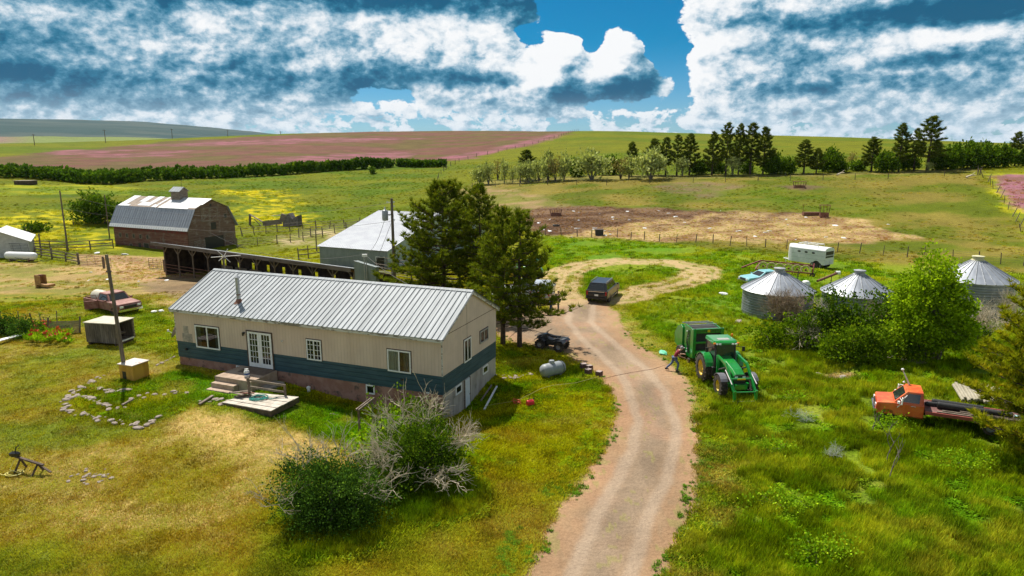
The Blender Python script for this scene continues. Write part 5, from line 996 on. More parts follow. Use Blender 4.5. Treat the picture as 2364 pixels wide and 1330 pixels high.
for px,pb,pt,w,l in ((862,402,388,14,'tiny lone bush on the meadow below the creek brush'),(232,515,455,110,'dark leafy bush behind the second pole left of the barn'),(85,535,520,50,'low dark bush among yellow flowers at the far left')):
    p=Gp(px,pb); h=Ht(px,pb,pt); W=w*depth(p)/F; shrub(label=l,loc=p,blobs=[(-W*.2,0,h*.5,W*.3,W*.3,h*.5),(W*.2,.2,h*.42,W*.3,W*.3,h*.42),(0,0,h*.62,W*.25,W*.25,h*.38)],mt='shrub',leaf=.35,lw=.12,n_per=9,seed=int(px),clump=.6,dens=5,trunk_r=.1)
# garden shrubs left edge
for px,pb,r,l in ((60,778,1.0,'round dark green garden shrub beside the red flowers'),(8,770,.95,'dark green garden shrub cut by the left edge')):
    p=Gp(px,pb); shrub(l,p,[(-.3,.2,.6,r*.8,r*.8,.6),(.5,.1,.6,r*.7,r*.7,.55),(0,-.2,.4,r,r*.7,.4)],'shrubb',.10,.035,14,int(px)+5,dens=14)
# ---------------- poles and wires ----------------
def pole(px,pb,pt,r,label,name='utility_pole',cat='utility pole',Y=None,lean=0):
    if Y: d=ray(px,pt); z=CH+d.z*Y/d.y; p=Vector((d.x*Y/d.y,Y,0)); p.z=hz(p.x,p.y); h=z-p.z
    else: p=Gp(px,pb); h=Ht(px,pb,pt)
    t=thing(name,label,cat,p); m=MB(); m.tube([(0,0,-.3),(lean,0,h)],[r,r*.7],9); m.build('shaft',W_['pole'],t,True); t['h']=h; return t,p,h
def wire(a,b,sag,label,r=.012,name='overhead_wire',cat='wire',mt='wire',group=None):
    m=MB(); a=Vector(a);b=Vector(b); o=Vector(a); m.tube([a.lerp(b,i/14)-o-Vector((0,0,sag*4*(i/14)*(1-i/14))) for i in range(15)],r,4); w=m.build(name,W_[mt]); w.location=o; return tag(w,label,cat,group)
t1,pL,hL=pole(291,872,588,.12,'tall leaning grey wooden pole beside the plywood dog house','wooden_pole','pole',lean=-.25); m=MB(); m.box(-.36,-.1,-.05,.05,hL-1.0,hL-.9); m.build('bracket',W_['pole'],t1)
t2,pT,hT=pole(904,655,458,.17,'utility pole carrying a transformer between the grey workshop and the pines',Y=61.5)
m=MB(); m.lathe([(.02,hT-2.05),(.26,hT-2.0),(.28,hT-1.9),(.28,hT-1.15),(.2,hT-1.05),(.02,hT-1.0)],(-.62,-.2,0),14); q=m.build('transformer',W_['steel'],t2,True); m=MB(); m.lathe([(.05,hT-1.05),(.08,hT-.95),(.04,hT-.75)],(-.62,-.2,0),8); m.build('bushing',W_['white'],q,True); m=MB(); m.beam((-.4,-.1,hT-1.5),(0,0,hT-1.5),.08,.12); m.build('bracket',W_['steel'],q)
for x,z in ((.22,-.35),(.22,-.75),(-.4,-.35),(.2,-2.0)): m=MB(); m.tube([(0,0,hT+z),(x,-.1,hT+z)],.02,4); m.lathe([(.03,z+hT-.05),(.06,z+hT+.02),(.03,z+hT+.1)],(x,-.1,0),7); m.build('insulator',W_['white'],t2)
t3,pA,hA=pole(157,580,440,.13,'tall pole rising from the corral corner left of the barn')
t4,pB,hB=pole(253,547,450,.11,'pole close behind the left end of the barn')
FPo=[]
for i,(x,b,t,l) in enumerate(((80,333,309,'first far pole on the green rise at the left'),(244,327,299,'far pole second from the left on the skyline'),(398,318,297,'far pole third from the left against the blue hills'),(526,313,300,'far pole fourth from the left before the purple crest'),(648,309,303,'last tiny far pole at the purple crest'))):
    a,p,h=pole(x,b+2,t,.20,l); a['group']='far line of power poles'; FPo.append((p,h)); m=MB(); m.beam((-1.1,0,h-.6),(1.1,0,h-.6),.15,.15); m.build('crossarm',W_['pole'],a)
# service mast above the little shed
d=ray(842,587); Y=57.6; p=Vector((d.x*Y/d.y,Y,0)); p.z=hz(p.x,p.y); hm=CH+d.z*Y/d.y-p.z
t5=thing('service_mast','thin grey metal service mast with a weatherhead before the small metal shed','mast',p); m=MB(); m.tube([(-.07,0,0),(-.07,0,hm)],.045,6); m.build('conduit',W_['steel'],t5); m=MB(); m.tube([(.1,0,0),(.1,0,hm-.2)],.04,6); m.build('conduit',W_['steel'],t5)
m=MB(); m.cb((0,-.05,hm-.1),.42,.2,.22); m.build('weatherhead',W_['white'],t5); m=MB(); m.lathe([(.12,0),(.12,.14),(.001,.16)],(0,-.1,1.3),10,'y'); m.cb((0,0,1.2),.3,.16,.5); m.build('meter_box',W_['steel'],t5)
mast=Vector((p.x,p.y,p.z+hm)); T=lambda z:Vector((pT.x,pT.y,pT.z+hT+z))
wire(T(-1.2)+Vector((-.5,0,0)),mast,.9,'slack cable from the transformer pole down to the service mast',.02)
wire(T(-2.0),Gp(835,700)+Vector((0,0,.6)),.1,'pale guy wire slanting from the transformer pole to the ground',.022,'guy_wire')
wire(T(-.4),Vector((pA.x,pA.y,pA.z+hA-.4)),2.2,'long wire from the transformer pole over the barn to the corner pole')
wire(T(-2.1),Vector((pB.x,pB.y,pB.z+hB-3)),2.0,'lower cable crossing before the barn end')
wire(Vector((pA.x,pA.y,pA.z+hA-2.6)),Vector((-44.5,99.5,3.2)),.7,'wire from the corner pole to the barn wall')
wire(mast,Vector((-38,84,3.2)),1.5,'service wire leading left from the mast above the cattle shed roof')
wire(mast,wl(17,-3.5,5.3),.5,'short service drop from the mast to the house roof',.018)
for i in range(3): wire(FPo[i][0]+Vector((0,0,FPo[i][1]-.5)),FPo[i+1][0]+Vector((0,0,FPo[i+1][1]-.5)),3,'far power line between the %s'%('first and second far poles','second and third far poles','third and fourth far poles')[i],.03)
# antenna star by the cattle shed
d=ray(517,592); Y=66.5; p=Vector((d.x*Y/d.y,Y,0)); p.z=hz(p.x,p.y); h=CH+d.z*Y/d.y-p.z; t=thing('television_antenna','white star shaped antenna on a thin mast before the cattle shed','antenna',p); m=MB(); m.tube([(0,0,0),(0,0,h)],.03,5); m.build('mast',W_['steel'],t)
for x,y,z in ((1.7,0,.12),(-1.3,0,-.1),(.55,.1,-.6),(-.6,0,.55),(.45,0,.75),(-.55,0,-.45)): m=MB(); m.tube([(0,0,h),(x,y,h+z)],.035,4); m.build('rod',W_['white'],t)
# ---------------- fences ----------------
def fence(label,pts,h,rails=None,step=3.,mt='pole',rr=.05,r=.07,name='fence',jit=.1,wires=(),seed=1,only=False,cat='fence',tilt=.03,board=False):
    q=random.Random(seed); P=[]
    if only: P=[Gp(*a) for a in pts]
    else:
        W=[Gp(*a) for a in pts]
        for a,b in zip(W,W[1:]):
            n=max(1,round((b-a).length/step)); P+=[a.lerp(b,i/n) for i in range(n)]
        P.append(W[-1])
    O=P[0].copy(); t=thing(name,label,cat,O)
    for p in P: p.z=hz(p.x,p.y)
    for i,p in enumerate(P):
        hh=h*(1+q.uniform(-jit,jit)*1.5)+.12; m=MB(); l=p-O; rr_=r*q.uniform(.8,1.3); m.tube([l+Vector((0,0,-.2)),l+Vector((q.uniform(-1,1)*tilt*3,0,hh))],[rr_,rr_*.85],6); m.build('post',W_[mt],t)
    for k,z in enumerate(rails or ()):
        for a,b in zip(P,P[1:]):
            m=MB(); s=lambda: Vector((0,0,z*h+q.uniform(-jit,jit)*.6)); (m.beam(a-O+s(),b-O+s(),.04,rr*2) if board else m.tube([a-O+s(),b-O+s()],[rr*.9,rr*.7],5)); m.build('rail',W_['wood'],t)
    if wires:
        m=MB()
        for z in wires:
            for a,b in zip(P,P[1:]): m.tube([a-O+Vector((0,0,z*h)),b-O+Vector((0,0,z*h))],.008,3,False)
        m.build('wire',W_['wire'],t)
    return t
fence('front wire fence of dark posts along the feeding ground',[(1259,543),(1296,545),(1333,546),(1366,549),(1425,548),(1456,553),(1487,554),(1522,558),(1561,560),(1606,560),(1646,562),(1685,567),(1724,569),(1767,571),(1816,575),(1862,578),(1933,582),(1984,585),(2038,590),(2094,595),(2132,593),(2200,600),(2260,607),(2310,610),(2362,614)],1.15,only=True,wires=(.25,.5,.75,.95),seed=3,tilt=.05,r=.06)
fence('board corral fence running from the garage to the barn',[(78,575),(155,578),(262,572)],1.35,(.3,.6,.95),3.2,seed=4,r=.11,board=True,rr=.07)
fence('lower board fence in front of the sandy barnyard',[(82,592),(120,598),(152,603),(183,610)],1.3,(.3,.62,.95),3.,seed=5,r=.12,board=True,rr=.07)
fence('woven stick corral fence behind the cattle shed, right of the barn',[(548,572),(640,562),(700,556),(745,548)],1.3,(.2,.4,.6,.8,1.),2.6,seed=6,r=.08,rr=.035)
fence('long pole corral fence running up to the workshop corner',[(690,548),(745,543),(800,534),(850,524)],1.5,(.2,.4,.6,.8,1.),2.6,seed=7,r=.10,rr=.045)
fence('crooked post fence passing the collapsed shed',[(560,545),(640,535),(700,530),(760,528),(830,522)],1.5,(.3,.6,.9),2.5,seed=8,r=.09,rr=.045,tilt=.12)
fence('short board fence beside the workshop corner',[(690,600),(712,597),(742,594)],1.5,(.45,.9),3.,seed=9,r=.10,board=True,rr=.07)
fence('stick corral under the pines right of the small metal shed',[(868,640),(905,648),(950,655),(1000,665),(1060,672)],1.5,(.2,.4,.6,.8,1.),2.2,seed=10,r=.08,rr=.035)
fence('pipe panel corral before the workshop door',[(870,620),(920,630),(980,640)],1.5,(.25,.5,.75,1.),2.5,seed=12,r=.05,rr=.03)
fence('wire fence between the purple field and the green hill',[(1008,442),(1012,410),(1030,390),(1060,374),(1100,362),(1150,352),(1190,343),(1230,334),(1290,317),(1335,303)],1.3,None,9.,seed=13,wires=(.5,.9),r=.10)
fence('wire fence below the shelter belt',[(1090,432),(1200,430),(1400,428),(1600,422),(1750,418),(1900,416),(2050,413),(2180,407),(2257,398)],1.2,None,8,seed=14,wires=(.5,.95),r=.07)
fence('leaning wire fence along the purple field at the right edge',[(2262,402),(2280,420),(2300,445),(2318,470),(2336,500),(2352,525),(2364,545)],1.3,None,4.,seed=15,wires=(.5,.95),tilt=.25)
fence('garden wire fence of thin stakes behind the flower bed',[(4,748),(44,750),(78,752),(98,752),(132,752)],.95,None,1.2,seed=16,wires=(.5,.9),r=.04,tilt=.06)
fence('wire fence from the barn toward the far left meadow',[(0,548),(60,540),(110,533),(170,520)],1.2,None,6.,seed=17,wires=(.5,.95),r=.07)
for px,pb,pt,l,r in ((1047,446,430,'thick corner post at the pasture gap',.2),(1095,440,425,'braced corner post left of the silver trees',.12),(2257,404,388,'left of the paired posts at the far right gate',.12),(2262,404,388,'right of the paired posts at the far right gate',.12),(731,580,530,'tall crooked post behind the cattle shed roof',.10),(96,590,540,'tall post beside the white garage',.12)):
    p=Gp(px,pb); h=Ht(px,pb,pt); m=MB(); m.tube([(0,0,-.2),(.04,0,h)],[r,r*.8],7); o=m.build('fence_post',W_['pole']); o.location=p; tag(o,l,'post')
g=Gp(184,612); gate('pipe_gate','long pipe gate between the board fence and the tall pole',g,-.30,4.2,1.15,5)
g=Gp(345,622); gate('pipe_gate','pipe gate standing at the left end of the cattle shed',g,-.25,1.9,1.25,5)
g=Gp(243,618); gate('pipe_gate','short pipe gate right behind the tall leaning pole',g,-.5,1.4,1.2,5)
for px,l in ((182,'dark gate post at the left end of the pipe gate'),(240,'dark gate post at the right end of the pipe gate'),(381,'dark gate post beside the cattle shed')):
    p=Gp(px,{182:610,240:619,381:628}[px]); m=MB(); m.tube([(0,0,-.3),(0,0,1.55)],.14,7); o=m.build('gate_post',W_['pole']); o.location=p; tag(o,l,'post')
# ---------------- ruins, feeders, scrap in the pasture ----------------
def ruin():
    p=Gp(640,522); t=thing('collapsed_shed','collapsed grey plank shed sagging in the yellow flowers behind the fence','ruin',p,-.2); s=depth(p)/F
    for a,b,w,h_ in (((-5.8,0,.0),(-5.6,0,2.2),.7,.1),((-5.6,0,2.1),(-2.6,.3,.4),.5,.1),((-4.6,-.3,1.3),(-3.6,.2,.0),.4,.1),((-3,0,.4),(1.,0,.9),.2,.9),((1.,0,.9),(1.6,0,2.3),.2,1.0)): m=MB(); m.beam(a,b,w,h_); m.build('fallen_boards',W_['wood'],t)
    m=MB(); m.prism([(1.2,0),(4.4,0),(4.4,2.1),(3.2,1.4),(2.6,2.5),(1.2,1.4)],0,1.6,'y'); m.build('standing_corner',groove(mat('ruin_planks',(.13,.11,.10),(.24,.21,.19),2,.95,bump=.005),0,.2,.03,.02,.5),t); m=MB(); m.beam((-1.,0,2.),(1.6,0,2.1),.1,.06); m.build('fallen_boards',W_['white'],t)
ruin()
def feeder(px,py,rad,h,label,n=14,tall=True,tilt=0):
    p=Gp(px,py); t=thing('ring_feeder',label,'hay feeder',p); t.rotation_euler=(tilt,0,0); m=MB(); m.lathe([(rad,0),(rad,h*.38),(rad-.03,h*.38),(rad-.03,0)],n=24); m.build('skirt',W_['rust'],t)
    m=MB()
    for i in range(n): a=i*6.283/n; m.tube([(rad*math.cos(a),rad*math.sin(a),h*.38),((rad+.15)*math.cos(a),(rad+.15)*math.sin(a),h)],.03,4)
    m.build('bars',W_['rust'],t); m=MB(); m.tube([((rad+.15)*math.cos(i*.2618),(rad+.15)*math.sin(i*.2618),h) for i in range(25)],.035,5,False); m.build('top_ring',W_['rust'],t)
feeder(1845,434,1.2,1.35,'upright hay ring feeder on a bare patch near the shelter belt'); feeder(1283,498,1.0,1.2,'rusty ring feeder on the dark feeding ground'); feeder(1902,502,.75,2.1,'tall cage feeder at the end of the steel trough',9)
p=Gp(1873,497); t=thing('steel_trough','low rusty steel trough right of the straw','trough',p,-.03); m=MB(); m.box(-1.5,1.4,-.4,.4,0,.55); m.build('box',W_['rust'],t); m=MB(); m.tube([(-1.5,0,.5),(-1.5,0,1.9)],.04,4); m.build('post',W_['rust'],t)
p=Gp(1284,522); m=MB(); m.lathe([(.35,0),(.55,.02),(.62,.12),(.55,.24),(.35,.26),(.35,0)],n=18); o=m.build('rubber_ring',W_['rubber'],None,True); o.location=p; tag(o,'old tyre lying on the dark feeding ground','tyre')
p=Gp(1383,543); t=thing('water_box','dark square stock water box at the front fence','water trough',p); m=MB(); m.box(-.6,.6,-.5,.5,0,.85); m.build('box',W_['black'],t); m=MB(); m.box(-.65,.65,-.55,.55,.85,.93); m.build('lid',W_['woodd'],t)
p=Gp(60,426); t=thing('stock_shelter','tiny dark loafing shelter on the far left meadow','shelter',p,.05); w=36*depth(p)/F/2; m=MB(); m.box(-w,w,-1.5,1.5,0,.95); m.build('wall',W_['woodd'],t); m=MB(); m.box(-w-.2,w+.2,-1.8,1.6,.95,1.1); m.build('roof',W_['wood'],t)
for a,b,l in (((1932,406),(1949,404),'short white fallen log below the shelter belt'),((1955,393),(1985,386),'long pale fallen trunk slanting at the shelter belt'),((2230,412),(2252,410),'pale stick lying near the far right gate')):
    A=Gp(*a);B=Gp(*b); B.z=hz(B.x,B.y)+.5; m=MB(); m.tube([Vector((0,0,.2)),(B-A)*.5+Vector((0,0,.3)),B-A],[.22,.17,.08],6); m.tube([(B-A)*.5+Vector((0,0,.3)),(B-A)*.6+Vector((.6,0,.9))],[.09,.03],5); o=m.build('fallen_log',W_['dead']); o.location=A; tag(o,l,'log')
# white scraps of net wrap and old snow-white litter on the feeding ground
q=random.Random(9)
for i in range(46):
    px=q.uniform(1240,1700) if i<34 else q.uniform(1700,2050); py=q.uniform(484,548) if px<1700 else q.uniform(500,556)
    if px<1700 and py>530: px=q.uniform(1240,1420)
    p=Gp(px,py); w=q.uniform(.15,.8)*(1.6 if i%7==0 else 1); m=MB(); n=7
    ring=[(w*q.uniform(.5,1)*math.cos(k*6.283/n),.5*w*q.uniform(.5,1)*math.sin(k*6.283/n)) for k in range(n)]; m.loft([[(x,y,-.02) for x,y in ring],[(x*.8,y*.8,.05+.04*q.random()) for x,y in ring]]); o=m.build('litter_scrap',W_['white']); o.location=p; o.rotation_euler=(0,0,q.uniform(0,3)); tag(o,'white scrap of wrapping littering the brown feeding ground','litter','white scraps on the feeding ground')
# ---------------- yard: left side ----------------
def coop():
    p=Gp(258,792); t=thing('slatted_hutch','big grey slatted wooden hutch with an open end standing in the grass','hutch',p,-.20); w,d,h=2.35,1.7,1.35; z=.25
    sl=groove(mat('grey_slats',(.11,.085,.065),(.21,.17,.14),3,.95,bump=.004,st=(1,1,.3)),0,.16,.02,.02,.3,rand=.3)
    m=MB(); m.box(-w/2,w/2,-d/2,-d/2+.04,z,z+h); m.build('front_slats',sl,t); m=MB(); m.box(-w/2,w/2,d/2-.04,d/2,z,z+h); m.build('back_slats',sl,t); m=MB(); m.box(-w/2,-w/2+.04,-d/2+.04,d/2-.04,z,z+h); m.build('end_panel',sl,t)
    m=MB(); m.box(-w/2,w/2,-d/2+.04,d/2-.04,z,z+.05); m.build('floor',W_['wood'],t); m=MB(); m.box(-w/2-.06,w/2+.06,-d/2-.06,d/2+.06,z+h,z+h+.05); m.build('roof',mat('plywood_grey',(.46,.41,.31),(.56,.51,.41),2,.9),t)
    for y in (-d/2+.04,d/2-.12): m=MB(); m.box(w/2-.04,w/2+.04,y,y+.1,z,z+h); m.build('end_post',W_['wood'],t)
    m=MB(); m.box(w/2-.02,w/2+.03,-d/2+.14,d/2-.12,z,z+.1); m.build('sill',W_['white'],t); m=MB(); m.box(-w/2+.3,w/2-.2,-.2,.3,z+.5,z+.55); m.build('shelf',W_['wood'],t)
    for x in (-w/2+.1,w/2-.2): m=MB(); m.box(x,x+.1,-d/2+.05,d/2-.05,-.1,z); m.build('skid',W_['woodd'],t)
    p=Gp(312,872); t=thing('dog_house','small yellowish plywood dog house with a pale roof by the leaning pole','dog house',p,-.35); w,d,h=1.05,1.05,.92
    ply=groove(mat('yellow_plywood',(.44,.22,.025),(.60,.33,.045),3,.8,bump=.002,st=(1,1,.3),c3=(.24,.13,.04),s3=2,t3=(.62,.8)),0,.35,.01,.003,.7)
    m=MB(); m.box(-w/2,w/2,-d/2,d/2,-.05,h); m.build('box',ply,t)
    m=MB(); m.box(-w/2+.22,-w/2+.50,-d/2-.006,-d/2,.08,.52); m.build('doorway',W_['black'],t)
    m=MB(); m.box(-w/2-.06,w/2+.06,-d/2-.06,d/2+.06,h,h+.04); m.build('roof',mat('pinkish_board',(.56,.47,.42),(.64,.56,.50),3,.8,c3=(.28,.12,.09),s3=2.6,t3=(.58,.64)),t)
coop()
p=Gp(105,664); t=thing('wooden_stand','small orange brown wooden stand with an upright back and a low seat','stand',p,-.35)
for nm,b in (('back',(-1.0,-.75,-.35,.35,0,1.35)),('back',(-.75,-.15,.30,.36,.4,1.35)),('back',(-.75,-.15,-.36,-.30,.4,1.3)),('seat',(-.7,0,-.4,.4,.30,.42)),('seat',(.05,1.0,-.45,.4,.18,.42))): m=MB(); m.box(*b); m.build(nm,mat('orange_wood',(.30,.15,.05),(.42,.24,.08),3,.8),t)
m=MB(); m.box(-.72,-.2,-.05,.05,1.2,1.38); m.build('crossbar',W_['rust'],t)
p=Gp(148,772); t=thing('slatted_hurdle','grey slatted panel leaning on a post by the red flowers','panel',p,.35); t.rotation_euler=(-.25,.05,.35)
m=MB()
for i in range(11): m.box(-.9,.95,-.015+.004*(i%2),.015+.004*(i%2),.04+i*.085,.105+i*.085)
m.build('slats',W_['wood'],t); 
for x in (-.98,.98): m=MB(); m.tube([(x,0,-.1),(x,0,1.25)],.06,6); m.build('post',W_['pole'],t)
for a,b,w,l,mm in (((-40,805),(72,775),.28,'long white board lying by the flower bed at the left edge','white'),((1,770),(22,762),.5,'faded grey and red board leaning in the garden','rust')):
    A=Gp(*a);B=Gp(*b);m=MB();m.beam(Vector((0,0,.25)),B-A+Vector((0,0,.28)),w*1.6,.05);o=m.build('board',W_[mm]);o.location=A;tag(o,l,'board')
for px,py,h,l in ((204,790,.85,'single pale stake left of the slatted hutch'),(104,757,.7,'short white stake behind the garden shrub')):
    p=Gp(px,py); m=MB(); m.beam((0,0,-.1),(.03,0,h),.06,.05,(0,1,0)); o=m.build('stake',W_['white']); o.location=p; tag(o,l,'stake')
# red lilies
def lilies():
    q=np.random.RandomState(3); C=[];Fl=[]
    for i in range(150):
        p=Gp(q.uniform(60,165),q.uniform(760,800)); h=q.uniform(.25,.6); C.append((p.x,p.y,p.z+h*.6))
        if i%3==0 : Fl.append((p.x,p.y,p.z+h+.12))
    C=np.array(C); t=thing('lily_bed','bed of orange red flowers beside the long white board','flower bed',tuple(C.mean(0))); o=C.mean(0)
    V,Fc=blades(C-o,np.tile((0,0,1.),(len(C),1)),16,.5,.03,.8,5,True); m=fast('leaves',V,Fc); link('leaves',m,V_['weed'],t)
    Fl=np.array(Fl)-o; V,Fc=blades(Fl,np.tile((0,0,1.),(len(Fl),1)),8,.22,.07,1.2,6,True); m=fast('blossoms',V,Fc); link('blossoms',m,mat('red_petals',(.62,.07,.03),(.75,.13,.05),6,.7),t)
lilies()
def bits(px,py,n,sx,sy,label,cat,group,mt,name,smin=.1,smax=.35,flat=.35,seed=1,dz=.0):
    q=random.Random(seed); c=Gp(px,py); out=[]
    for i in range(n):
        x,y=c.x+q.uniform(-sx,sx),c.y+q.uniform(-sy,sy); rock((x,y),q.uniform(smin,smax),flat,label,cat,group,mt,name,q,dz)
def rock(xy,s,flat,label,cat,group,mt,name,q,dz=0):
    m=MB(); n=7; secs=[]
    for z,k in ((-.5,.75),(.0,1.0),(.55,.85),(.8,.5)): secs.append([(s*k*q.uniform(.75,1.15)*math.cos(j*6.283/n),s*.72*k*q.uniform(.75,1.15)*math.sin(j*6.283/n),s*flat*z) for j in range(n)])
    m.loft(secs); o=m.build(name,W_[mt]); o.location=(xy[0],xy[1],hz(*xy)+s*flat*.3+dz); o.rotation_euler=(q.uniform(-.2,.2),q.uniform(-.2,.2),q.uniform(0,6)); tag(o,label,cat,group)
def stones():
    q=random.Random(12); 
    def run(pts,n,j,label,group,s0=.09,s1=.25):
        W=[Gp(*a) for a in pts]; L=[0]
        for a,b in zip(W,W[1:]): L.append(L[-1]+(b-a).length)
        for i in range(n):
            d=L[-1]*(i+q.uniform(.1,.9))/n; k=max(z for z in range(len(L)-1) if L[z]<=d); p=W[k].lerp(W[k+1],(d-L[k])/(L[k+1]-L[k])); rock((p.x+q.uniform(-j,j),p.y+q.uniform(-j,j)),q.uniform(s0,s1),.42,label,'rock',group,'stone','rock',q)
    run([(238,868),(205,885),(172,905),(150,928),(146,948),(165,955),(192,962),(215,968),(240,970),(262,975),(290,978),(320,985),(345,985),(365,965)],56,.22,'flat pinkish field stone in the curved outer border of the lawn bed','stones of the outer border')
    run([(178,915),(215,925),(240,935),(262,945),(290,942)],20,.15,'field stone of the short inner row of the lawn bed','stones of the inner row')
    run([(225,895),(255,905),(285,905),(312,898)],14,.2,'weathered stone scattered below the leaning pole','stones below the pole',.1,.24)
    run([(362,845),(385,832),(408,822)],12,.08,'small pale stone of the short row leading to the house corner','stones by the house corner',.07,.15)
    run([(300,930),(350,915),(400,905),(440,912)],10,.4,'lone flat stone in the lush grass of the bed','stones in the lush grass',.1,.22)
    run([(168,1108),(185,1090),(215,1084),(250,1092),(262,1105),(235,1115),(195,1118),(168,1108)],15,.2,'stone of the small fire ring on the lawn','fire ring stones',.06,.15)
    run([(190,1100),(240,1100)],14,.12,'charred stone or clod inside the small fire ring','fire ring filling',.06,.13)
    run([(462,930),(500,925),(530,935)],10,.25,'flat paving stone below the porch steps','paving stones below the steps',.14,.3)
    run([(1150,870),(1190,872),(1225,862)],16,.35,'brownish stone on the shaded bank behind the basement door','stones on the shaded bank',.08,.2)
    run([(755,953),(790,955)],8,.25,'small reddish clod on the bare spot in the front grass','clods on the bare spot',.05,.14)
    run([(1830,858),(1975,875)],3,.1,'pale clod in the tall grass left of the orange truck','clods in the tall grass',.2,.3)
stones()
for a,b,w,l in (((461,938),(492,920),.14,'short brown plank lying left of the board platform'),((1118,950),(1147,898),.09,'long white pipe lying along the basement wall'),((1110,930),(1135,895),.07,'grey pole leaning low along the basement wall'),((283,940),(308,928),.12,'pale brown stick lying among the inner stones')):
    A=Gp(*a);B=Gp(*b);m=MB();m.beam(Vector((0,0,.12)),B-A+Vector((0,0,.16)),w,.07);o=m.build('plank',W_['white' if 'white' in l else 'wood']);o.location=A;tag(o,l,'plank')
def sawhorse():
    p=Gp(72,1090); t=thing('sawhorse','dark wooden sawhorse tilted on the lawn with a black tool on its end','sawhorse',p,-.28); m=MB(); m.beam((-.75,0,.62),(.75,0,.42),.11,.06); m.build('beam',W_['woodd'],t)
    for x,s in ((-.5,-1),(-.5,1),(.45,-1),(.45,1)): m=MB(); m.beam((x,0,.55-.1*(x>0)),(x-.08,s*.28,-.02),.05,.07); m.build('leg',W_['woodd'],t)
    m=MB(); m.beam((.3,.02,.46),(1.05,.05,.12),.09,.04); m.build('brace',W_['woodd'],t)
    k=thing('hose_reel_gun','black power tool head with a handle resting on the sawhorse end','tool',(p.x-.72,p.y+.2,p.z+.62)); m=MB(); m.loft([[(x,y*s,z*s+.1) for y,z in ((-.08,-.1),(.08,-.1),(.1,.06),(0,.14),(-.1,.06))] for x,s in ((-.25,.4),(-.1,1),(.12,1),(.2,.5))]); m.build('body',W_['black'],k); m=MB(); m.tube([(0,0,.15),(.08,0,.42),(.2,0,.5)],.025,5); m.build('handle',W_['black'],k)
    h=Gp(36,1095); m=MB(); pts=[Vector((-.0,.3,.6)),Vector((-.25,.35,.45)),Vector((-.3,.1,.15))]
    for i in range(60): a=i*.3; r=.24+.05*math.sin(i*.2); pts.append(Vector((r*1.3*math.cos(a)-.05,r*math.sin(a),.03+.001*i)))
    pts+=[Vector((-.5,-.1,.02)),Vector((-.8,.1,.02))]; m.tube(pts,.018,5); o=m.build('yellow_hose',mat('yellow_hose_rubber',(.55,.48,.10),(.65,.58,.18),5,.5),None,True); o.location=h; tag(o,'pale yellow hose coiled on the lawn beside the sawhorse','hose')
sawhorse()
for px,py,l in ((356,722,'white scrap pile piece left of the house corner'),(372,720,'flat white scrap by the house corner')):
    q=random.Random(px); p=Gp(px,py); rock((p.x,p.y),.32,.5,l,'scrap',None,'white','scrap',q)
for px,py,s in ((248,646,.35),(385,648,.3),(210,629,.25),(224,585,.5),(288,588,.5),(205,648,.2),(320,650,.2)):
    q=random.Random(px); p=Gp(px,py); rock((p.x,p.y),s,.3,'white scrap lying on the dry barnyard','scrap','white scraps in the barnyard','white','scrap',q)
p=Gp(713,905); m=MB(); m.lathe([(.09,-.1),(.09,.22),(.12,.22),(.12,.3),(.02,.36)],n=10); o=m.build('vent_pipe',W_['white'],None,True); o.location=p; tag(o,'short white capped pipe standing in the grass before the foundation','pipe')
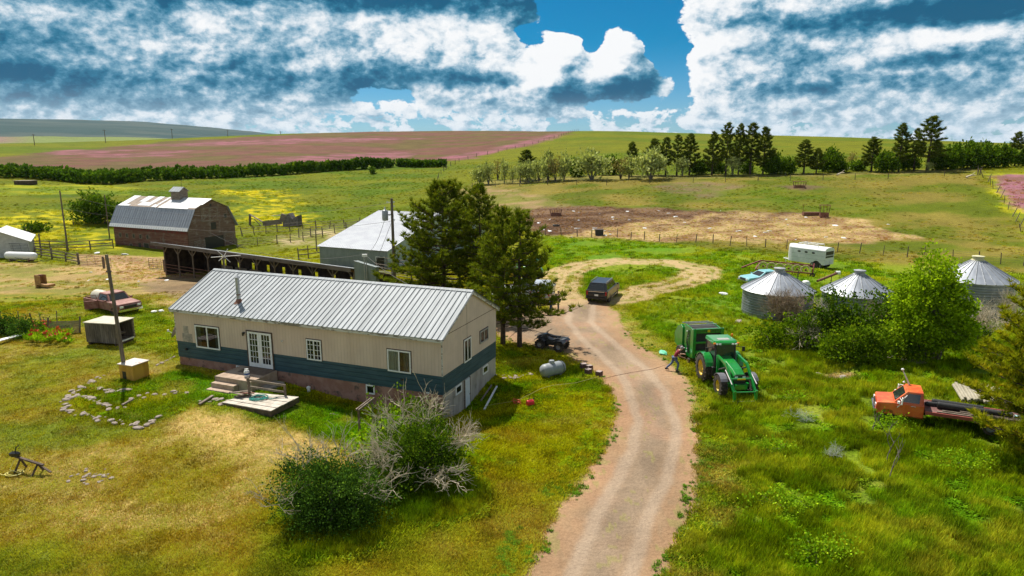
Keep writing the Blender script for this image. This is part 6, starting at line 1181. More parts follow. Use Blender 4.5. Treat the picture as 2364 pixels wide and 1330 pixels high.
# propane tank, blocks, red can, ropes
def prop():
    p=Gp(1276,868); t=thing('propane_tank','grey domestic propane tank lying in the tall grass beside the drive','propane tank',p-Vector((0,0,.12)),.62); t.scale=(.92,)*3; g=mat('grey_tank_paint',(.20,.225,.235),(.28,.30,.31),2,.5,c3=(.28,.26,.23),s3=3,t3=(.6,.75)); m=MB(); m.lathe([(.02,-.98),(.22,-.94),(.38,-.82),(.44,-.66),(.44,.66),(.38,.82),(.22,.94),(.02,.98)],(0,0,.62),20,'x'); m.build('shell',g,t,True)
    m=MB(); m.lathe([(.18,0),(.19,.16),(.16,.22),(.02,.25)],(-.1,0,1.02),14); m.build('dome_lid',g,t,True)
    for x in (-.5,.5): m=MB(); m.box(x-.05,x+.05,-.25,.25,-.1,.25); m.build('leg',W_['steel'],t)
    m=MB(); m.tube([(.62,.448*math.sin(a*.3),.62+.448*math.cos(a*.3)) for a in range(-7,8)],.02,4); m.build('strap',W_['black'],t)
    for i,(px,py,l) in enumerate(((1347,850,'nearest the quad bike'),(1360,854,'second from the quad bike'),(1358,863,'sunk at the grass edge'),(1383,868,'nearest the road centre'))):
        p=Gp(px,py); t=thing('timber_block','brown timber block at the grass edge, '+l,'block',p,.3+i*.2,'four brown blocks at the drive edge'); m=MB(); m.box(-.18,.18,-.16,.16,0,.30); m.build('block',mat('block_wood',(.10,.05,.045),(.17,.09,.08),3,.9),t); m=MB(); m.box(-.17,.17,-.15,.15,.302,.315); m.build('cut_face',mat('cut_wood',(.34,.26,.23),(.42,.33,.29),5,.9),t)
    p=Gp(1224,937); t=thing('gas_can','small red plastic fuel can tipped in the grass','fuel can',p,.5); m=MB(); m.loft([[(x,-.13,0),(x,.13,0),(x,.13,.26),(x,.06,.34),(x,-.06,.34),(x,-.13,.26)] for x in (-.2,.2)]); m.build('body',mat('red_plastic',(.62,.015,.03),(.7,.03,.05),3,.4),t,bevel=.03); m=MB(); m.tube([(.15,0,.32),(.25,0,.42)],.035,6); m.build('spout',W_['black'],t); m=MB(); m.tube([(-.12,0,.33),(-.1,0,.40),(.05,0,.40),(.07,0,.33)],.02,5); m.build('handle',W_['black'],t)
    A=[(1118,948),(1140,942),(1180,936),(1200,930),(1225,918),(1250,905),(1275,898),(1330,892),(1380,878)]; W=[Gp(*a) for a in A]; m=MB(); m.tube([w-W[0]+Vector((0,0,.22)) for w in W],.013,4); o=m.build('yellow_rope',mat('yellow_rope_fibre',(.33,.30,.07),(.42,.38,.12),9,.8)); o.location=W[0]; tag(o,'yellow extension rope running through the grass past the red can','rope')
    W=[Gp(*a) for a in [(1382,878),(1420,868),(1460,860),(1510,852),(1552,838)]]; m=MB(); m.tube([w-W[0]+Vector((0,0,.02)) for w in W],.010,4); o=m.build('cable',W_['rust']); o.location=W[0]; tag(o,'thin brown cable lying straight across the gravel drive','cable')
    p=Gp(1193,935); q=random.Random(1); m=MB(); pts=[Vector((q.uniform(-.3,.3),q.uniform(-.15,.15),q.uniform(.1,.35))) for i in range(14)]; m.tube(pts,.025,4); o=m.build('orange_strap',mat('orange_webbing',(.55,.08,.03),(.65,.12,.05),5,.7)); o.location=p; tag(o,'crumpled orange strap on the yellow rope left of the red can','strap')
prop()
# ---------------- vehicles ----------------
def wheel(parent,x,y,r,w,side,rim='steel',name='wheel',lugs=0,rr=.55):
    m=MB(); m.lathe([(r*rr,-w/2),(r*.9,-w/2),(r,-w*.36),(r,w*.36),(r*.9,w/2),(r*rr,w/2),(r*rr,-w/2)],(x,y,r),28,'y')
    if lugs:
        for i in range(lugs):
            a=i*6.283/lugs
            for s in (-1,1):
                b=a+(s>0)*3.1416/lugs; p=Vector((x+r*math.cos(b),y+s*.02,r+r*math.sin(b))); q=Vector((x+r*1.0*math.cos(b+.28),y+s*w*.5,r+r*1.0*math.sin(b+.28))); m.beam(p,q,.06,.07,(math.cos(b),0,math.sin(b)))
    o=m.build(name,W_['rubber'],parent,True); q=MB(); k=r*rr*1.02; q.lathe([(.02,side*w*.20),(k*.30,side*w*.22),(k*.36,side*w*.12),(k*.85,side*w*.10),(k,side*w*.42),(k*1.04,side*w*.44),(k*1.04,-side*w*.4)],(x,y,r),24,'y'); q.build('rim',W_[rim] if isinstance(rim,str) else rim,o,True); return o
def paint(n,c,c2=None,rough=.35,coat=.6,c3=None,t3=(.6,.7),metal=0.): return mat(n,c,c2 or tuple(x*1.12 for x in c),3,rough,coat=coat,c3=c3,s3=2.2,t3=t3,metal=metal)
def car(name,label,cat,loc,rz,L,Wd,prof,gh,pm,wheels,wr=.36,scale=1,lights=True,bump='chrome',doors=(),rim='chrome',rear=True,gh_m=None,group=None,roofrack=False,pillars=1):
    "prof: side outline of the lower body (x,z); gh: greenhouse (x0,x1,x2,x3,z0,z1,inset)"
    t=thing(name,label,cat,loc,rz,group); t.scale=(scale,)*3; h=Wd/2; m=MB()
    secs=[]
    for y,k,dz in ((-h,.0,.0),(-h*.93,1,0),(h*.93,1,0),(h,0,0)):
        cx=sum(a for a,b in prof)/len(prof); cz=sum(b for a,b in prof)/len(prof)
        secs.append([(cx+(a-cx)*(1 if k else .985),y,cz+(b-cz)*(1 if k else .90)) for a,b in prof])
    m.loft(secs); b=m.build('body',pm,t,bevel=.03)
    x0,x1,x2,x3,z0,z1,ins=gh; hb,ht=h*.94,h*.94-ins
    B=[(x0,-hb,z0),(x3,-hb,z0),(x3,hb,z0),(x0,hb,z0)];T=[(x1,-ht,z1),(x2,-ht,z1),(x2,ht,z1),(x1,ht,z1)]
    m=MB(); m.loft([B,T,[(p[0]*.995+.005*(x1+x2)/2,p[1]*.93,p[2]+.05) for p in T]]); m.build('cabin',gh_m or pm,t,bevel=.03)
    B=[Vector(p) for p in B];T=[Vector(p) for p in T]
    def pane(nm,a,b,c,d,u0,u1,v0=.12,v1=.88):
        f=lambda u,v:(a.lerp(b,u)).lerp(d.lerp(c,u),v); n=(b-a).cross(d-a).normalized(); ce=(a+b+c+d)/4; 
        if n.dot(ce-Vector(((x1+x2)/2,0,(z0+z1)/2)))<0: n=-n
        q=MB(); P=[f(u0,v0),f(u1,v0),f(u1,v1),f(u0,v1)]; q.loft([P,[p+n*.014 for p in P]]); q.build(nm,W_['glass'],t)
    pane('windshield',B[1],B[2],T[2],T[1],.08,.92); pane('rear_window',B[0],B[3],T[3],T[0],.10,.90)
    for s,(a,b,c,d) in ((-1,(B[0],B[1],T[1],T[0])),(1,(B[3],B[2],T[2],T[3]))):
        n=len(pillars) if hasattr(pillars,'__len__') else 1; pl=pillars if hasattr(pillars,'__len__') else ((.12,.9),)
        for u0,u1 in pl: pane('side_window',a,b,c,d,u0,u1)
    for wx in wheels:
        for s in (-1,1):
            q=MB(); q.lathe([(.02,s*.006),(wr*1.16,s*.006)],(wx,s*(h*.985),wr),18,'y'); q.build('wheel_arch',W_['black'],t); wheel(t,wx,s*(h-.12),wr,.24,s,rim)
    xf=max(a for a,b in prof); xr=min(a for a,b in prof)
    for s in (-1,1):
        m=MB(); m.cb((xf-.01,s*h*.74,.72*z0/1.0),.06,.28,.15); m.build('headlight',W_['white'],t); m=MB(); m.cb((xr+.01,s*h*.86,z0*.82),.06,.14,.34); m.build('tail_light',W_['tail'],t)
        m=MB(); m.cb((x3-.25,s*(h+.10),z0+.08),.12,.16,.14); m.build('mirror',pm if name!='flatbed_truck' else W_['white'],t)
    m=MB(); m.cb((xf-.0,0,.70*z0),.05,h*1.0,.2); m.build('grille',W_['black'],t)
    for x,s in ((xf+.04,1),(xr-.04,-1)): m=MB(); m.cb((x,0,.46*z0),.14,Wd*.96,.17); m.build('bumper',W_[bump],t)
    m=MB(); m.cb((xr-.02,0,z0*.68),.02,.34,.16); m.build('licence_plate',W_['white'],t)
    return t
W_['tail']=mat('tail_lamp_red',(.35,.01,.01),rough=.3)
suvp=paint('black_suv_paint',(.012,.012,.014),(.02,.02,.022),.35,.35); blk=W_['black']
p=Gp(1392,688); t=car('suv','black suv parked where the drive meets the turning loop','suv',p,R(69),5.2,2.0,[(-2.6,.45),(2.5,.40),(2.6,.75),(2.5,1.05),(1.3,1.18),(-2.55,1.22),(-2.62,.9)],(-2.5,-2.15,.55,1.35,1.18,1.80,.20),suvp,(-1.55,1.6),.40,bump='black',pillars=((.06,.30),(.34,.60),(.64,.9)))
for s in (-1,1): m=MB(); m.tube([(-1.9,s*.72,1.92),(.5,s*.72,1.92)],.025,5); m.build('roof_rail',W_['chrome'],t); m=MB(); m.beam((-1.1,s*1.03,.38),(1.1,s*1.03,.38),.08,.06); m.build('side_step',W_['chrome'],t)
m=MB(); m.cb((-2.63,0,1.12),.03,1.5,.05); m.build('chrome_strip',W_['chrome'],t)
p=Gp(1172,716); car('parked_car','silver blue car parked behind the pine trunks','car',p,R(12),4.6,1.8,[(-2.3,.35),(2.2,.32),(2.3,.6),(2.1,.82),(1.1,.92),(-2.2,.95),(-2.3,.7)],(-1.8,-1.1,.35,1.15,.9,1.40,.2),paint('silver_paint',(.35,.40,.46),metal=.4),(-1.4,1.4),.32,pillars=((.2,.48),(.52,.88)))
p=Gp(1205,690); car('parked_pickup','white pickup behind the pines near the orange vested person','pickup',p,R(8),5.6,1.95,[(-2.8,.5),(2.7,.45),(2.8,.85),(2.7,1.1),(1.3,1.2),(-2.75,1.2),(-2.8,.8)],(-.75,-.6,.6,1.4,1.18,1.80,.2),paint('white_paint_gloss',(.70,.70,.70)),(-1.7,1.75),.39,pillars=((.1,.45),(.5,.88)))
p=Gp(1253,688); car('parked_suv','grey suv right of the white pickup under the pine boughs','suv',p,R(80),4.7,1.9,[(-2.3,.4),(2.2,.38),(2.3,.7),(2.2,.95),(1.2,1.05),(-2.25,1.1),(-2.3,.8)],(-2.2,-1.9,.45,1.2,1.05,1.62,.18),paint('grey_paint',(.50,.51,.52)),(-1.4,1.45),.36,pillars=((.08,.3),(.34,.6),(.64,.88)))
p=Gp(1762,654); car('old_sedan','faded turquoise sedan behind the left grain bin','car',p,R(193),4.7,1.85,[(-2.35,.3),(2.3,.28),(2.4,.55),(2.2,.78),(1.0,.88),(-2.2,.88),(-2.4,.6)],(-1.6,-1.0,.25,1.05,.86,1.32,.22),paint('turquoise_paint',(.16,.42,.46),(.22,.48,.52),.5,.2),(-1.4,1.4),.31,pillars=((.15,.48),(.52,.88)))
# rusty pickup with tank and open door
p=Gp(262,718); rp=mat('faded_maroon_paint',(.20,.065,.05),(.33,.15,.12),2,.7,c3=(.38,.24,.20),s3=1.5,t3=(.5,.75))
t=car('rusty_pickup','faded maroon pickup with an open door sunk in green weeds','pickup',p,R(-31),5.2,1.9,[(.55,.35),(2.5,.32),(2.6,.8),(2.5,.98),(1.2,1.08),(-.65,1.08),(-.65,.35)],(-.55,-.42,.75,1.2,1.05,1.60,.18),rp,(1.7,),.34,pillars=((.14,.88),))
m=MB(); m.box(-2.6,-.7,-.9,.9,.42,.52); 
for y in (-.92,.84): m.box(-2.6,-.7,y,y+.08,.5,1.0)
m.box(-2.6,-2.52,-.84,.84,.5,1.0); m.box(-.78,-.7,-.84,.84,.5,1.0); m.build('bed',rp,t)
for s in (-1,1): wheel(t,-1.8,s*.82,.34,.22,s)
m=MB(); m.box(0,.95,-.04,.04,.42,1.05); d=m.build('open_door',rp,t); d.location=(-.30,-.98,0); d.rotation_euler=(0,0,R(-115)); m=MB(); m.tube([(0,0,1.05),(.1,0,1.5),(.75,0,1.5),(.95,0,1.05)],.03,5); m.build('door_frame',rp,d)
k=thing('water_tank','round whitish water tank lying in the maroon pickup bed','tank',(0,0,0),0); k.matrix_world=Matrix.Translation(p)@Matrix.Rotation(R(-31),4,'Z')@Matrix.Translation((-1.75,0,1.05)); m=MB(); m.lathe([(.02,-.7),(.45,-.66),(.52,-.5),(.50,-.2),(.54,0),(.50,.2),(.52,.5),(.45,.66),(.02,.7)],(0,0,0),20,'x'); m.build('shell',mat('cream_plastic',(.52,.47,.36),(.60,.55,.44),3,.6),k,True)
# orange flatbed truck
def flatbed():
    O=Gp(2014,958); rz=R(155); sc=.84; DX=.27; u=Vector((math.cos(rz),math.sin(rz),0))
    op=mat('sun_faded_orange',(.60,.075,.015),(.80,.16,.03),1.3,.45,coat=.3,c3=(.62,.20,.07),s3=1.2,t3=(.5,.8))
    c=O-u*1.25*sc; c.z=hz(c.x,c.y)+.12
    t=car('flatbed_truck','orange flatbed truck loaded with black pipes sunk in the tall grass','truck',c,rz,2.6,1.95,[(-1.3,.35),(1.15,.35),(1.22,.75),(1.15,1.08),(.3,1.18),(-1.3,1.2)],(-1.27,-1.2,-.36,.30,1.17,1.86,.14),op,(.55,),.38,sc,pillars=((.16,.80),),rear=False)
    m=MB(); m.box(-1.0,-.5,-.3,.55,1.875,1.882); m.build('roof_wear',mat('bare_roof_metal',(.36,.22,.20),(.50,.34,.30),3,.7),t)
    for y in (-.5,-.15,.2,.5): m=MB(); m.cb((-.52,y,1.89),.08,.10,.05); m.build('roof_marker',mat('amber_lens',(.55,.16,.02),rough=.4),t)
    for s in (-1,1):
        m=MB(); m.tube([(.1,s*1.0,.9),(-.05,s*1.28,1.2),(-.2,s*1.28,1.65),(-.35,s*.95,1.7)],.025,5); m.tube([(.0,s*.98,1.5),(-.1,s*1.28,1.4)],.02,5); m.cb((-.1,s*1.3,1.42),.05,.22,.42); m.build('mirror_bracket',W_['white'],t)
        m=MB(); m.tube([(-.6,s*.985,1.06),(-.85,s*.985,1.06)],.02,5); m.build('door_handle',W_['chrome'],t)
        m=MB(); m.box(-1.3,-.35+.02,s*.978-.004,s*.978+.004,.42,.44); m.build('door_seam',W_['black'],t)
    dk=mat('maroon_deck',(.13,.05,.045),(.22,.12,.10),2,.8,bump=.003); L=5.6
    DK=-1.62+DX; m=MB(); m.box(DK-L,DK,-1.1,1.1,.82,.90); m.build('deck',dk,t); m=MB()
    for y in (-1.13,1.05): m.box(DK-L,DK,y,y+.08,.74,.93)
    m.build('side_rail',mat('red_rail',(.30,.055,.045),(.36,.09,.07),3,.6),t); m=MB(); m.box(DK-L,DK+.02,-.45,-.3,.5,.8); m.box(DK-L,DK+.02,.3,.45,.5,.8); m.build('chassis',W_['black'],t)
    for x in (-4.6,-5.6):
        for s in (-1,1): wheel(t,x,s*.85,.40,.34,s)
    M0=Matrix.Translation(c)@Matrix.Rotation(rz,4,'Z')@Matrix.Scale(sc,4)@Matrix.Translation((DX,0,0))
    def load(nm,label,cat,pts,r,mm,board=None,grp=None):
        m=MB()
        if board: m.beam(pts[0],pts[1],*board)
        else:
            m.lathe([(r*.55,0),(r,0)]+[(r*(1+.07*(i%2)),.05+.06*i) for i in range(int((Vector(pts[1])-Vector(pts[0])).length/.06))],n=14)
        o=m.build(nm,mm,None,not board)
        if not board:
            dd=(Vector(pts[1])-Vector(pts[0])).normalized(); o.matrix_world=M0@Matrix.Translation(pts[0])@dd.to_track_quat('Z','Y').to_matrix().to_4x4()
        else: o.matrix_world=M0
        tag(o,label,cat,grp)
    bp=mat('black_corrugated_pipe',(.014,.014,.016),(.03,.03,.03),6,.55)
    load('drain_pipe','long black corrugated pipe lying nearest the middle of the truck deck','pipe',((-2.3,.15,1.12),(-6.0,.35,1.12)),.19,bp); load('drain_pipe','shorter black corrugated pipe on the far side of the truck deck','pipe',((-2.1,-.45,1.08),(-4.7,-.35,1.08)),.17,bp); load('pipe_stub','dark pipe stub behind the orange cab','pipe',((-1.75,-.1,1.0),(-2.4,-.2,1.02)),.14,bp)
    for i,(y,x0,x1,l) in enumerate(((.95,-2.2,-5.7,'pale plank along the near edge of the truck deck'),(.75,-2.5,-6.4,'second plank inside the near edge of the truck deck'),(.55,-3.4,-6.9,'short timber beside the long black pipe'),(.85,-4.2,-7.1,'dark timber at the tail of the truck deck'))): load('plank',l,'plank',((x0,y,.95+.03*i),(x1,y+.02*i,.95+.03*i)),0,W_['wood' if i!=2 else 'pole'],(.10,.08))
    load('blue_sack','small pale blue sack at the end of the long black pipe','sack',((-6.05,.3,1.05),(-6.4,.3,1.05)),0,mat('pale_blue_plastic',(.30,.50,.52),(.4,.6,.62),4,.5),(.3,.2))
    m=MB(); m.tube([(-.6,-.7,1.9),(-.15,-.75,2.75)],.03,5); m.tube([(-.55,-.5,1.9),(-.15,-.75,2.75)],.025,5); m.lathe([(.001,-.08),(.09,-.03),(.09,.03),(.001,.08)],(-.15,-.75,2.77),8); m.lathe([(.001,-.08),(.08,0),(.001,.1)],(-.3,-.75,1.98),8); m.build('roof_spotlight_arm',W_['white'],t)
flatbed()
q=random.Random(6)
for i in range(15):
    a=Gp(2199+i*7.2+q.uniform(-2,2),900+i*.6+q.uniform(-3,3)); b=Gp(2228+i*7.4,948+q.uniform(-2,2)+i*.5); b=a+(b-a).normalized()*2.6; a.z=hz(a.x,a.y)+.35; b.z=a.z-.02; m=MB(); m.tube([(0,0,0),b-a],[.095,.085],9); m.tube([(0,0,0),b-a],[.05,.05],6); o=m.build('fence_post',mat('pale_post_wood',(.26,.23,.16),(.38,.34,.25),5,.85,bump=.003)); o.location=a; tag(o,'pale round fence post lying in the pile beyond the truck deck','post','pile of pale round posts')
# ---------------- tractor, baler ----------------
GR=paint('green_machine_paint',(.004,.19,.022),(.008,.25,.03),.3,.7); YL=paint('yellow_rim_paint',(.62,.42,.01),rough=.4)
def tractor():
    t=thing('tractor','green tractor with front loader arms and yellow wheels facing down the slope','tractor',(12.35,38.05,hz(12.35,38.05)),R(-85.5)); t.scale=(.91,)*3
    for s in (-1,1):
        wheel(t,0,s*1.0,.93,.50,s,YL,lugs=20,rr=.56); wheel(t,2.75,s*.95,.68,.42,s,YL,lugs=16,rr=.52)
        m=MB(); R_=1.03; ring=[(R_*math.cos(a),R_*math.sin(a)+.93) for a in [R(x) for x in range(20,171,15)]]; ri=[(x*.955,(z-.93)*.955+.93) for x,z in ring][::-1]; m.prism(ring+ri,s*.72-.0,s*1.24); m.build('rear_fender',GR,t)
        m=MB(); R_=.76; ring=[(2.75+R_*math.cos(a),R_*math.sin(a)+.68) for a in [R(x) for x in range(35,146,15)]]; ri=[(2.75+(x-2.75)*.95,(z-.68)*.95+.68) for x,z in ring][::-1]; m.prism(ring+ri,s*.74,s*1.18); m.build('front_fender',mat('dark_grey_plastic',(.10,.10,.12),(.14,.14,.16),4,.6),t)
    m=MB(); m.box(-.5,3.2,-.3,.3,.55,1.05); m.cb((0,0,.93),.5,1.9,.35); m.cb((2.75,0,.68),.3,1.8,.22); m.build('chassis',GR,t,bevel=.03)
    m=MB(); m.loft([[(x,-w,zb),(x,-w,zt-.12),(x,-w*.7,zt),(x,w*.7,zt),(x,w,zt-.12),(x,w,zb)] for x,w,zb,zt in ((.95,.44,1.05,1.98),(1.8,.44,1.02,1.92),(2.8,.40,.95,1.72),(3.25,.36,.92,1.52))]); m.build('hood',GR,t,bevel=.02)
    m=MB(); m.box(3.25,3.31,-.34,.34,.95,1.48); m.build('grille',W_['black'],t)
    for s in (-1,1): m=MB(); m.box(3.30,3.34,s*.24-.09,s*.24+.09,1.27,1.42); m.build('headlight',W_['white'],t); m=MB(); m.box(2.0,3.0,s*.425-.01,s*.425+.01,1.15,1.5); m.build('side_screen',W_['black'],t)
    m=MB(); m.box(3.2,3.55,-.4,.4,.65,.95); m.build('front_weight',GR,t)
    # cab
    c0,c1=-.55,1.0; B=[(c0,-.72,1.35),(c1,-.62,1.35),(c1,.62,1.35),(c0,.72,1.35)];T=[(c0-.05,-.68,2.7),(c1-.22,-.66,2.7),(c1-.22,.66,2.7),(c0-.05,.68,2.7)]
    m=MB(); m.loft([B,T]); m.build('cab_glass',mat('cab_glass',(.012,.03,.022),rough=.08,spec=.8),t)
    for a,b in zip(B,T): m=MB(); m.tube([a,b],.05,6); m.build('cab_pillar',W_['black'],t)
    m=MB(); m.box(c0,c1,-.74,.74,1.15,1.36); m.build('cab_base',GR,t,bevel=.03)
    m=MB(); m.loft([[(x,-w,z),(x,w,z),(x,w*.93,z+h),(x,-w*.93,z+h)] for x,w,z,h in ((-.75,.72,2.70,.16),(-.6,.80,2.70,.24),(.8,.80,2.70,.24),(.98,.70,2.70,.14))]); ro=m.build('cab_roof',GR,t,bevel=.04)
    m=MB(); m.box(.2,.62,-.38,.38,2.945,2.955); m.build('roof_hatch',mat('grey_hatch',(.30,.30,.28),(.36,.36,.33),4,.5),ro)
    for y in (-.62,-.42,.42,.62): m=MB(); m.cb((1.0,y,2.76),.06,.14,.08); m.build('work_light',W_['white'],ro)
    for s in (-1,1): m=MB(); m.cb((.95,s*.76,2.80),.1,.14,.08); m.build('amber_marker',mat('amber',(.8,.20,.01),rough=.4),ro); m=MB(); m.tube([(.8,s*.7,2.55),(.85,s*1.15,2.5)],.02,5); m.cb((.85,s*1.2,2.38),.06,.18,.30); m.build('mirror',W_['black'],t)
    m=MB(); m.lathe([(.07,0),(.07,.12),(.03,.17)],(-.3,.88,2.92),10,cap=True); m.tube([(-.3,.88,2.5),(-.3,.88,2.92)],.02,5); m.build('beacon',mat('orange_beacon',(.9,.22,.01),rough=.3),t)
    m=MB(); m.lathe([(.08,1.2),(.09,1.3),(.09,2.0),(.05,2.05),(.05,2.75)],(1.05,-.70,0),12); m.build('exhaust',W_['black'],t,True); m=MB(); m.cb((.9,-.75,1.0),.5,.3,.6); m.build('steps_and_tank',W_['black'],t,bevel=.03)
    # loader
    for s in (-1,1):
        y=s*.66
        m=MB(); m.beam((1.5,y,.7),(1.35,y,2.15),.16,.14,(0,1,0)); m.build('loader_mast',GR,t)
        m=MB(); m.beam((1.35,y,2.12),(2.7,y,2.0),.15,.12,(0,1,0)); m.beam((2.65,y,2.03),(4.05,y,.75),.16,.12,(0,1,0)); m.beam((4.05,y,.8),(4.2,y,.25),.14,.10,(0,1,0)); m.build('loader_arm',GR,t)
        m=MB(); m.tube([(1.6,y,1.3),(2.6,y,1.75)],.05,6); m.tube([(2.9,y+s*.1,1.7),(4.0,y+s*.1,1.15)],.045,6); m.build('hydraulic_ram',mat('oily_steel',(.13,.13,.13),rough=.4,metal=.6),t)
        m=MB(); m.cb((4.22,y,.42),.16,.14,.85); m.build('carrier_plate',GR,t); m=MB(); m.cb((4.32,y,.05),.16,.42,.06); m.build('carrier_hook',W_['wood'],t)
    m=MB(); m.tube([(3.45,-.66,1.3),(3.45,.66,1.3)],.07,8); m.build('loader_crossbar',GR,t)
    for z in (.75,.15): m=MB(); m.tube([(4.22,-.75,z),(4.22,.75,z)],.05,8); m.build('carrier_bar',GR if z>.5 else W_['steel'],t)
    m=MB(); m.cb((3.53,0,1.30),.02,.5,.08); m.build('yellow_decal',YL,t); m=MB(); m.beam((-.4,0,.5),(-1.3,0,.45),.2,.1); m.build('drawbar',W_['black'],t)
    return t
TR=tractor()
def baler():
    rz=R(-80); t=thing('round_baler','tall green round baler hitched behind the tractor','baler',(12.45,42.4,hz(12.45,42.4)),rz); W=1.12; t.scale=(.85,)*3
    s0=[(-1.75,.75),(-1.55,.55),(-.2,.35),(.9,.4),(1.15,1.1),(1.1,2.55),(.7,2.72),(-.35,2.78),(-1.35,2.5),(-1.8,1.8)]
    for s in (-1,1): m=MB(); m.prism(s0,s*W-.05,s*W+.05); m.build('side_panel',GR,t,bevel=.02)
    m=MB(); m.prism([(a*.96,.1+b*.93) for a,b in s0],-W+.05,W-.05); m.build('bale_chamber',mat('dark_belts',(.015,.015,.015),(.03,.03,.028),3,.7),t)
    for z,h in ((2.42,.34),(1.62,.14),(.85,.22)): m=MB(); m.box(1.10,1.26,-W-.05,W+.05,z,z+h); m.build('cross_beam',GR,t,bevel=.015)
    for s in (-1,1): m=MB(); m.box(1.08,1.27,s*W-.12,s*W+.12,.5,2.76); m.build('front_post',GR,t,bevel=.015)
    for x in (.2,-.4,-1.0): m=MB(); m.tube([(x,-W,2.84-.12*abs(x)),(x,W,2.84-.12*abs(x))],.04,6); m.build('roller',W_['steel'],t)
    # tailgate flank panel, hoses and rows of fittings on the near side
    m=MB(); m.prism([(-1.95,.9),(-.55,.5),(-.55,2.45),(-.9,2.62),(-1.5,2.35),(-2.0,1.7)],-W-.16,-W-.06); m.build('tailgate_panel',GR,t,bevel=.02)
    m=MB()
    for i in range(7): m.lathe([(.001,-.04),(.06,-.03),(.06,.02),(.001,.03)],(.1+.12*(i%3),-W-.08,.7+.27*i),8,'y')
    m.build('fittings',W_['white'],t); m=MB()
    for i in range(3): m.tube([(.35+.1*i,-W-.09,2.5),(.15+.1*i,-W-.14,1.6),(.45+.1*i,-W-.1,.7)],.02,4)
    m.build('hose',W_['black'],t)
    for s in (-1,1): wheel(t,-.5,s*(W+.28),.52,.34,s,YL,rr=.5); wheel(t,.95,s*(W+.25),.22,.12,s,YL,'gauge_wheel')
    m=MB(); m.lathe([(.22,-W+.1),(.22,W-.1)],(1.0,0,.42),12,'y',True); m.build('pickup_reel',W_['black'],t); m=MB(); m.beam((1.1,0,.7),(3.3,0,.45),.22,.16); m.build('tongue',GR,t)
    for txt,y in (('JOHN',.55),('DEERE',-.55)):
        cu=bpy.data.curves.new('t','FONT'); cu.body=txt; cu.size=.26; cu.extrude=.006; cu.align_x='CENTER'; cu.space_character=1.25
        o=bpy.data.objects.new('tmp',cu); COL.objects.link(o); bpy.context.view_layer.update(); me=bpy.data.meshes.new_from_object(o.evaluated_get(bpy.context.evaluated_depsgraph_get())); bpy.data.objects.remove(o)
        # facing +x, reading left to right for someone in front
        for v in me.vertices: v.co=(1.268+v.co.z,-y+v.co.x,2.50+v.co.y)
        link('lettering',me,W_['black'],t)
    m=MB(); m.box(1.262,1.272,-.1,.1,2.50,2.68); m.build('emblem',YL,t)
baler()
def gtractor():
    p=Gp(1232,648); c=copytree(TR); c.location=p; c.rotation_euler=(0,0,R(160)); c.scale=(.78,)*3; tag(c,'green tractor almost hidden behind the pines by the turning loop','tractor')
gtractor()
# quad bike
def atv():
    p=Gp(1275,805); t=thing('quad_bike','black quad bike parked on the drive edge beside the pine','quad bike',p,R(152)); t.scale=(1.12,)*3; dk=mat('dark_fender_plastic',(.02,.02,.022),(.05,.05,.055),4,.4,coat=.3)
    for x in (-.62,.65):
        for s in (-1,1): wheel(t,x,s*.42,.30,.24,s,'steel',lugs=12,rr=.48)
        m=MB(); m.loft([[(x+a,-.58,z),(x+a,.58,z),(x+a,.54,z+.05),(x+a,-.54,z+.05)] for a,z in ((-.36,.55),(-.2,.68),(.15,.68),(.36,.56))]); m.build('fender',dk,t,bevel=.02)
    m=MB(); m.box(-.6,.7,-.16,.16,.3,.62); m.cb((.1,0,.45),.5,.42,.35); m.build('frame',W_['black'],t); m=MB(); m.loft([[(x,-w,z-.12),(x,w,z-.12),(x,w*.8,z),(x,-w*.8,z)] for x,w,z in ((-.55,.16,.88),(-.1,.16,.86),(.15,.12,.92),(.35,.14,.95),(.5,.1,.85))]); m.build('seat',W_['black'],t,bevel=.03)
    m=MB(); m.loft([[(x,-w,.6),(x,-w*.9,z),(x,w*.9,z),(x,w,.6)] for x,w,z in ((.30,.16,.94),(.55,.30,.92),(.85,.34,.82),(.98,.26,.68))]); m.build('front_cowl',dk,t,bevel=.03); m=MB(); m.loft([[(x,-w,.35),(x,-w,z),(x,w,z),(x,w,.35)] for x,w,z in ((-.35,.26,.7),(.0,.24,.6),(.3,.26,.75))]); m.build('footwell',dk,t)
    m=MB(); m.tube([(.35,0,.85),(.30,0,1.1)],.03,6); m.tube([(.22,-.42,1.14),(.30,-.15,1.10),(.30,.15,1.10),(.22,.42,1.14)],.02,6); m.build('handlebar',W_['black'],t)
    for x0,x1 in ((-.95,-.45),(.55,1.0)):
        m=MB(); z=.82
        for y in (-.42,-.2,0,.2,.42): m.tube([(x0,y,z),(x1,y,z)],.014,4)
        for x in (x0,x1): m.tube([(x,-.45,z),(x,.45,z)],.018,4)
        m.build('luggage_rack',W_['steel'],t)
    for s in (-1,1): m=MB(); m.cb((.88,s*.22,.66),.06,.14,.10); m.build('headlight',W_['white'],t)
    m=MB(); m.cb((-.93,0,.62),.05,.18,.06); m.build('tail_light',W_['tail'],t)
atv()
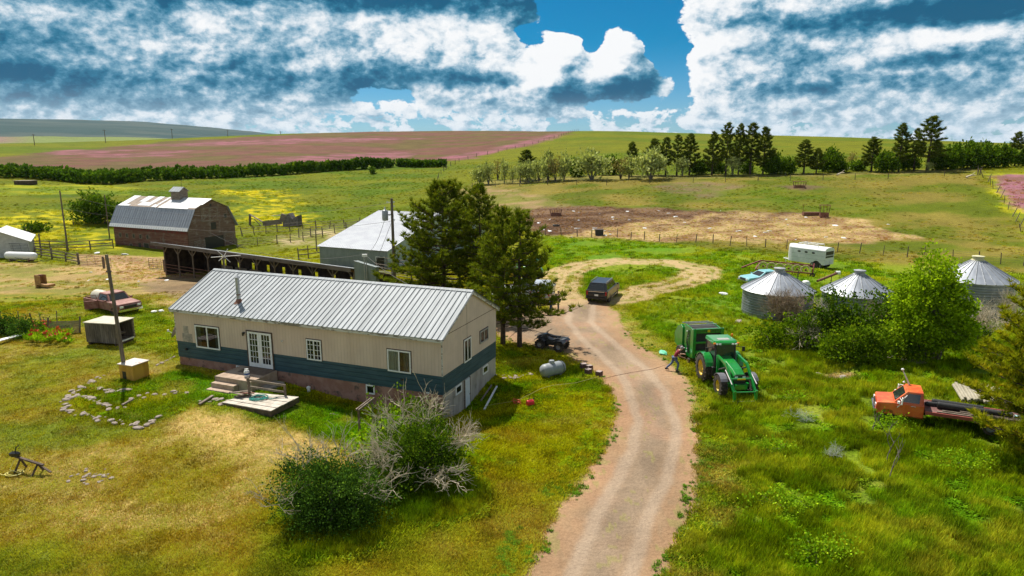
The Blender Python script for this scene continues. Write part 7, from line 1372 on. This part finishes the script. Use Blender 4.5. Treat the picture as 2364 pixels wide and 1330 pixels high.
# horse trailer
def trailer():
    c=Gp(1866,613); t=thing('horse_trailer','white stock trailer with three oval side windows and a roof rack','trailer',c,R(125)); W=.95; L0,L1=-2.5,2.3; wp=paint('trailer_white',(.66,.66,.65),(.72,.72,.71),.5,.1,c3=(.55,.54,.50))
    m=MB(); secs=[]
    for x,k in ((L0,1),(1.7,1),(2.15,.82),(2.4,.5)):
        w=W*k; secs.append([(x,-w,.45),(x,w,.45),(x,w,2.1),(x,w*.82,2.32),(x,w*.4,2.42),(x,-w*.4,2.42),(x,-w*.82,2.32),(x,-w,2.1)])
    m.loft(secs); m.build('body',wp,t,True,ang=25)
    for s in (-1,1):
        for x in (.75,-.15,-1.05): m=MB(); m.loft([[(x+.20*math.copysign(abs(math.cos(a))**.7,math.cos(a)),s*(W+d),1.72+.10*math.sin(a)) for a in [i*.3927 for i in range(16)]] for d in (0,.015)]); m.build('window',W_['black'],t)
        for z in (1.95,1.45,1.0): m=MB(); m.box(L0,1.7,s*(W+.004)-.004,s*(W+.004)+.004,z,z+.02); m.build('seam',W_['steel'],t)
        m=MB(); m.lathe([(.36,-.02),(.36,.02)],(-1.5,s*W,.36),16,'y'); m.lathe([(.02,s*.004),(.46,s*.004)],(-1.5,s*W,.42),16,'y'); m.build('wheel_arch',W_['black'],t)
        for x in (-1.85,-1.1): wheel(t,x,s*(W-.1),.34,.22,s,'white')
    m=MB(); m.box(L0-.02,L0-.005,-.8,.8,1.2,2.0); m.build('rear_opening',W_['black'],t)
    for z in (.7,.95,1.2,1.5): m=MB(); m.box(L0-.05,L0-.02,-.88,.88,z,z+.07); m.build('rear_slat',wp,t)
    m=MB(); m.box(2.2,2.32,-.36,.36,1.55,1.85); m.build('nose_window',W_['glass'],t)
    for s in (-1,1): m=MB(); m.tube([(-1.4,s*.6,2.36),(-1.4,s*.6,2.68),(1.1,s*.6,2.68),(1.1,s*.6,2.36)],.03,5); m.build('roof_rack_rail',wp,t)
    m=MB()
    for x in (-1.4,-.9,-.4,.1,.6,1.1): m.tube([(x,-.6,2.68),(x,.6,2.68)],.025,5)
    m.build('roof_rack_bars',wp,t); m=MB(); m.tube([(2.2,.5,.5),(3.3,0,.5),(2.2,-.5,.5)],.05,6); m.tube([(3.0,0,.0),(3.0,0,.7)],.04,6); m.build('tongue',W_['white'],t)
trailer()
def rake():
    A=Gp(1748,629);B=Gp(1874,640); d=B-A; L=d.length; t=thing('hay_rake','red side delivery hay rake with yellowish tine wheels behind the grain bin','hay rake',A,math.atan2(d.y,d.x)); rd=mat('dull_red_paint',(.17,.03,.03),(.25,.06,.05),3,.7); yt=mat('pale_yellow_tines',(.42,.34,.15),(.52,.44,.22),5,.7)
    for a,b in (((-.2,0,.35),(L,0,.45)),((.1,.9,1.25),(L,.9,1.15)),((L,0,.1),(L,.9,1.4)),((.1,.9,1.25),(-1.6,-.6,.5)),((L+.05,-.1,.0),(L+.05,-.1,1.0)),((-.2,0,.35),(.1,.9,1.25))): m=MB(); m.beam(a,b,.13,.13); m.build('frame_beam',rd,t)
    for i in range(6):
        c=Vector((.55+i*(L-.9)/5.4,.35,.72)); m=MB()
        for k in (.50,.40): m.tube([c+Vector((k*math.cos(a),-.25+.35*math.sin(a)*.6,k*math.sin(a))) for a in [j*.42-.3 for j in range(11)]],.035,4)
        for j in range(10): a=j*.628; m.tube([c,c+Vector((.48*math.cos(a),-.2,.48*math.sin(a)))],.012,3)
        m.build('tine_wheel',yt,t); m=MB(); m.lathe([(.02,-.1),(.10,-.1),(.10,.1),(.02,.1)],c,8,'y'); m.build('hub',rd,t)
    for x in (L+.05,): m=MB(); m.lathe([(.12,-.08),(.27,-.08),(.27,.08),(.12,.08),(.12,-.08)],(x,-.1,.27),14,'y'); m.build('wheel',W_['rubber'],t)
rake()
A=Gp(1886,660);B=Gp(1932,652); m=MB(); t=thing('grain_auger','short rusty grain auger tube with a white head between two grain bins','auger',A); m.tube([(0,0,.5),(B-A)+Vector((0,0,1.0))],.13,10); m.build('tube',W_['rust'],t); m=MB(); e=(B-A)+Vector((0,0,1.0)); m.lathe([(.2,-.25),(.22,.2),(.1,.25)],e,10,'x'); m.build('head',W_['white'],t)
for x in (.4,): m=MB(); m.tube([(B-A)*.7+Vector((0,0,.8)),(B-A)*.7+Vector((0,0,-.1))],.04,5); m.build('leg',W_['rust'],t)
p=Gp(1860,660); m=MB(); m.lathe([(.45,0),(.42,.3),(.3,.5),(.02,.58)],n=14); o=m.build('white_dome',W_['white'],None,True); o.location=p; tag(o,'small white dome shaped cover behind the left grain bin','cover')
p=Gp(1841,650); m=MB(); m.tube([(0,0,-.1),(0,0,1.1)],.05,5); o=m.build('iron_post',W_['black']); o.location=p; tag(o,'short dark post below the hay rake','post')
A=Gp(2046,829);B=Gp(2140,843); m=MB(); m.beam(Vector((0,0,.10)),B-A+Vector((0,0,.12)),.7,.16); o=m.build('concrete_slab',W_['stone']); o.location=A; tag(o,'narrow pale concrete slab at the foot of the hedge','slab')
for px,py,s,l,mt_ in ((1671,681,.5,'flat white scrap board in the grass left of the grain bin','white'),(1531,818,.42,'light green crumpled bag in the grass left of the baler',None),(1703,745,.4,'pale pinkish clod near the left grain bin','stone'),(1815,967,.3,'short grey stick bundle in the tall grass','pole')):
    q=random.Random(px); p=Gp(px,py); 
    if mt_ is None: W_['bag']=mat('light_green_film',(.10,.50,.28),(.2,.6,.38),5,.4); mt_='bag'
    rock((p.x,p.y),s,.25,l,'scrap',None,mt_,'scrap',q,.08)
W_['net']=mat('pale_net_wire',(.40,.42,.35),(.52,.54,.46),5,.6)
for px,py,l,s in ((1848,975,'pale tangled netting in the tall grass right of the drive',1),(1918,1062,'upright whitish wisp of netting in the tall grass',2)):
    p=Gp(px,py); me=twigs(fan((0,0,.15),16,px,(1,.8,.4) if s==1 else (.4,.4,1),(.4,0,.1) if s==1 else (-.1,0,.8),.3),.26,3,px,.008,3,.8); me.materials.append(W_['net']); o=bpy.data.objects.new('netting',me); COL.objects.link(o); o.location=p; tag(o,l,'netting')
for px,py,l in ((2045,1075,'leafless dark sapling stem in the tall grass below the orange truck'),(2052,1110,'grey forked sapling stem near the bottom right shrubs'),(2012,1000,'short dark stem before the orange truck nose')):
    p=Gp(px,py); t=tree('bare_sapling',l,'sapling',p,(None,None,twigs([((0,0,0),(.15,0,1))],.75,3,px,.028,2,.35)),(None,None,W_['barkl']))
# leafy weeds drawing clumps on the right
for i,(px,py,l) in enumerate(((1805,1175,'darker green weed clump left of middle in the tall grass'),(1905,1290,'broad weed clump near the bottom of the tall grass'),(2225,1080,'pale leaved weed clump beside the edge pine'),(1790,1050,'small pale weed clump near the drive side'),(2065,990,'yellowish weed clump in front of the truck cab'),(1830,930,'pale green weed clump right of the tractor'))):
    p=Gp(px,py); s=(1.0,1.1,1.2,.7,.7,.6)[i]; shrub(l,p,[(-.3*s,0,.25,.9*s,.7*s,.32),(.5*s,.2,.2,.8*s,.6*s,.3)],'weed',.085,.03,16,200+i,dens=12,trunk_r=.01,cat='weed',name='weed_clump')
# ---------------- people ----------------
def skin(name,verts,edges,rad,mt,parent,lvl=1):
    me=bpy.data.meshes.new(name); me.from_pydata(verts,edges,[]); me.update(); o=link(name,me,mt,parent); m=o.modifiers.new('skin','SKIN'); m.use_smooth_shade=True
    for i,r in enumerate(rad): v=me.skin_vertices[0].data[i]; v.radius=(r,r) if not hasattr(r,'__len__') else r; v.use_root=(i==0)
    s=o.modifiers.new('sub','SUBSURF'); s.levels=lvl; s.render_levels=lvl; return o
def person(label,loc,rz,J,shirt,pants,hat=None,sleeve=.5,hair=(.03,.02,.015)):
    "J: joint dict in metres; x forward, y left"
    t=thing('person',label,'person',loc,rz); sk=mat('skin_tone',(.50,.27,.18),(.56,.32,.22),6,.6); V=[];E=[];Rr=[]
    def add(p,r,par=None): V.append(tuple(p));Rr.append(r); 
    def chain(start,pts,rs):
        k=start
        for p,r in zip(pts,rs):
            add(p,r); n=len(V)-1; E.append((k,n)); k=n
        return k
    P={k:Vector(v) for k,v in J.items()}
    add(P['pelvis'],(.15,.11)); ch=chain(0,[P['waist'],P['chest'],P['neck']],[(.13,.10),(.17,.11),.055]); hd=chain(ch,[P['head']-Vector((0,0,.04)),P['head']+Vector((0,0,.08))],[.085,.075])
    for s in 'lr':
        n=chain(2,[P['sh'+s],P['el'+s],P['wr'+s]],[.055,.042,.030]); dirn=(P['wr'+s]-P['el'+s]).normalized(); side=dirn.cross(Vector((0,0,1))).normalized()
        pm=chain(n,[P['wr'+s]+dirn*.06],[.036])
        for i,(o,l) in enumerate(((-.035,.065),(-.012,.078),(.012,.074),(.035,.06))): b=P['wr'+s]+dirn*.09+side*o; chain(pm,[b,b+dirn*l*.6+Vector((0,0,-.01)),b+dirn*l+Vector((0,0,-.03))],[.010,.009,.007])
        chain(pm,[P['wr'+s]+dirn*.06+side*.05*(1 if s=='l' else -1),P['wr'+s]+dirn*.10+side*.07*(1 if s=='l' else -1)],[.011,.009])
        chain(0,[P['hip'+s],P['kn'+s],P['an'+s]],[.085,.055,.04])
    skin('body',V,E,Rr,sk,t)
    H=P['head']; m=MB(); m.cb(H+Vector((.10,0,.0)),.035,.025,.04); m.build('nose',sk,t,bevel=.008); m=MB()
    for s in (-1,1): m.lathe([(.001,-.012),(.012,0),(.001,.012)],H+Vector((.083,s*.03,.03)),6)
    m.build('eyes',W_['black'],t); m=MB(); m.cb(H+Vector((.085,0,-.045)),.01,.04,.01); m.build('mouth',mat('lips',(.35,.10,.09)),t)
    for s in (-1,1): m=MB(); m.lathe([(.001,-.03),(.018,0),(.001,.03)],H+Vector((0,s*.083,.015)),6); m.build('ear',sk,t)
    m=MB(); m.lathe([(.092,-.02),(.098,.03),(.085,.09),(.04,.125),(.001,.13)],H+Vector((-.015,0,.02)),14); m.build('hair' if not hat else 'cap',mat('hair',hair) if not hat else mat('cap_cloth',hat,rough=.9),t,True)
    if hat: m=MB(); m.loft([[H+Vector((.07,-.07,.055)),H+Vector((.07,.07,.055)),H+Vector((.07,.07,.068)),H+Vector((.07,-.07,.068))],[H+Vector((.17,-.045,.04)),H+Vector((.17,.045,.04)),H+Vector((.17,.045,.052)),H+Vector((.17,-.045,.052))]]); m.build('cap_brim',mat('cap_cloth',hat,rough=.9),t)
    V2=[P['pelvis']+Vector((0,0,.02)),P['waist'],P['chest'],P['chest'].lerp(P['neck'],.75)];E2=[(0,1),(1,2),(2,3)];R2=[(.165,.13),(.155,.125),(.19,.13),.075]
    for s in 'lr': k=len(V2); V2+=[P['sh'+s],P['sh'+s].lerp(P['el'+s],sleeve if sleeve<1 else 1)];E2+=[(2,k),(k,k+1)];R2+=[.075,.062]; 
    if sleeve>=1:
        for s,k in (('l',5),('r',7)): V2.append(P['wr'+s]);E2.append((k,len(V2)-1));R2.append(.045)
    skin('shirt',[tuple(v) for v in V2],E2,R2,mat('shirt_cloth',shirt,tuple(x*.8 for x in shirt),8,.9),t)
    V3=[P['pelvis']];E3=[];R3=[(.165,.125)]
    for s in 'lr': k=len(V3); V3+=[P['hip'+s],P['kn'+s],P['an'+s]+Vector((0,0,.02))];E3+=[(0,k),(k,k+1),(k+1,k+2)];R3+=[.105,.073,.062]
    skin('jeans',[tuple(v) for v in V3],E3,R3,mat('denim',pants,tuple(x*.75 for x in pants),8,.9),t)
    for s in 'lr': A=P['an'+s]; m=MB(); m.loft([[A+Vector((x,-w,-.07)),A+Vector((x,w,-.07)),A+Vector((x,w*.8,h)),A+Vector((x,-w*.8,h))] for x,w,h in ((-.08,.035,.03),(.0,.042,.05),(.10,.045,.0),(.19,.035,-.03))]); m.build('boot',W_['woodd'],t,bevel=.012)
    return t
std=dict(pelvis=(0,0,.95),waist=(0,0,1.1),chest=(0,0,1.32),neck=(0,0,1.50),head=(.02,0,1.64),shl=(0,.19,1.42),shr=(0,-.19,1.42),ell=(-.02,.24,1.14),elr=(-.02,-.24,1.14),wrl=(.06,.24,.90),wrr=(.06,-.24,.90),hipl=(0,.09,.9),hipr=(0,-.09,.9),knl=(.02,.10,.50),knr=(.02,-.10,.50),anl=(0,.10,.08),anr=(0,-.10,.08))
walk=dict(pelvis=(0,0,.90),waist=(.06,0,1.04),chest=(.20,0,1.24),neck=(.31,0,1.40),head=(.42,0,1.50),shl=(.20,.18,1.33),shr=(.20,-.18,1.33),ell=(.28,.24,1.05),elr=(.30,-.24,1.06),wrl=(.52,.20,1.08),wrr=(.53,-.16,.96),hipl=(0,.09,.86),hipr=(0,-.09,.86),knl=(-.16,.10,.48),knr=(.24,-.10,.50),anl=(-.48,.10,.14),anr=(.16,-.10,.08))
p=Gp(1556,857); person('man in a maroon shirt and jeans leaning toward the baler at the drive edge',p,R(-8),walk,(.22,.015,.03),(.09,.14,.26),(.32,.30,.30),.55)
p=Gp(1246,712); person('person in a bright orange vest standing behind the low pine boughs',p,R(-60),std,(.85,.13,.01),(.05,.06,.09),(.5,.3,.2),.4)
p=Gp(1272,722); person('person in dark clothes and blue jeans standing right of the orange vest',p,R(200),std,(.03,.03,.035),(.03,.06,.18),None,1)
p=Gp(1289,718); person('person in a pale pink top standing nearest the drive behind the pine',p,R(170),std,(.55,.30,.28),(.06,.06,.08),None,.5,(.12,.07,.03))
# ---------------- grass last ----------------
u=Vector((math.cos(HYAW),math.sin(HYAW))); 
def keep(x,y,yw,hx,hy): KEEP.append((x,y,yw,hx,hy))
c=wl(HL/2,-HW/2,0); keep(c.x,c.y,HYAW,HL/2+.02,HW/2+.02)
c=wl(6.3,1.6,0); keep(c.x,c.y,HYAW,1.5,1.5)
c=(Gp(512,936)+Gp(692,936))/2; keep(c.x,c.y,HYAW,1.9,.75)
for b in ((22.25,54.6,2.6),(28.4,53.6,2.5),(38.9,55.,2.7)): keep(b[0],b[1],0,b[2]*.8,b[2]*.8)
keep(-26.5,68.5,-.5,13.5,3); keep(-56,102,-.435,9,4.5)
mk_grass()
def haze():
    m=bpy.data.materials.new('haze'); m.use_nodes=True; g=NG(m.node_tree); g.n.clear(); v=g.new('ShaderNodeVolumePrincipled'); o=g.new('ShaderNodeOutputMaterial')
    v.inputs['Color'].default_value=(.62,.78,.95,1); v.inputs['Density'].default_value=HAZE; v.inputs['Anisotropy'].default_value=.2; g.l.new(v.outputs[0],o.inputs['Volume'])
    b=MB(); b.box(-10500,10500,-10500,10500,-140,330); o=b.build('haze',m); tag(o,kind='stuff')
HAZE=1.8e-5
if HAZE: haze()
